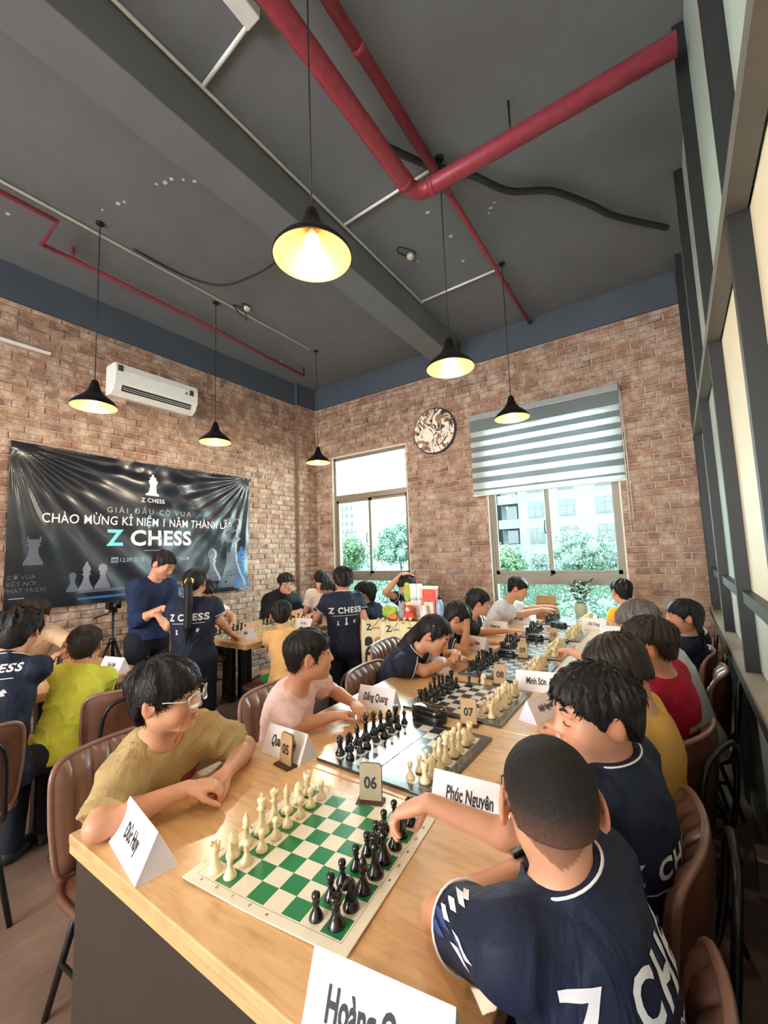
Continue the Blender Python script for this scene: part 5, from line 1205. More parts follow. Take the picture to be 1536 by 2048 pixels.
PEOPLE = {}
def person(label, head, look, neck, pelvis, face, hh=0.205, sw=0.30, arms=(None, None), legs='sit', tilt=0.0, skin='tan', hair=None, hairmat='black', shirt=M_navy, shirt_kind='tee', sleeve=0.62,
           trousers=M_trouser, shorts=False, res=0.009, bend=0.02, seed=1, specs=None, eyes='open', trim=None, group=None, feet_z=0.0, hunch=0.02, girth=1.0, hem=0.05, kl=1.0, crease=0.0045):
    c = np.array(head, float); N = np.array(neck, float); P = np.array(pelvis, float); k = sw/0.30
    u = nv(N-P); b = np.array([math.cos(math.radians(face)), math.sin(math.radians(face)), 0]); r = nv(np.cross(b, u)); fw = np.cross(u, r); R = head_axes(look, tilt)
    T = lambda t, x=0, y=0: P+(N-P)*t-fw*bend*4*t*(1-t)+r*x+fw*y
    RT = np.stack([r, fw, u], 1)
    root = thing('person', label, 'person', (float(P[0]), float(P[1]), 0), 0, group); off = np.array(root.location)
    Sh = [T(0.90, s*(sw/2-0.028*k), hunch) for s in (-1, 1)]            # left, right shoulder (s=-1 is the person's left)
    A = []
    for i, s in enumerate((-1, 1)):
        a = arms[i]
        if a is None: a = dict(hand=T(0.05, s*sw*0.38, 0.26)+np.array([0, 0, 0.02]))
        W = np.array(a['hand'], float); l1, l2 = 0.215*k*a.get('len', 1.0), 0.195*k*a.get('len', 1.0)
        El = np.array(a['elbow'], float) if 'elbow' in a else two_bone(Sh[i], W, l1, l2, np.array(a.get('pole', tuple(r*s*0.7-u*0.6-fw*0.3))))
        A.append((Sh[i], El, W, a, s))
    lo = np.min([c-0.62*hh, P-0.20*k, N-0.2]+[q for a in A for q in (a[1]-0.06, a[2]-0.20*k**0.5)], 0); hi = np.max([c+0.62*hh, P+0.20*k, N+0.2]+[q for a in A for q in (a[1]+0.06, a[2]+0.20*k**0.5)], 0)
    # ---- legs
    hp = [P+r*s*0.075*k-u*0.02 for s in (-1, 1)]; th, sh = 0.33*k*kl, 0.34*k*kl
    if legs == 'sit':
        kn = [hp[i]+nv(b+r*s*0.12+np.array([0, 0, 0.02]))*th for i, s in enumerate((-1, 1))]; an = [kn[i]*np.array([1, 1, 0])-b*0.04+np.array([0, 0, 0.05]) for i in (0, 1)]
    elif legs == 'stand':
        an = [hp[i]*np.array([1, 1, 0])+r*s*0.02+np.array([0, 0, 0.06]) for i, s in enumerate((-1, 1))]; kn = [lerp(hp[i], an[i], 0.48)+b*0.015 for i in (0, 1)]
    else: kn, an = [np.array(q, float) for q in legs[0]], [np.array(q, float) for q in legs[1]]
    lo = np.minimum(lo, np.min(kn+an, 0)-0.12*k); hi = np.maximum(hi, np.max(kn+an, 0)+0.12*k); hi[2] = max(hi[2], c[2]+0.6*hh)
    lo[2] = max(lo[2], 0.0)-0.01
    # ---- body
    F = Field(lo, hi, res)
    def torso(G, e, kk=0.04):
        g = girth
        G.ell(T(0.0), ((0.128*k+e)*g, (0.105*k+e)*g, 0.11*k+e), RT, kk*k); G.ell(T(0.30), ((0.120*k+e)*g, (0.096*k+e)*g, 0.15*k+e), RT, kk*k); G.ell(T(0.66), ((0.132*k+e)*g, (0.096*k+e)*g, 0.16*k+e), RT, kk*k)
        for s in (0, 1): G.cone(T(0.84), Sh[s], 0.062*k+e, 0.046*k+e, kk*k); G.cone(T(0.97), Sh[s], 0.038*k+e*0.5, 0.036*k+e, 0.03*k)
    torso(F, 0.0)
    F.cone(T(0.90), c+R@np.array([0, -0.10, -0.20])*hh, 0.050*k, 0.215*hh, 0.03)
    head_field(F, c, R, hh)
    for (S_, El, W, a, s) in A:
        F.cone(S_, El, 0.040*k, 0.0315*k, 0.02); F.cone(El, lerp(El, W, 0.35), 0.0315*k, 0.0300*k, 0.012); F.cone(lerp(El, W, 0.35), W, 0.0300*k, 0.0200*k, 0.012)
        hd = np.array(a.get('dir', W-El), float); pn = np.array(a.get('palm', (0, 0, -1)), float); d = nv(hd); pn = pn-d*(pn@d)
        if np.linalg.norm(pn) < 1e-3: pn = np.array([0.1, 0.2, -1.0])
        pn = nv(pn); sd = np.cross(d, pn)*(-s)     # the thumb side
        if 'thumb' in a: sd = np.array(a['thumb'], float)
        hand(F, W, d, pn, sd, a.get('hl', 0.145*k**0.8), a.get('curl', (18, 26, 16)), a.get('spread', 0.15), a.get('th', 0.35))
    for i in (0, 1):
        F.cone(hp[i], kn[i], 0.068*k, 0.046*k, 0.03); F.cone(kn[i], lerp(kn[i], an[i], 0.3), 0.046*k, 0.047*k, 0.02); F.cone(lerp(kn[i], an[i], 0.3), an[i], 0.047*k, 0.028*k, 0.02)
        F.cone(an[i]-np.array([0, 0, 0.015]), an[i]+b*0.11*k+np.array([0, 0, -0.028]), 0.028*k, 0.022*k, 0.02)
    V, Q = F.nets()
    l = (V-c)@R/hh; col = np.ones((len(V), 3), np.float32)
    def tint(mask, cc): col[mask] = col[mask]*np.array(cc)
    near_h = np.abs(l).max(1) < 0.75
    lip = near_h & (np.abs(l[:, 0]) < 0.095*(1-((l[:, 2]+0.252)/0.075)**2).clip(0, 1)**0.5) & (l[:, 1] > 0.30) & (np.abs(l[:, 2]+0.252) < 0.06); tint(lip, (0.86, 0.62, 0.62))
    ear = near_h & (np.abs(l[:, 0]) > 0.345) & (l[:, 1] < 0.08); tint(ear, (1.0, 0.86, 0.82))
    chk = near_h & (np.abs(np.abs(l[:, 0])-0.19) < 0.09) & (np.abs(l[:, 2]+0.13) < 0.09) & (l[:, 1] > 0.2); tint(chk, (1.0, 0.93, 0.90))
    if hair and hair.get('scalp', 0.0):
        sc = near_h & (l[:, 2] > np.interp(np.degrees(np.arctan2(np.abs(l[:, 0]), l[:, 1])), [0, 40, 60, 80, 95, 120, 180], [0.22, 0.2, 0.06, -0.06, 0.10, -0.10, -0.32])) & (np.abs(l[:, 0]) < 0.37); tint(sc, (0.45, 0.42, 0.42))
    body = link('body', np_mesh('body', V-off, Q, SK[skin], True, col), root)
    fr = l[:, 1] > 0.15
    def surf(x, z, lift=0.004):
        m = near_h & fr & (np.abs(l[:, 0]-x) < max(0.05, res/hh*1.2)) & (np.abs(l[:, 2]-z) < max(0.05, res/hh*1.2))
        if not m.any(): return c+R@np.array([x, 0.36, z])*hh-off
        d2 = (l[m, 0]-x)**2+(l[m, 2]-z)**2; w = np.exp(-d2/0.0006)+1e-9; y = (l[m, 1]*w).sum()/w.sum(); return c+R@np.array([x, y+lift/hh, z])*hh-off
    for s in (-1, 1):
        m = MB(); pts = [Vector(surf(s*x, 0.115+dz, 0.001)) for x, dz in ((0.065, -0.008), (0.11, 0.012), (0.16, 0.016), (0.215, -0.012))]; m.tube(smooth_path(pts, 4), [0.006*hh, 0.013*hh, 0.017*hh, 0.018*hh, 0.018*hh, 0.018*hh, 0.018*hh, 0.017*hh, 0.016*hh, 0.013*hh, 0.010*hh, 0.008*hh, 0.004*hh], 6); m.build('eyebrow', M_lash, root)
        if eyes == 'open':
            q = surf(s*0.145, 0.008, 0.0); m = MB(); fwd_ = Vector(R[:, 1]); 
            M4 = Matrix(((R[0][0], R[0][1], R[0][2], q[0]), (R[1][0], R[1][1], R[1][2], q[1]), (R[2][0], R[2][1], R[2][2], q[2]), (0, 0, 0, 1)))
            pr = []
            for j in range(7):
                f_ = j/6; pr.append([(math.cos(t)*0.062*(1-f_*f_)**0.5, 0.014*f_-0.004, math.sin(t)*abs(math.sin(t))**0.4*0.024*(1-f_*f_)**0.5) for t in np.linspace(0, 2*PI, 17)[:-1]])
            Vv = [M4 @ (Vector(p)*hh) for rr_ in pr for p in rr_]; Ff = [(j*16+i, j*16+(i+1) % 16, (j+1)*16+(i+1) % 16, (j+1)*16+i) for j in range(6) for i in range(16)]
            m.add(Vv, Ff, True); e_ = m.build('eye', M_eye, root)
            m = MB(); m.lathe([(0.0, 0.0115*hh), (0.019*hh, 0.0105*hh), (0.021*hh, 0.004*hh)], (0, 0, 0), 12, M4.to_3x3().to_4x4() @ Matrix.Rotation(-PI/2, 4, 'X'), False, False)
            m.V = [Vector(v)+Vector(q) for v in m.V]; m.build('iris', M_iris, e_)
        m = MB(); zz = 0.030 if eyes == 'open' else -0.012; cv = 0.018 if eyes == 'open' else -0.014
        m.tube(smooth_path([Vector(surf(s*x, zz+cv*cc-(0.018 if eyes == 'open' else 0)*abs(cc-1), 0.0012)) for x, cc in ((0.085, 0), (0.12, 0.8), (0.16, 1), (0.20, 0.5), (0.215, 0))], 4), 0.007*hh, 5); m.build('eyelashes', M_lash, root)
    if hair is not None:
        hv, hq = hair_mesh(c, R, hh, hair, min(res, 0.0065) if res > 0.005 else 0.0042, seed)
        if hairmat != 'buzz':
            s_v, s_q = strands(hv, hq, c, R, hh, 2600 if res < 0.005 else (1200 if res < 0.007 else 500), seed, hair.get('len', 0.11), hair.get('lift', 0.008), 1.0, hair.get('smin', -0.3)); hq = np.concatenate([hq, s_q+len(hv)]); hv = np.concatenate([hv, s_v])
        lz = ((hv-c)@R/hh); hc = np.repeat(np.clip((lz[:, 2:3]+0.20)/0.60, 0, 1), 3, 1)
        link('hair', np_mesh('hair', hv-off, hq, HR[hairmat], True, hc), root)
    if specs:
        mt = M_specs_l if specs == 'clear' else M_specs
        m = MB(); gl = []
        for s in (-1, 1):
            ctr = np.array([s*0.165, 0.475, -0.005]); pts = [c+R@(ctr+np.array([0.125*math.copysign(abs(math.cos(t))**0.7, math.cos(t)), -0.05*abs(math.cos(t)) if math.cos(t)*s > 0 else 0, 0.095*math.copysign(abs(math.sin(t))**0.7, math.sin(t))]))*hh-off for t in np.linspace(0, 2*PI, 25)[:-1]]
            m.tube([Vector(p) for p in pts], 0.0019, 6, closed=True); gl.append(pts)
            m.tube([Vector(c+R@np.array(q)*hh-off) for q in ((s*0.285, 0.43, 0.03), (s*0.345, 0.36, 0.035), (s*0.378, 0.02, 0.04), (s*0.375, -0.06, -0.02))], 0.0017, 6)
        m.tube([Vector(c+R@np.array(q)*hh-off) for q in ((-0.045, 0.475, 0.01), (0, 0.485, 0.025), (0.045, 0.475, 0.01))], 0.0017, 6)
        g = m.build('glasses', mt, root)
        for pts in gl: mm = MB(); mm.add([Vector(p) for p in pts], [tuple(range(24))]); mm.build('lens', M_lensg, g)
    # ---- trousers or shorts, shoes
    res2 = max(res, 0.008); G = Field(lo-0.03, np.maximum(np.max(kn+an+[P], 0)+0.16*k, P+0.16*k), res2)
    G.ell(T(0.0), ((0.138*k)*girth, (0.115*k)*girth, 0.115*k), RT, 0.04*k)
    for i in (0, 1):
        if shorts: e = lerp(hp[i], kn[i], 0.92); G.cone(hp[i], e, 0.080*k, 0.068*k, 0.02, cut=(e, nv(kn[i]-hp[i])))
        else: G.cone(hp[i], kn[i], 0.079*k, 0.058*k, 0.02); G.cone(kn[i], an[i], 0.056*k, 0.044*k, 0.02, cut=(an[i]+np.array([0, 0, -0.005]), (0, 0, -1)))
    G.plane(T(0.18), u); tv, tq = G.nets(); link('shorts' if shorts else 'trousers', np_mesh('trousers', tv-off, tq, trousers), root)
    for i in (0, 1):
        m = MB(); a_ = an[i]-off; q = Vector(a_)
        G = Field(an[i]-0.2*k, an[i]+0.2*k, 0.009); G.ell(an[i]+b*0.05*k+np.array([0, 0, -0.028]), (0.12*k, 0.046*k, 0.034), np.stack([b, np.cross((0, 0, 1), b), (0, 0, 1)], 1), 0.01); G.cone(an[i], an[i]+np.array([0, 0, 0.0]), 0.038*k, 0.038*k, 0.02)
        G.plane(np.array([0, 0, max(0.001, an[i][2]-0.049)]), (0, 0, -1)); sv, sq = G.nets(); link('shoe', np_mesh('shoe', sv-off, sq, M_shoe), root)
    # ---- shirt
    e = 0.011*k**0.5; G = Field(lo-0.03, np.maximum(hi, c)+0.02, max(res, 0.0048)); torso(G, e, 0.042)
    G.ell(T(-0.06), ((0.140*k+e)*girth, (0.116*k+e)*girth, 0.12*k), RT, 0.05)
    cuffs = []
    for (S_, El, W, a, s) in A:
        tt = min(sleeve, 1.0); cu = lerp(S_, El, tt); ax = nv(El-S_); full = sleeve > 1
        G.cone(S_-ax*0.01, lerp(S_, El, tt+0.15) if not full else El, 0.050*k+e*0.7, (0.052*k if not full else 0.040*k)+e*0.8, 0.03*k, cut=None if full else (cu, ax))
        if full: cu = lerp(El, W, sleeve-1); ax = nv(W-El); G.cone(El, lerp(El, W, sleeve-0.9), 0.043*k+e*0.5, 0.034*k+e*0.5, 0.015, cut=(cu, ax))
        cuffs.append((cu, ax, (0.050+(0.002)*tt/(tt+0.15))*k+e*0.78))
    nb = T(0.985); nu = nv(c+R@np.array([0, -0.1, -0.3])*hh-T(0.92)); nr = 0.222*hh
    if shirt_kind == 'polo':
        G.cone(nb-nu*0.012*k, nb+nu*0.05*k, nr+0.034*k, nr+0.016*k, 0.012, cut=(nb+nu*0.040*k, nv(nu+fw*0.15)))
    G.cone(nb+nu*(0.034 if shirt_kind != 'polo' else 0.012)*k+fw*0.010*k, nb+nu*0.16, nr*1.02+0.003, nr*1.06+0.003, 0.004, 'cut')
    if shirt_kind == 'polo': G.cone(nb+fw*0.09*k-u*0.05*k, nb+nu*0.06*k+fw*0.075*k, 0.008*k, 0.034*k, 0.006, 'cut')
    for (S_, El, W, a, s) in A:
        if sleeve <= 1: pass
    G.plane(T(-hem/max(0.1, np.linalg.norm(N-P))*1.5), -u)
    sv, sq = G.nets(); sv = folds(sv, sq, seed, crease*k**0.5, P, u); shm = link('shirt' if shirt_kind != 'jacket' else 'jacket', np_mesh('shirt', sv-off, sq, shirt), root)
    for (cu, ax, rr) in cuffs:
        if trim: ring(root, 'cuff_trim', cu-ax*0.006-off, ax, rr+0.0012, 0.0022, trim)
    if trim and shirt_kind == 'polo':
        m = MB(); pts = []
        x_ = nv(np.cross(nu, fw)); y_ = np.cross(x_, nu)*-1
        for t in np.linspace(-2.45, 2.45, 26):
            pts.append(Vector(nb+nu*(0.036+0.012*math.cos(t))*k+(-fw*math.cos(t)+x_*math.sin(t))*(nr+0.021*k)-off))
        m.tube(pts, 0.0023*k, 6); m.build('collar_trim', trim, root)
    from mathutils.bvhtree import BVHTree
    PEOPLE[label] = dict(root=root, off=off, T=T, r=r, fw=fw, u=u, k=k, A=A, cuffs=cuffs, c=c, R=R, hh=hh, shirt=shm, bvh=BVHTree.FromPolygons([Vector(v) for v in (sv-off)], [tuple(int(i) for i in q) for q in sq]), girth=girth)
    return PEOPLE[label]
def back_print(p, body, size, t=0.66, mat=None, sx=1.0, bold=0.03, x=0.0, name='lettering', me=None, side=-1, space=1.0):
    """lettering laid on the back (side -1) or the chest (side 1) of a shirt"""
    o = p['T'](t, x*p['k'], side*0.25)-p['off']; me = me or text_mesh(body, size, bold=bold, sx=sx, space=space)
    M = frame(o, tuple(p['r']*(-side)), tuple(p['u'])); me = project(me, M, p['bvh']); me.materials.clear(); me.materials.append(mat or M_prin)
    for q in me.polygons: q.material_index = 0
    return link(name, me, p['root'])
def back_logo(p, t0=0.66, s=1.0):
    back_print(p, 'Z CHESS', 0.062*s, t0, space=1.15, bold=0.035)
    k = s; back_print(p, '', 0, t0-0.10, name='print_line', me=poly_mesh([(-0.11*k, -0.002), (0.11*k, -0.002), (0.11*k, 0.002), (-0.11*k, 0.002)]))
    for x, kk in ((-0.075, 'pawn'), (0.0, 'king'), (0.075, 'knight')):
        pts = outline(kk, 0.75) if kk != 'knight' else [(a*0.75, b_*0.75) for a, b_ in HORSE]
        back_print(p, '', 0, t0-0.29, x=x/p['k'], name='print_emblem', me=poly_mesh(pts), mat=M_prin)
def sleeve_marks(p, i, n=5, seed=3):
    """pointed white leaves scattered along a sleeve"""
    S_, El, W, a, s = p['A'][i]; ax = nv(El-S_); rg = random.Random(seed)
    base = p['r']*s*0.75+p['u']*0.65-p['fw']*0.2; base = nv(base-ax*(base@ax)); oth = np.cross(ax, base)
    for j in range(n):
        ang = -0.75+1.5*((j*0.382+0.2) % 1.0); t = 0.12+0.40*((j*0.618+0.1) % 1.0); o = lerp(S_, El, t)
        rad = nv(base*math.cos(ang)+oth*math.sin(ang)); L = rg.uniform(0.024, 0.04)*p['k']; wd = 0.0065*p['k']
        me = poly_mesh([(-L, 0), (-L*0.2, wd), (L, 0), (L*0.2, -wd)]); M = frame(o+rad*0.12*p['k']-p['off'], tuple(nv(ax+0.4*np.cross(ax, rad))), tuple(np.cross(rad, ax)))
        me = project(me, M, p['bvh']); me.materials.clear(); me.materials.append(M_prin if j % 3 else M_pblue); link('sleeve_print', me, p['root'])
# ================================================================ the players and the grown-ups
H_full = dict(top=0.085, side=0.045, front=0.17, ear=0.08, nape=-0.34, rough=0.016)
H_bowl = dict(top=0.080, side=0.055, front=0.14, ear=0.06, nape=-0.40, temple=0.03, rough=0.012)
H_buzz = dict(top=0.018, side=0.004, front=0.27, ear=0.11, nape=-0.34, temple=0.10, rough=0.002, scalp=1)
H_fade = dict(top=0.075, side=0.012, front=0.20, ear=0.12, nape=-0.30, rough=0.013, scalp=1)
H_mop = dict(top=0.105, side=0.065, front=0.12, ear=0.04, nape=-0.38, temple=0.05, rough=0.024, jag=0.03)
FINE = 0.0042
def table_arms(P, face, reach=0.36, w=0.13, z=0.785, tight=0):
    b = Vector((math.cos(math.radians(face)), math.sin(math.radians(face)), 0)); r = Vector((b.y, -b.x, 0)); p = Vector((P[0], P[1], 0))
    return tuple(dict(hand=tuple(p+b*reach+r*s*w*0.55+Vector((0, 0, z))), dir=tuple(b*0.6-r*s*0.7), palm=(0, 0, -1), pole=tuple(r*s*(0.15 if tight else 1.0)-Vector((0, 0, 0.4 if not tight else 1.0)))) for s in (-1, 1))

# --- left side of the long table
p = person('person in a khaki tee and clear glasses, hands crossed on the table corner', (-1.27, 0.697, 1.048), (0.80, 0.58, -0.02), (-1.335, 0.72, 0.905), (-1.53, 0.76, 0.53), 4, hh=0.212, sw=0.32, res=FINE, eyes='open',
    arms=(dict(elbow=(-1.285, 0.985, 0.787), hand=(-1.178, 0.838, 0.797), dir=(0.02, -0.10, -0.015), palm=(-0.1, 0, -1), curl=(25, 40, 25), hl=0.135, th=0.2), dict(elbow=(-1.245, 0.512, 0.789), hand=(-1.168, 0.702, 0.812), dir=(0.055, 0.088, -0.01), palm=(0, 0.1, -1), curl=(38, 55, 30), hl=0.138, spread=0.25)),
    hair=H_bowl, sleeve=0.80, crease=0.0085, shirt=M_khaki, specs='clear', seed=3, tilt=-0.05, hunch=0.035)
back_print(p, '', 0, 0.70, name='chest_print', x=-0.055, side=1, me=poly_mesh([(-0.035, -0.03), (0.035, -0.03), (0.035, 0.03), (-0.035, 0.03)]), mat=plain('maroon_print', rgb(140, 56, 50), 0.8))
m = MB(); c_ = p['c']; R_ = p['R']; h_ = p['hh']; m.tube(smooth_path([Vector(c_+R_@np.array(q)*h_-p['off']) for q in ((0.30, 0.44, 0.02), (0.31, 0.36, -0.25), (0.22, 0.22, -0.50), (0.10, 0.16, -0.60))], 6), 0.0012, 5); m.build('glasses_cord', plain('brown_cord', rgb(110, 54, 36), 0.6), p['root'])
person('person in a pale pink tee turned to look back across the room', (-1.238, 1.262, 1.044), (0.62, 0.78, 0.04), (-1.315, 1.255, 0.905), (-1.50, 1.36, 0.53), 22, hh=0.205, sw=0.29, res=0.0055,
    arms=(dict(hand=(-1.20, 1.50, 0.79), dir=(0.6, -0.5, 0)), dict(elbow=(-1.275, 1.168, 0.787), hand=(-1.178, 1.338, 0.795), dir=(0.30, 0.85, 0), palm=(0.1, 0, -1), curl=(62, 80, 40), hl=0.125)), hair=dict(H_fade, nape=-0.24, side=0.02, top=0.07), shirt=M_pink, seed=5)
girl_locks = [((0, -0.42, 0.05), (0.02, -0.55, -0.45), 0.13, 0.15), ((0.02, -0.55, -0.45), (0.0, -0.72, -1.0), 0.15, 0.11), ((0.0, -0.72, -1.0), (-0.05, -0.85, -1.5), 0.11, 0.05), ((0.12, -0.36, -0.1), (0.12, -0.5, -0.7), 0.10, 0.07)]
p = person('person with long black hair in a navy polo, chin resting on folded arms', (-1.153, 2.187, 0.968), (0.85, 0.18, -0.50), (-1.27, 2.16, 0.870), (-1.52, 2.14, 0.53), 8, hh=0.215, sw=0.29, res=0.0065, eyes='down',
    arms=(dict(elbow=(-1.19, 2.50, 0.787), hand=(-1.09, 2.36, 0.835), dir=(0.1, -0.8, 0.05), curl=(30, 45, 30), hl=0.12), dict(elbow=(-1.18, 2.10, 0.787), hand=(-1.085, 2.335, 0.805), dir=(0.25, 0.9, 0.0), palm=(-0.4, 0, -1), curl=(40, 50, 30), hl=0.12)),
    hair=dict(top=0.05, side=0.035, front=0.27, ear=0.02, nape=-0.5, rough=0.008, locks=girl_locks), shirt_kind='polo', trim=M_trim, seed=7, sleeve=0.55)
m = MB(); m.box(tuple(p['c']+p['R']@np.array([0.30, -0.05, 0.32])*0.215-p['off']), (0.012, 0.03, 0.006)); m.build('hair_clip', M_gold, p['root'])
person('person in a navy polo leaning the forehead on one hand beside the long-haired girl', (-1.227, 2.68, 0.985), (0.75, 0.45, -0.45), (-1.32, 2.70, 0.88), (-1.53, 2.74, 0.53), 5, hh=0.20, sw=0.29, res=0.008, eyes='down',
    arms=(dict(elbow=(-1.20, 2.86, 0.79), hand=(-1.06, 2.93, 0.79), dir=(0.9, 0.1, -0.05)), dict(elbow=(-1.165, 2.62, 0.79), hand=(-1.15, 2.655, 0.935), dir=(-0.05, 0.05, 1), palm=(-1, 0.4, 0), curl=(20, 35, 20), hl=0.115)), hair=H_full, shirt_kind='polo', trim=M_trim, seed=8)
person('person in a black tee sitting fourth along the left of the long table', (-1.30, 3.257, 1.018), (0.80, 0.55, -0.12), (-1.375, 3.25, 0.89), (-1.56, 3.25, 0.53), 5, hh=0.205, sw=0.29, res=0.009, arms=(None, dict(elbow=(-1.30, 3.30, 0.785), hand=(-1.12, 3.40, 0.785), dir=(0.8, 0.35, 0), curl=(4, 6, 4))), hair=H_full, shirt=M_blackc, seed=9)
person('person in a pale grey shirt reaching over the far end of the table', (-1.188, 3.97, 1.067), (0.92, 0.15, -0.36), (-1.285, 3.95, 0.935), (-1.50, 3.95, 0.55), 8, hh=0.205, sw=0.30, res=0.009, eyes='down',
    arms=(dict(hand=(-1.0, 4.18, 0.885), dir=(0.7, 0.4, 0.0)), dict(elbow=(-1.17, 3.92, 0.84), hand=(-1.00, 4.06, 0.875), dir=(0.8, 0.4, 0))), hair=H_fade, shirt=M_whitec, seed=10)
# --- right side
p = person('person with cropped hair and navy polo in the foreground, reaching over the green board', (-0.188, 0.722, 1.046), (-0.40, 0.90, -0.10), (-0.172, 0.722, 0.940), (-0.125, 0.72, 0.53), 158, hh=0.196, sw=0.285, res=FINE, specs='dark', sleeve=0.60,
    arms=(dict(elbow=(-0.400, 0.728, 0.789), hand=(-0.262, 0.868, 0.845), dir=(0.35, 0.8, 0.45), curl=(35, 45, 25), hl=0.13), dict(elbow=(-0.268, 0.955, 0.815), hand=(-0.478, 0.842, 0.905), dir=(-0.80, -0.12, -0.42), palm=(-0.35, -0.15, -0.9), curl=((12, 34, 24), (18, 40, 28), (26, 48, 30), (34, 52, 30)), hl=0.150, spread=0.22, th=0.62)),
    hair=dict(H_buzz, nape=-0.12), hairmat='buzz', shirt_kind='polo', trim=M_trim, seed=11, hunch=0.03)
back_print(p, 'Z CHESS', 0.078, 0.80, space=1.2, bold=0.03, sx=0.85, x=0.03); back_print(p, 'NƠI PHÁT TRIỂN TƯ DUY THÔNG MINH', 0.022, 0.66, bold=0.02)
back_print(p, '', 0, 0.20, name='print_emblem', x=0.08, me=poly_mesh(outline('king', 0.9))); sleeve_marks(p, 0, 9, 4)
S_, El, W, a, s_ = p['A'][0]; ax = nv(W-El); wq = lerp(El, W, 0.90)
w = ring(p['root'], 'watch_strap', wq-p['off'], ax, 0.0235, 0.0035, M_black_rubber); 
m = MB(); nn = nv(np.array([-0.35, 0.1, 0.9])-ax*(np.array([-0.35, 0.1, 0.9])@ax)); m.box((0, 0, 0), (0.028, 0.034, 0.010), frame(wq+nn*0.027-p['off'], tuple(np.cross(ax, nn)), tuple(ax)), 0.003); w2 = m.build('watch_face', M_blk_gloss, p['root'])
p = person('person in a navy print polo with a thick fringe, looking down to the left', (-0.172, 1.110, 1.057), (-0.86, -0.46, -0.10), (-0.150, 1.140, 0.945), (-0.15, 1.19, 0.53), 160, hh=0.208, sw=0.285, res=FINE, eyes='down', sleeve=0.6,
    arms=(dict(hand=(-0.36, 1.10, 0.79), dir=(-0.6, 0.4, 0)), dict(elbow=(-0.330, 1.425, 0.79), hand=(-0.395, 1.24, 0.80), dir=(-0.3, -0.8, 0.0), palm=(0, 0, -1))),
    hair=dict(H_mop, rough=0.012, top=0.085, side=0.05, front=0.21, ear=0.09, nape=-0.30, lift=0.006, len=0.09, smin=0.12), hairmat='black', shirt_kind='polo', trim=M_trim, seed=12)
back_logo(p, 0.62, 1.0); sleeve_marks(p, 0, 5, 6)
person('person in a mustard tee mostly hidden between the fringe boy and the red tee', (-0.165, 1.585, 1.040), (-0.86, 0.22, -0.45), (-0.115, 1.60, 0.915), (-0.12, 1.66, 0.53), 170, hh=0.21, sw=0.265, res=0.006, eyes='down', hair=dict(H_mop, front=0.16, top=0.085, side=0.035, nape=-0.24, rough=0.013), hairmat='brown', shirt=M_mustard, seed=13, arms=table_arms((0.0, 1.68), 170, 0.36, 0.2))
p = person('person in a red tee with pale print on the back, seen in profile', (-0.095, 1.985, 1.045), (-0.98, 0.06, -0.04), (-0.055, 2.03, 0.925), (-0.08, 2.12, 0.53), 160, hh=0.208, sw=0.285, res=0.0055, hair=dict(H_full, front=0.18, side=0.028, ear=0.11, nape=-0.20), hairmat='brown', shirt=M_redc, seed=14,
    arms=(dict(hand=(-0.36, 2.02, 0.79), dir=(-0.8, 0.3, 0)), dict(elbow=(-0.30, 2.33, 0.85), hand=(-0.49, 2.52, 0.875), dir=(-0.65, 0.6, -0.15), curl=(30, 40, 30))))
for q, (x, t, ww, hh_) in enumerate([(-0.02, 0.62, 0.05, 0.012), (0.03, 0.56, 0.02, 0.03), (-0.03, 0.50, 0.035, 0.008), (0.0, 0.42, 0.045, 0.032), (0.05, 0.40, 0.012, 0.03), (-0.01, 0.30, 0.05, 0.01)]):
    back_print(p, '', 0, t, x=x, name='back_print', me=poly_mesh([(-ww, -hh_), (ww*0.8, -hh_*1.2), (ww, hh_*0.7), (0, hh_*1.3), (-ww*0.9, hh_)]), mat=M_beige)
person('person with hair coloured grey for window glare, just behind the red tee', (-0.150, 2.478, 1.050), (-0.9, 0.1, -0.35), (-0.08, 2.49, 0.93), (0.03, 2.52, 0.53), 176, hh=0.205, sw=0.29, res=0.009, eyes='down', hair=dict(H_full), hairmat='grey', shirt=M_whitec, seed=15, arms=table_arms((0.0, 2.5), 176, 0.34, 0.2))
pig = [((0.30, -0.22, 0.0), (0.36, -0.30, -0.35), 0.09, 0.08), ((0.36, -0.30, -0.35), (0.34, -0.30, -0.85), 0.08, 0.03), ((-0.30, -0.22, 0.0), (-0.36, -0.30, -0.35), 0.09, 0.08), ((-0.36, -0.30, -0.35), (-0.34, -0.30, -0.85), 0.08, 0.03)]
p = person('person with plaited black hair and a navy polo by the partition', (0.050, 3.238, 0.985), (-0.97, -0.14, -0.02), (0.065, 3.25, 0.862), (0.04, 3.30, 0.50), 172, hh=0.215, sw=0.25, res=0.0075, hair=dict(top=0.05, side=0.035, front=0.17, ear=0.05, nape=-0.40, rough=0.01, locks=pig), shirt_kind='polo', trim=M_trim, seed=16, arms=table_arms((0.02, 3.28), 172, 0.30, 0.2, 0.72))
sleeve_marks(p, 0, 4, 8)
person('person in a golden yellow tee at the window end, seen from behind', (-0.357, 4.167, 1.040), (-0.55, 0.80, -0.05), (-0.33, 4.15, 0.905), (-0.13, 4.02, 0.52), 140, hh=0.21, sw=0.31, res=0.008, hair=H_fade, shirt=M_yellow, seed=17, arms=(dict(elbow=(-0.41, 3.99, 0.79), hand=(-0.47, 4.18, 0.79), dir=(0.2, 0.8, 0)), dict(hand=(-0.42, 4.30, 0.79), dir=(-0.7, -0.2, 0))))
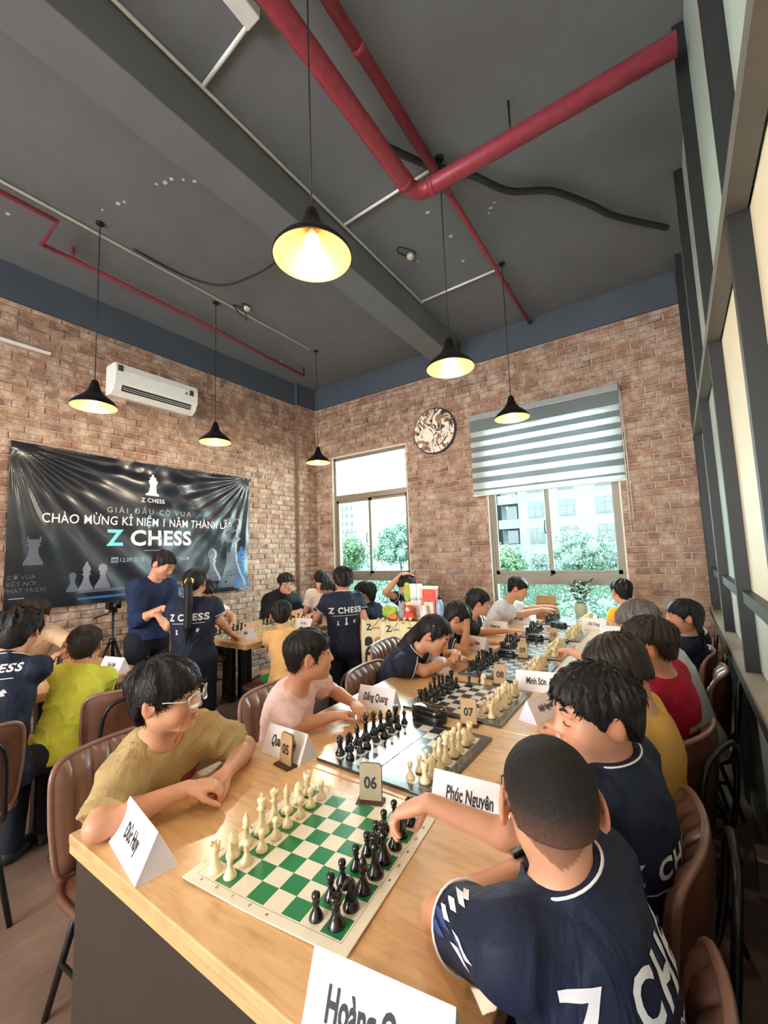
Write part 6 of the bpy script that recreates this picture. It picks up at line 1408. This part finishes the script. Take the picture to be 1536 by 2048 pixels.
# --- front-left table
p = person('person in a navy print polo cut by the left edge', (-2.735, 0.735, 1.118), (-0.78, 0.55, -0.25), (-2.675, 0.690, 0.985), (-2.56, 0.62, 0.54), 128, hh=0.220, sw=0.30, res=0.0065, hair=dict(H_mop, nape=-0.42), hairmat='black', shirt_kind='polo', trim=M_trim, seed=18, eyes='down', arms=table_arms((-2.60, 0.60), 165, 0.40, 0.08, tight=1))
back_logo(p, 0.92, 0.85); sleeve_marks(p, 1, 5, 9)
person('person in a lime yellow tee seen from behind at the front-left table', (-2.76, 1.040, 0.985), (-0.80, 0.58, -0.12), (-2.70, 1.02, 0.875), (-2.60, 0.87, 0.53), 146, hh=0.212, sw=0.262, res=0.0065, hair=dict(H_fade, top=0.06), hairmat='brown', shirt=M_lime, seed=19, crease=0.008, arms=table_arms((-2.62, 0.95), 150, 0.36, 0.06, tight=1))
person('person in a beige tee on the wall side of the front-left table', (-4.05, 1.188, 1.076), (0.90, -0.30, -0.45), (-4.12, 1.19, 0.945), (-4.22, 1.20, 0.53), 0, hh=0.215, sw=0.31, res=0.009, eyes='down', hair=H_full, hairmat='brown', shirt=M_beige, seed=20, arms=table_arms((-4.2, 1.19), 0, 0.36, 0.2))
# --- the standing pair
p = person('person standing in a dark navy shirt by the banner, head bowed over a paper', (-3.62, 1.935, 1.415), (0.80, 0.30, -0.55), (-3.735, 1.90, 1.262), (-3.76, 1.88, 0.80), 14, hh=0.225, sw=0.385, res=0.0075, eyes='down', legs='stand', sleeve=1.35, hair=dict(H_fade, top=0.05, front=0.24), hem=0.0, shirt=M_navy2, shirt_kind='polo', seed=21, bend=0.03, girth=0.84,
    arms=(dict(elbow=(-3.66, 2.08, 0.98), hand=(-3.47, 1.97, 1.075), dir=(0.9, -0.3, 0.1), curl=(30, 40, 25)), dict(elbow=(-3.655, 1.735, 0.96), hand=(-3.475, 1.855, 1.06), dir=(0.9, 0.3, 0.1), curl=(30, 40, 25))))
m = MB(); m.box((-3.385, 1.915, 1.085), (0.12, 0.16, 0.004), Matrix.Rotation(-0.25, 4, 'Y')); m.build('score_sheet', M_card, label='white score sheet held by the standing man in navy', cat='paper')
pony = [((0, -0.44, 0.10), (0.03, -0.62, -0.15), 0.10, 0.13), ((0.03, -0.62, -0.15), (0.08, -0.62, -0.75), 0.13, 0.15), ((0.08, -0.62, -0.75), (0.10, -0.58, -1.55), 0.15, 0.12), ((0.10, -0.58, -1.55), (0.08, -0.52, -2.05), 0.12, 0.03)]
p = person('person standing with a long ponytail and a navy print polo', (-3.13, 1.925, 1.262), (-0.60, 0.78, -0.20), (-3.115, 1.91, 1.118), (-3.10, 1.90, 0.70), 128, hh=0.222, sw=0.35, res=0.0075, legs='stand', hair=dict(top=0.045, side=0.035, front=0.26, ear=0.03, nape=-0.34, rough=0.007, locks=pony), hairmat='black', shirt_kind='polo', trim=M_trim, seed=22, girth=1.0, hem=0.10,
    arms=(dict(elbow=(-3.27, 1.79, 0.94), hand=(-3.44, 1.80, 1.01), dir=(-0.8, 0.4, 0.2)), dict(elbow=(-2.985, 2.05, 0.96), hand=(-3.06, 2.20, 0.83), dir=(-0.4, 0.7, -0.4))))
back_logo(p, 0.74, 1.1)
m = MB(); c_ = p['c']; R_ = p['R']; q = c_+R_@np.array([0.015, -0.56, -0.03])*p['hh']-p['off']; m.tube([Vector(q+R_@np.array([0.026*math.cos(t), 0.010*math.sin(t), 0.026*math.sin(t)])) for t in np.linspace(0, 2*PI, 17)[:-1]], 0.010, 8, closed=True); m.build('hair_tie', plain('yellow_tie', rgb(222, 206, 96), 0.7), p['root'])
# --- back-left row
person('person with a pale sleeve, half hidden behind the ponytailed person', (-4.05, 2.63, 1.105), (0.85, -0.2, -0.5), (-4.10, 2.64, 0.975), (-4.22, 2.66, 0.53), 0, hh=0.215, sw=0.31, res=0.010, eyes='down', hair=H_full, shirt=M_cream_c, seed=23, arms=table_arms((-4.2, 2.66), -6, 0.42, 0.24))
person('large person in a black top and glasses sitting against the brick wall', (-3.95, 3.64, 1.105), (0.93, -0.30, -0.08), (-4.01, 3.63, 0.950), (-4.10, 3.62, 0.54), -14, hh=0.245, sw=0.42, res=0.008, specs='dark', girth=1.22, hair=dict(H_full, front=0.18), shirt=M_blackc, seed=24, sleeve=1.3, skin='light', arms=(dict(hand=(-3.66, 3.60, 0.80), dir=(0.2, -0.9, 0)), dict(hand=(-3.70, 3.42, 0.80), dir=(0.5, 0.7, 0))))
person('person in a cream tee at the pilaster end of the back-left row', (-3.56, 3.86, 1.130), (0.72, -0.45, -0.50), (-3.60, 3.90, 0.99), (-3.70, 3.98, 0.56), -62, hh=0.225, sw=0.33, res=0.009, eyes='down', hair=dict(H_full, ear=0.05), shirt=M_cream_c, seed=25, skin='light', arms=(dict(hand=(-3.34, 3.70, 0.95), elbow=(-3.40, 3.80, 0.80), dir=(0.2, -0.2, 1)), None))
person('person with a tanned face peering past the standing navy polo', (-3.21, 3.60, 1.045), (0.25, -0.92, -0.25), (-3.21, 3.69, 0.92), (-3.22, 3.80, 0.54), -88, hh=0.22, sw=0.32, res=0.009, specs='dark', hair=dict(H_full, front=0.2), shirt=M_navy, seed=26, arms=(None, dict(hand=(-3.30, 3.40, 0.80), dir=(0.3, -0.8, 0))))
p = person('person standing in a navy print polo with short tousled hair, back turned', (-2.602, 3.122, 1.200), (-0.70, 0.70, -0.12), (-2.60, 3.11, 1.060), (-2.585, 3.10, 0.62), 140, hh=0.235, sw=0.345, res=0.0075, legs='stand', hair=dict(H_mop, top=0.09, front=0.2, nape=-0.28), hairmat='black', shirt_kind='polo', trim=M_trim, seed=27, hem=0.12, girth=1.05, skin='deep',
    arms=(dict(elbow=(-2.79, 2.95, 0.86), hand=(-2.86, 3.07, 0.80), dir=(-0.8, 0.4, -0.2)), dict(elbow=(-2.42, 3.20, 0.84), hand=(-2.42, 3.16, 0.66), dir=(0, -0.1, -1))))
back_logo(p, 0.70, 1.15); sleeve_marks(p, 0, 4, 2)
p = person('person with glasses and a navy jacket in left profile', (-2.63, 3.50, 1.028), (-0.92, -0.42, -0.05), (-2.585, 3.53, 0.895), (-2.50, 3.55, 0.53), 196, hh=0.225, sw=0.34, res=0.008, specs='dark', hair=dict(H_mop, ear=0.05), shirt=M_navy, sleeve=1.5, seed=28, skin='light', arms=table_arms((-2.52, 3.52), 190, 0.34, 0.2))
for i_, tt in enumerate((0.42, 0.60)):
    S_, El, W, a, s_ = p['A'][0]; ax = nv(El-S_); ring(p['root'], 'sleeve_stripe', lerp(S_, El, tt)-p['off'], ax, 0.062, 0.006, M_trim)
person('person raising a bare arm over the head, behind the toys', (-2.30, 3.80, 1.100), (-0.35, -0.85, -0.42), (-2.29, 3.85, 0.965), (-2.27, 3.98, 0.54), 255, hh=0.22, sw=0.32, res=0.008, hair=H_full, shirt=M_navy, shirt_kind='polo', trim=M_trim, seed=29, eyes='down', sleeve=0.5,
    arms=(dict(hand=(-2.12, 3.70, 0.80), dir=(-0.4, -0.6, 0)), dict(elbow=(-2.455, 3.63, 1.045), hand=(-2.335, 3.76, 1.215), dir=(0.75, 0.4, 0.05), palm=(0, 0.2, -1), curl=(10, 20, 15))))
person('person in an apricot tee and green shorts seen from behind', (-2.60, 2.338, 0.985), (-0.72, 0.66, -0.15), (-2.555, 2.325, 0.86), (-2.47, 2.27, 0.52), 150, hh=0.205, sw=0.265, res=0.007, hair=H_full, shirt=M_orange, trousers=M_green_c, shorts=True, seed=30, hem=0.04, arms=table_arms((-2.5, 2.3), 150, 0.40, 0.10, tight=1))
# ================================================================ gift table with tote bags and plush toys
M_tote = cloth('cream_canvas', rgb(232, 214, 172), 0.9, wr=0.5); M_toteprint = plain('dark_tote_print', rgb(46, 44, 46), 0.8); M_totegold = plain('ochre_tote_print', rgb(196, 140, 60), 0.8)
GX, GY = -2.02, 3.28
t = thing('gift_table', 'low dark table almost hidden behind the printed tote bags', 'table', (GX, GY, 0))
m = MB(); m.box((0, 0.08, 0.43), (0.86, 0.44, 0.03), None, 0.004); m.build('table_top', M_base, t)
for sx in (-1, 1):
    for sy in (-1, 1):
        m = MB(); m.b2((sx*0.39-0.02, 0.08+sy*0.19-0.02, 0), (sx*0.39+0.02, 0.08+sy*0.19+0.02, 0.4145)); m.build('leg', M_black_metal, t)
def tote(x, y, rz, label, seed, w=0.225, h=0.395, d=0.09):
    rg = random.Random(seed); t = thing('tote_bag', label, 'bag', (x, y, 0.4455), rz, 'printed tote bags')
    m = MB(); ring_ = []
    nz = 9
    for j in range(nz+1):
        v = j/nz; bulge = math.sin(PI*min(1, v*1.1))*0.012; ww = w/2*(1-0.04*v)+bulge*0.4; dd = d/2*(1-0.45*v)+bulge
        ring_.append([Vector((ww*math.copysign(abs(math.cos(a))**0.4, math.cos(a)), dd*math.copysign(abs(math.sin(a))**0.6, math.sin(a))+0.004*math.sin(a*5+v*9+seed), v*h+(0.012*math.sin(a*2+seed) if j == nz else 0))) for a in np.linspace(0, 2*PI, 33)[:-1]])
    V = [p for r_ in ring_ for p in r_]; F = [(j*32+i, j*32+(i+1) % 32, (j+1)*32+(i+1) % 32, (j+1)*32+i) for j in range(nz) for i in range(32)]; F.append(tuple(range(32))[::-1]); m.add(V, F, True); bg_ = m.build('bag_body', M_tote, t)
    for sy in (-1, 1):
        m = MB(); m.tube(smooth_path([(-0.045, sy*d*0.24, h-0.01), (-0.05, sy*d*0.34, h+0.0), (0, sy*d*0.44, h-0.05), (0.05, sy*d*0.36, h+0.0), (0.045, sy*d*0.24, h-0.01)], 5), 0.006, 6); m.build('handle', M_tote, t)
    from mathutils.bvhtree import BVHTree
    bv = BVHTree.FromPolygons(V, F)
    def pr(me, x_, z_, mat, nm='print'):
        me = project(me, frame((x_, -0.3, z_), (1, 0, 0), (0, 0, 1)), bv, 0.0015, 0.5); me.materials.clear(); me.materials.append(mat)
        for q in me.polygons: q.material_index = 0
        link(nm, me, t)
    arch = lambda ww, hh: [(-ww, -hh), (ww, -hh)]+[(ww*math.cos(a), hh*0.4+ww*math.sin(a)) for a in np.linspace(0, PI, 9)]
    pr(text_mesh('Z', 0.075, bold=0.03), -0.035, h*0.82, M_toteprint, 'lettering'); pr(text_mesh('CHESS', 0.026, bold=0.02), 0.025, h*0.80, M_toteprint, 'lettering')
    pr(poly_mesh(arch(0.036, 0.035)), -0.04, h*0.50, M_toteprint); pr(poly_mesh(arch(0.032, 0.03)), 0.045, h*0.50, M_totegold if seed % 2 else M_toteprint)
    pr(poly_mesh([(0.018*math.cos(a), 0.018*math.sin(a)) for a in np.linspace(0, 2*PI, 13)[:-1]]), -0.04, h*0.24, M_toteprint); pr(poly_mesh(outline('pawn', 0.7)), 0.04, h*0.18, M_toteprint)
tote(GX-0.30, GY-0.08, 0.55, 'cream tote bag with dark prints, leftmost in the row behind the empty chair', 1)
tote(GX-0.08, GY-0.08, 0.50, 'cream tote bag with dark prints, second from the left in the row', 2)
tote(GX+0.14, GY-0.08, 0.52, 'cream tote bag with ochre print, third from the left in the row', 3)
tote(GX+0.36, GY-0.07, 0.45, 'cream tote bag at the right end of the row, beside the long-haired girl', 4)
m = MB(); m.box((GX+0.02, GY+0.12, 0.4455+0.19), (0.60, 0.20, 0.378), None, 0.004); m.build('gift_carton', plain('kraft_board', rgb(150, 116, 82), 0.85), label='brown carton standing behind the tote bags and carrying the toys', cat='box')
TZ2 = 0.4455+0.38
def plush(x, y, z, balls, mat, label, name='plush_toy', extra=()):
    t = thing(name, label, 'toy', (x, y, z)); lo = np.min([np.array(b_[:3])-max(b_[3:6]) for b_ in balls], 0)-0.02; hi = np.max([np.array(b_[:3])+max(b_[3:6]) for b_ in balls], 0)+0.02
    F = Field(lo, hi, 0.0045)
    for b_ in balls: F.ell(b_[:3], b_[3:6], None, 0.012)
    F.plane((0, 0, 0.001), (0, 0, -1)); V, Q = F.nets(); N_ = vert_normals(V, Q); V = V+N_*(0.0022*np.sin(V[:, 0]*310)*np.sin(V[:, 1]*290)*np.sin(V[:, 2]*300))[:, None]
    link('plush_body', np_mesh('plush_body', V, Q, mat), t)
    for (nm, c_, r_, mt) in extra:
        q = MB(); q.lathe([(0.05*r_, -r_*0.98), (0.7*r_, -r_*0.7), (r_, 0), (0.7*r_, r_*0.7), (0.05*r_, r_*0.98)], c_, 12); q.build(nm, mt, t)
    return t
M_pl_g = cloth('lime_plush', rgb(176, 196, 84), 0.95); M_pl_o = cloth('orange_plush', rgb(238, 140, 84), 0.95); M_pl_r = cloth('red_plush', rgb(226, 84, 62), 0.95); M_pl_w = cloth('white_plush', rgb(236, 222, 206), 0.95); M_pl_gr = cloth('grey_plush', rgb(168, 166, 168), 0.95)
leafy = [(0.0, 0.0, 0.055, 0.06, 0.05, 0.055), (-0.05, 0, 0.075, 0.035, 0.03, 0.035), (0.05, 0.0, 0.08, 0.035, 0.03, 0.035), (0.0, -0.02, 0.10, 0.04, 0.035, 0.03), (-0.03, -0.03, 0.05, 0.03, 0.03, 0.03), (0.035, -0.03, 0.045, 0.03, 0.03, 0.03)]
plush(GX-0.22, GY+0.09, TZ2, leafy, M_pl_g, 'lime green leafy plush toy at the left end of the pile')
plush(GX-0.265, GY-0.125, 0.4455, [(0, 0, 0.1, 0.02, 0.02, 0.1)], M_pl_o, 'thin orange plush carrot standing in front of the tote bags')
plush(GX-0.155, GY+0.055, TZ2, [(0, -0.02, 0.025, 0.05, 0.022, 0.025), (0.03, -0.02, 0.03, 0.02, 0.02, 0.03)], M_pl_o, 'orange plush toy lying below the lime green one')
plush(GX-0.09, GY+0.10, TZ2, [(0, 0, 0.05, 0.04, 0.035, 0.05), (0, 0, 0.115, 0.032, 0.03, 0.032), (0.02, -0.005, 0.15, 0.012, 0.01, 0.022), (-0.02, -0.005, 0.15, 0.012, 0.01, 0.022)], M_pl_gr, 'grey long-eared plush toy in the middle of the pile')
plush(GX+0.015, GY+0.06, TZ2, [(0, 0, 0.04, 0.048, 0.035, 0.04), (0, -0.005, 0.10, 0.042, 0.034, 0.036), (-0.04, -0.01, 0.03, 0.018, 0.018, 0.018), (0.04, -0.01, 0.03, 0.018, 0.018, 0.018)], M_pl_r, 'red plush doll with a pale face in the front of the pile', extra=(('doll_face', (0, -0.022, 0.10), 0.026, M_pl_w), ('doll_foot', (0.03, -0.035, 0.02), 0.016, M_pl_w), ('doll_foot', (-0.03, -0.035, 0.02), 0.016, M_pl_w)))
t = thing('display_box', 'pale box under the white rolls at the top of the toy pile', 'box', (GX+0.0, GY+0.165, TZ2)); m = MB(); m.box((0.0, 0, 0.075), (0.20, 0.075, 0.149), None, 0.003); m.build('box_body', plain('pale_carton', rgb(222, 210, 196), 0.8), t); m = MB(); m.box((0, -0.0385, 0.075), (0.17, 0.001, 0.11)); m.build('box_print', plain('soft_print', rgb(196, 160, 140), 0.7, var=0.3, scale=30), t)
plush(GX-0.065, GY+0.165, TZ2+0.15, [(0, 0, 0.05, 0.03, 0.025, 0.05), (-0.012, 0, 0.10, 0.028, 0.025, 0.04), (0.0, 0, 0.15, 0.03, 0.025, 0.035)], M_pl_g, 'tall lime green plush toy beside the white rolls')
for i, x in enumerate((0.0, 0.07)):
    t = thing('paper_roll', ['white upright roll with a dark lattice band, left of the two', 'white upright roll with a dark lattice band, right of the two'][i], 'roll', (GX+x-0.0, GY+0.165, TZ2+0.15), 0, 'white rolls'); m = MB(); m.lathe([(0.028, 0.0005), (0.029, 0.004), (0.029, 0.165), (0.025, 0.172), (0.010, 0.172), (0.010, 0.16)], seg=20, cap1=False); m.build('roll_body', M_plastic_white, t)
    for k in range(8):
        m = MB(); a0 = k*PI/4; m.tube([(0.0296*math.cos(a0+s_*PI/8), 0.0296*math.sin(a0+s_*PI/8), 0.02+0.025*abs(s_)) for s_ in (-1, -0.5, 0, 0.5, 1)], 0.0015, 4); m.build('lattice_band', M_ink, t)
t = thing('gift_box', 'red and white gift box at the upper right of the toy pile', 'box', (GX+0.19, GY+0.15, TZ2)); m = MB(); m.box((0, 0, 0.14), (0.13, 0.07, 0.279), None, 0.003); m.build('box_body', plain('red_card', rgb(222, 84, 64), 0.5, var=0.25, scale=20), t)
m = MB(); m.box((0, -0.0357, 0.10), (0.09, 0.001, 0.13)); m.build('box_window', plain('pale_window', rgb(240, 222, 206), 0.3, var=0.1, scale=20), t); m = MB(); m.box((0, 0, 0.292), (0.134, 0.074, 0.024), None, 0.003); m.build('box_lid', M_plastic_white, t)
t = thing('gift_bag', 'crinkled clear gift bag in front of the red gift box', 'bag', (GX+0.17, GY+0.06, TZ2))
m = MB(); rg = random.Random(8)
rr = [[Vector((0.05*(1-0.5*v)*math.cos(a)*(1+0.12*rg.uniform(-1, 1)), 0.03*(1-0.4*v)*math.sin(a)*(1+0.12*rg.uniform(-1, 1)), 0.001+v*0.14)) for a in np.linspace(0, 2*PI, 13)[:-1]] for v in (0, 0.25, 0.5, 0.75, 0.85, 1.0)]
V = [p for r_ in rr for p in r_]; m.add(V, [(j*12+i, j*12+(i+1) % 12, (j+1)*12+(i+1) % 12, (j+1)*12+i) for j in range(5) for i in range(12)]+[tuple(range(12))[::-1]], True); m.build('bag_film', plain('milky_film', rgb(232, 226, 218), 0.2, coat=0.5), t)
t = thing('water_bottle', 'blue tinted water bottle with a dark cap behind the toys', 'bottle', (GX+0.285, GY+0.14, TZ2-0.38)); 
m = MB(); m.lathe([(0.03, 0.001), (0.033, 0.01), (0.033, 0.50), (0.03, 0.54), (0.014, 0.57)], seg=16); m.build('bottle_body', plain('blue_tinted_plastic', rgb(150, 176, 214), 0.15), t); m = MB(); m.lathe([(0.016, 0.571), (0.016, 0.60)], seg=12); m.build('bottle_cap', M_black_plastic, t)

# ================================================================ tripod by the banner
t = thing('camera_tripod', 'black tripod with a small camera against the brick wall behind the standing man', 'tripod', (-3.98, 1.70, 0))
for k in range(3):
    a = k*2*PI/3+0.5; m = MB(); m.tube([(0.02*math.cos(a), 0.02*math.sin(a), 0.78), (0.17*math.cos(a), 0.17*math.sin(a), 0.40), (0.30*math.cos(a), 0.30*math.sin(a), 0.012)], [0.013, 0.011, 0.008], 8); lg = m.build('leg', M_black_metal, t)
    m = MB(); m.lathe([(0.004, -0.012), (0.012, -0.006), (0.012, 0.006), (0.004, 0.012)], (0.30*math.cos(a), 0.30*math.sin(a), 0.013), 8); m.build('rubber_foot', M_black_rubber, lg)
    m = MB(); m.tube([(0.0, 0.0, 0.50), (0.155*math.cos(a), 0.155*math.sin(a), 0.44)], 0.005, 6); m.build('brace', M_black_metal, t)
m = MB(); m.tube([(0, 0, 0.48), (0, 0, 1.02)], 0.011, 8); m.lathe([(0.026, 0.76), (0.03, 0.78), (0.026, 0.81)], seg=12); m.build('centre_column', M_black_metal, t)
m = MB(); m.box((0, 0, 1.035), (0.05, 0.05, 0.03), None, 0.004); m.tube([(0, 0, 1.03), (-0.12, -0.10, 0.98)], 0.006, 6); m.build('pan_head', M_black_metal, t)
m = MB(); m.box((0, 0.0, 1.085), (0.06, 0.11, 0.065), None, 0.008); m.lathe([(0.028, 0), (0.030, 0.03), (0.027, 0.05)], (0.03, 0.0, 1.085), 16, Matrix.Rotation(PI/2, 4, 'Y')); m.build('camera_body', M_black_plastic, t)

# ================================================================ things at the window end of the table
t = thing('cardboard_box', 'open brown cardboard box between the pale grey shirt and the potted plant', 'box', (-1.05, 4.42, TZ), 0.2)
for (c_, d_) in (((0, 0, 0.004), (0.20, 0.13, 0.006)), ((0, 0.064, 0.065), (0.20, 0.004, 0.125)), ((0, -0.064, 0.05), (0.20, 0.004, 0.09)), ((0.098, 0, 0.055), (0.004, 0.124, 0.105)), ((-0.098, 0, 0.055), (0.004, 0.124, 0.105))):
    m = MB(); m.box(c_, d_); m.build('box_wall', plain('kraft_brown', rgb(176, 128, 88), 0.85), t)
m = MB(); m.box((0, 0.10, 0.16), (0.19, 0.10, 0.004), Matrix.Rotation(0.9, 4, 'X')); m.build('box_flap', plain('kraft_flap', rgb(186, 140, 98), 0.85), t)
m = MB(); m.box((-1.02, 3.80, TZ+0.0012), (0.16, 0.20, 0.0016), Matrix.Rotation(0.3, 4, 'Z')); m.build('paper_sheet', M_card, label='white paper sheet lying before the person in pale grey', cat='paper')
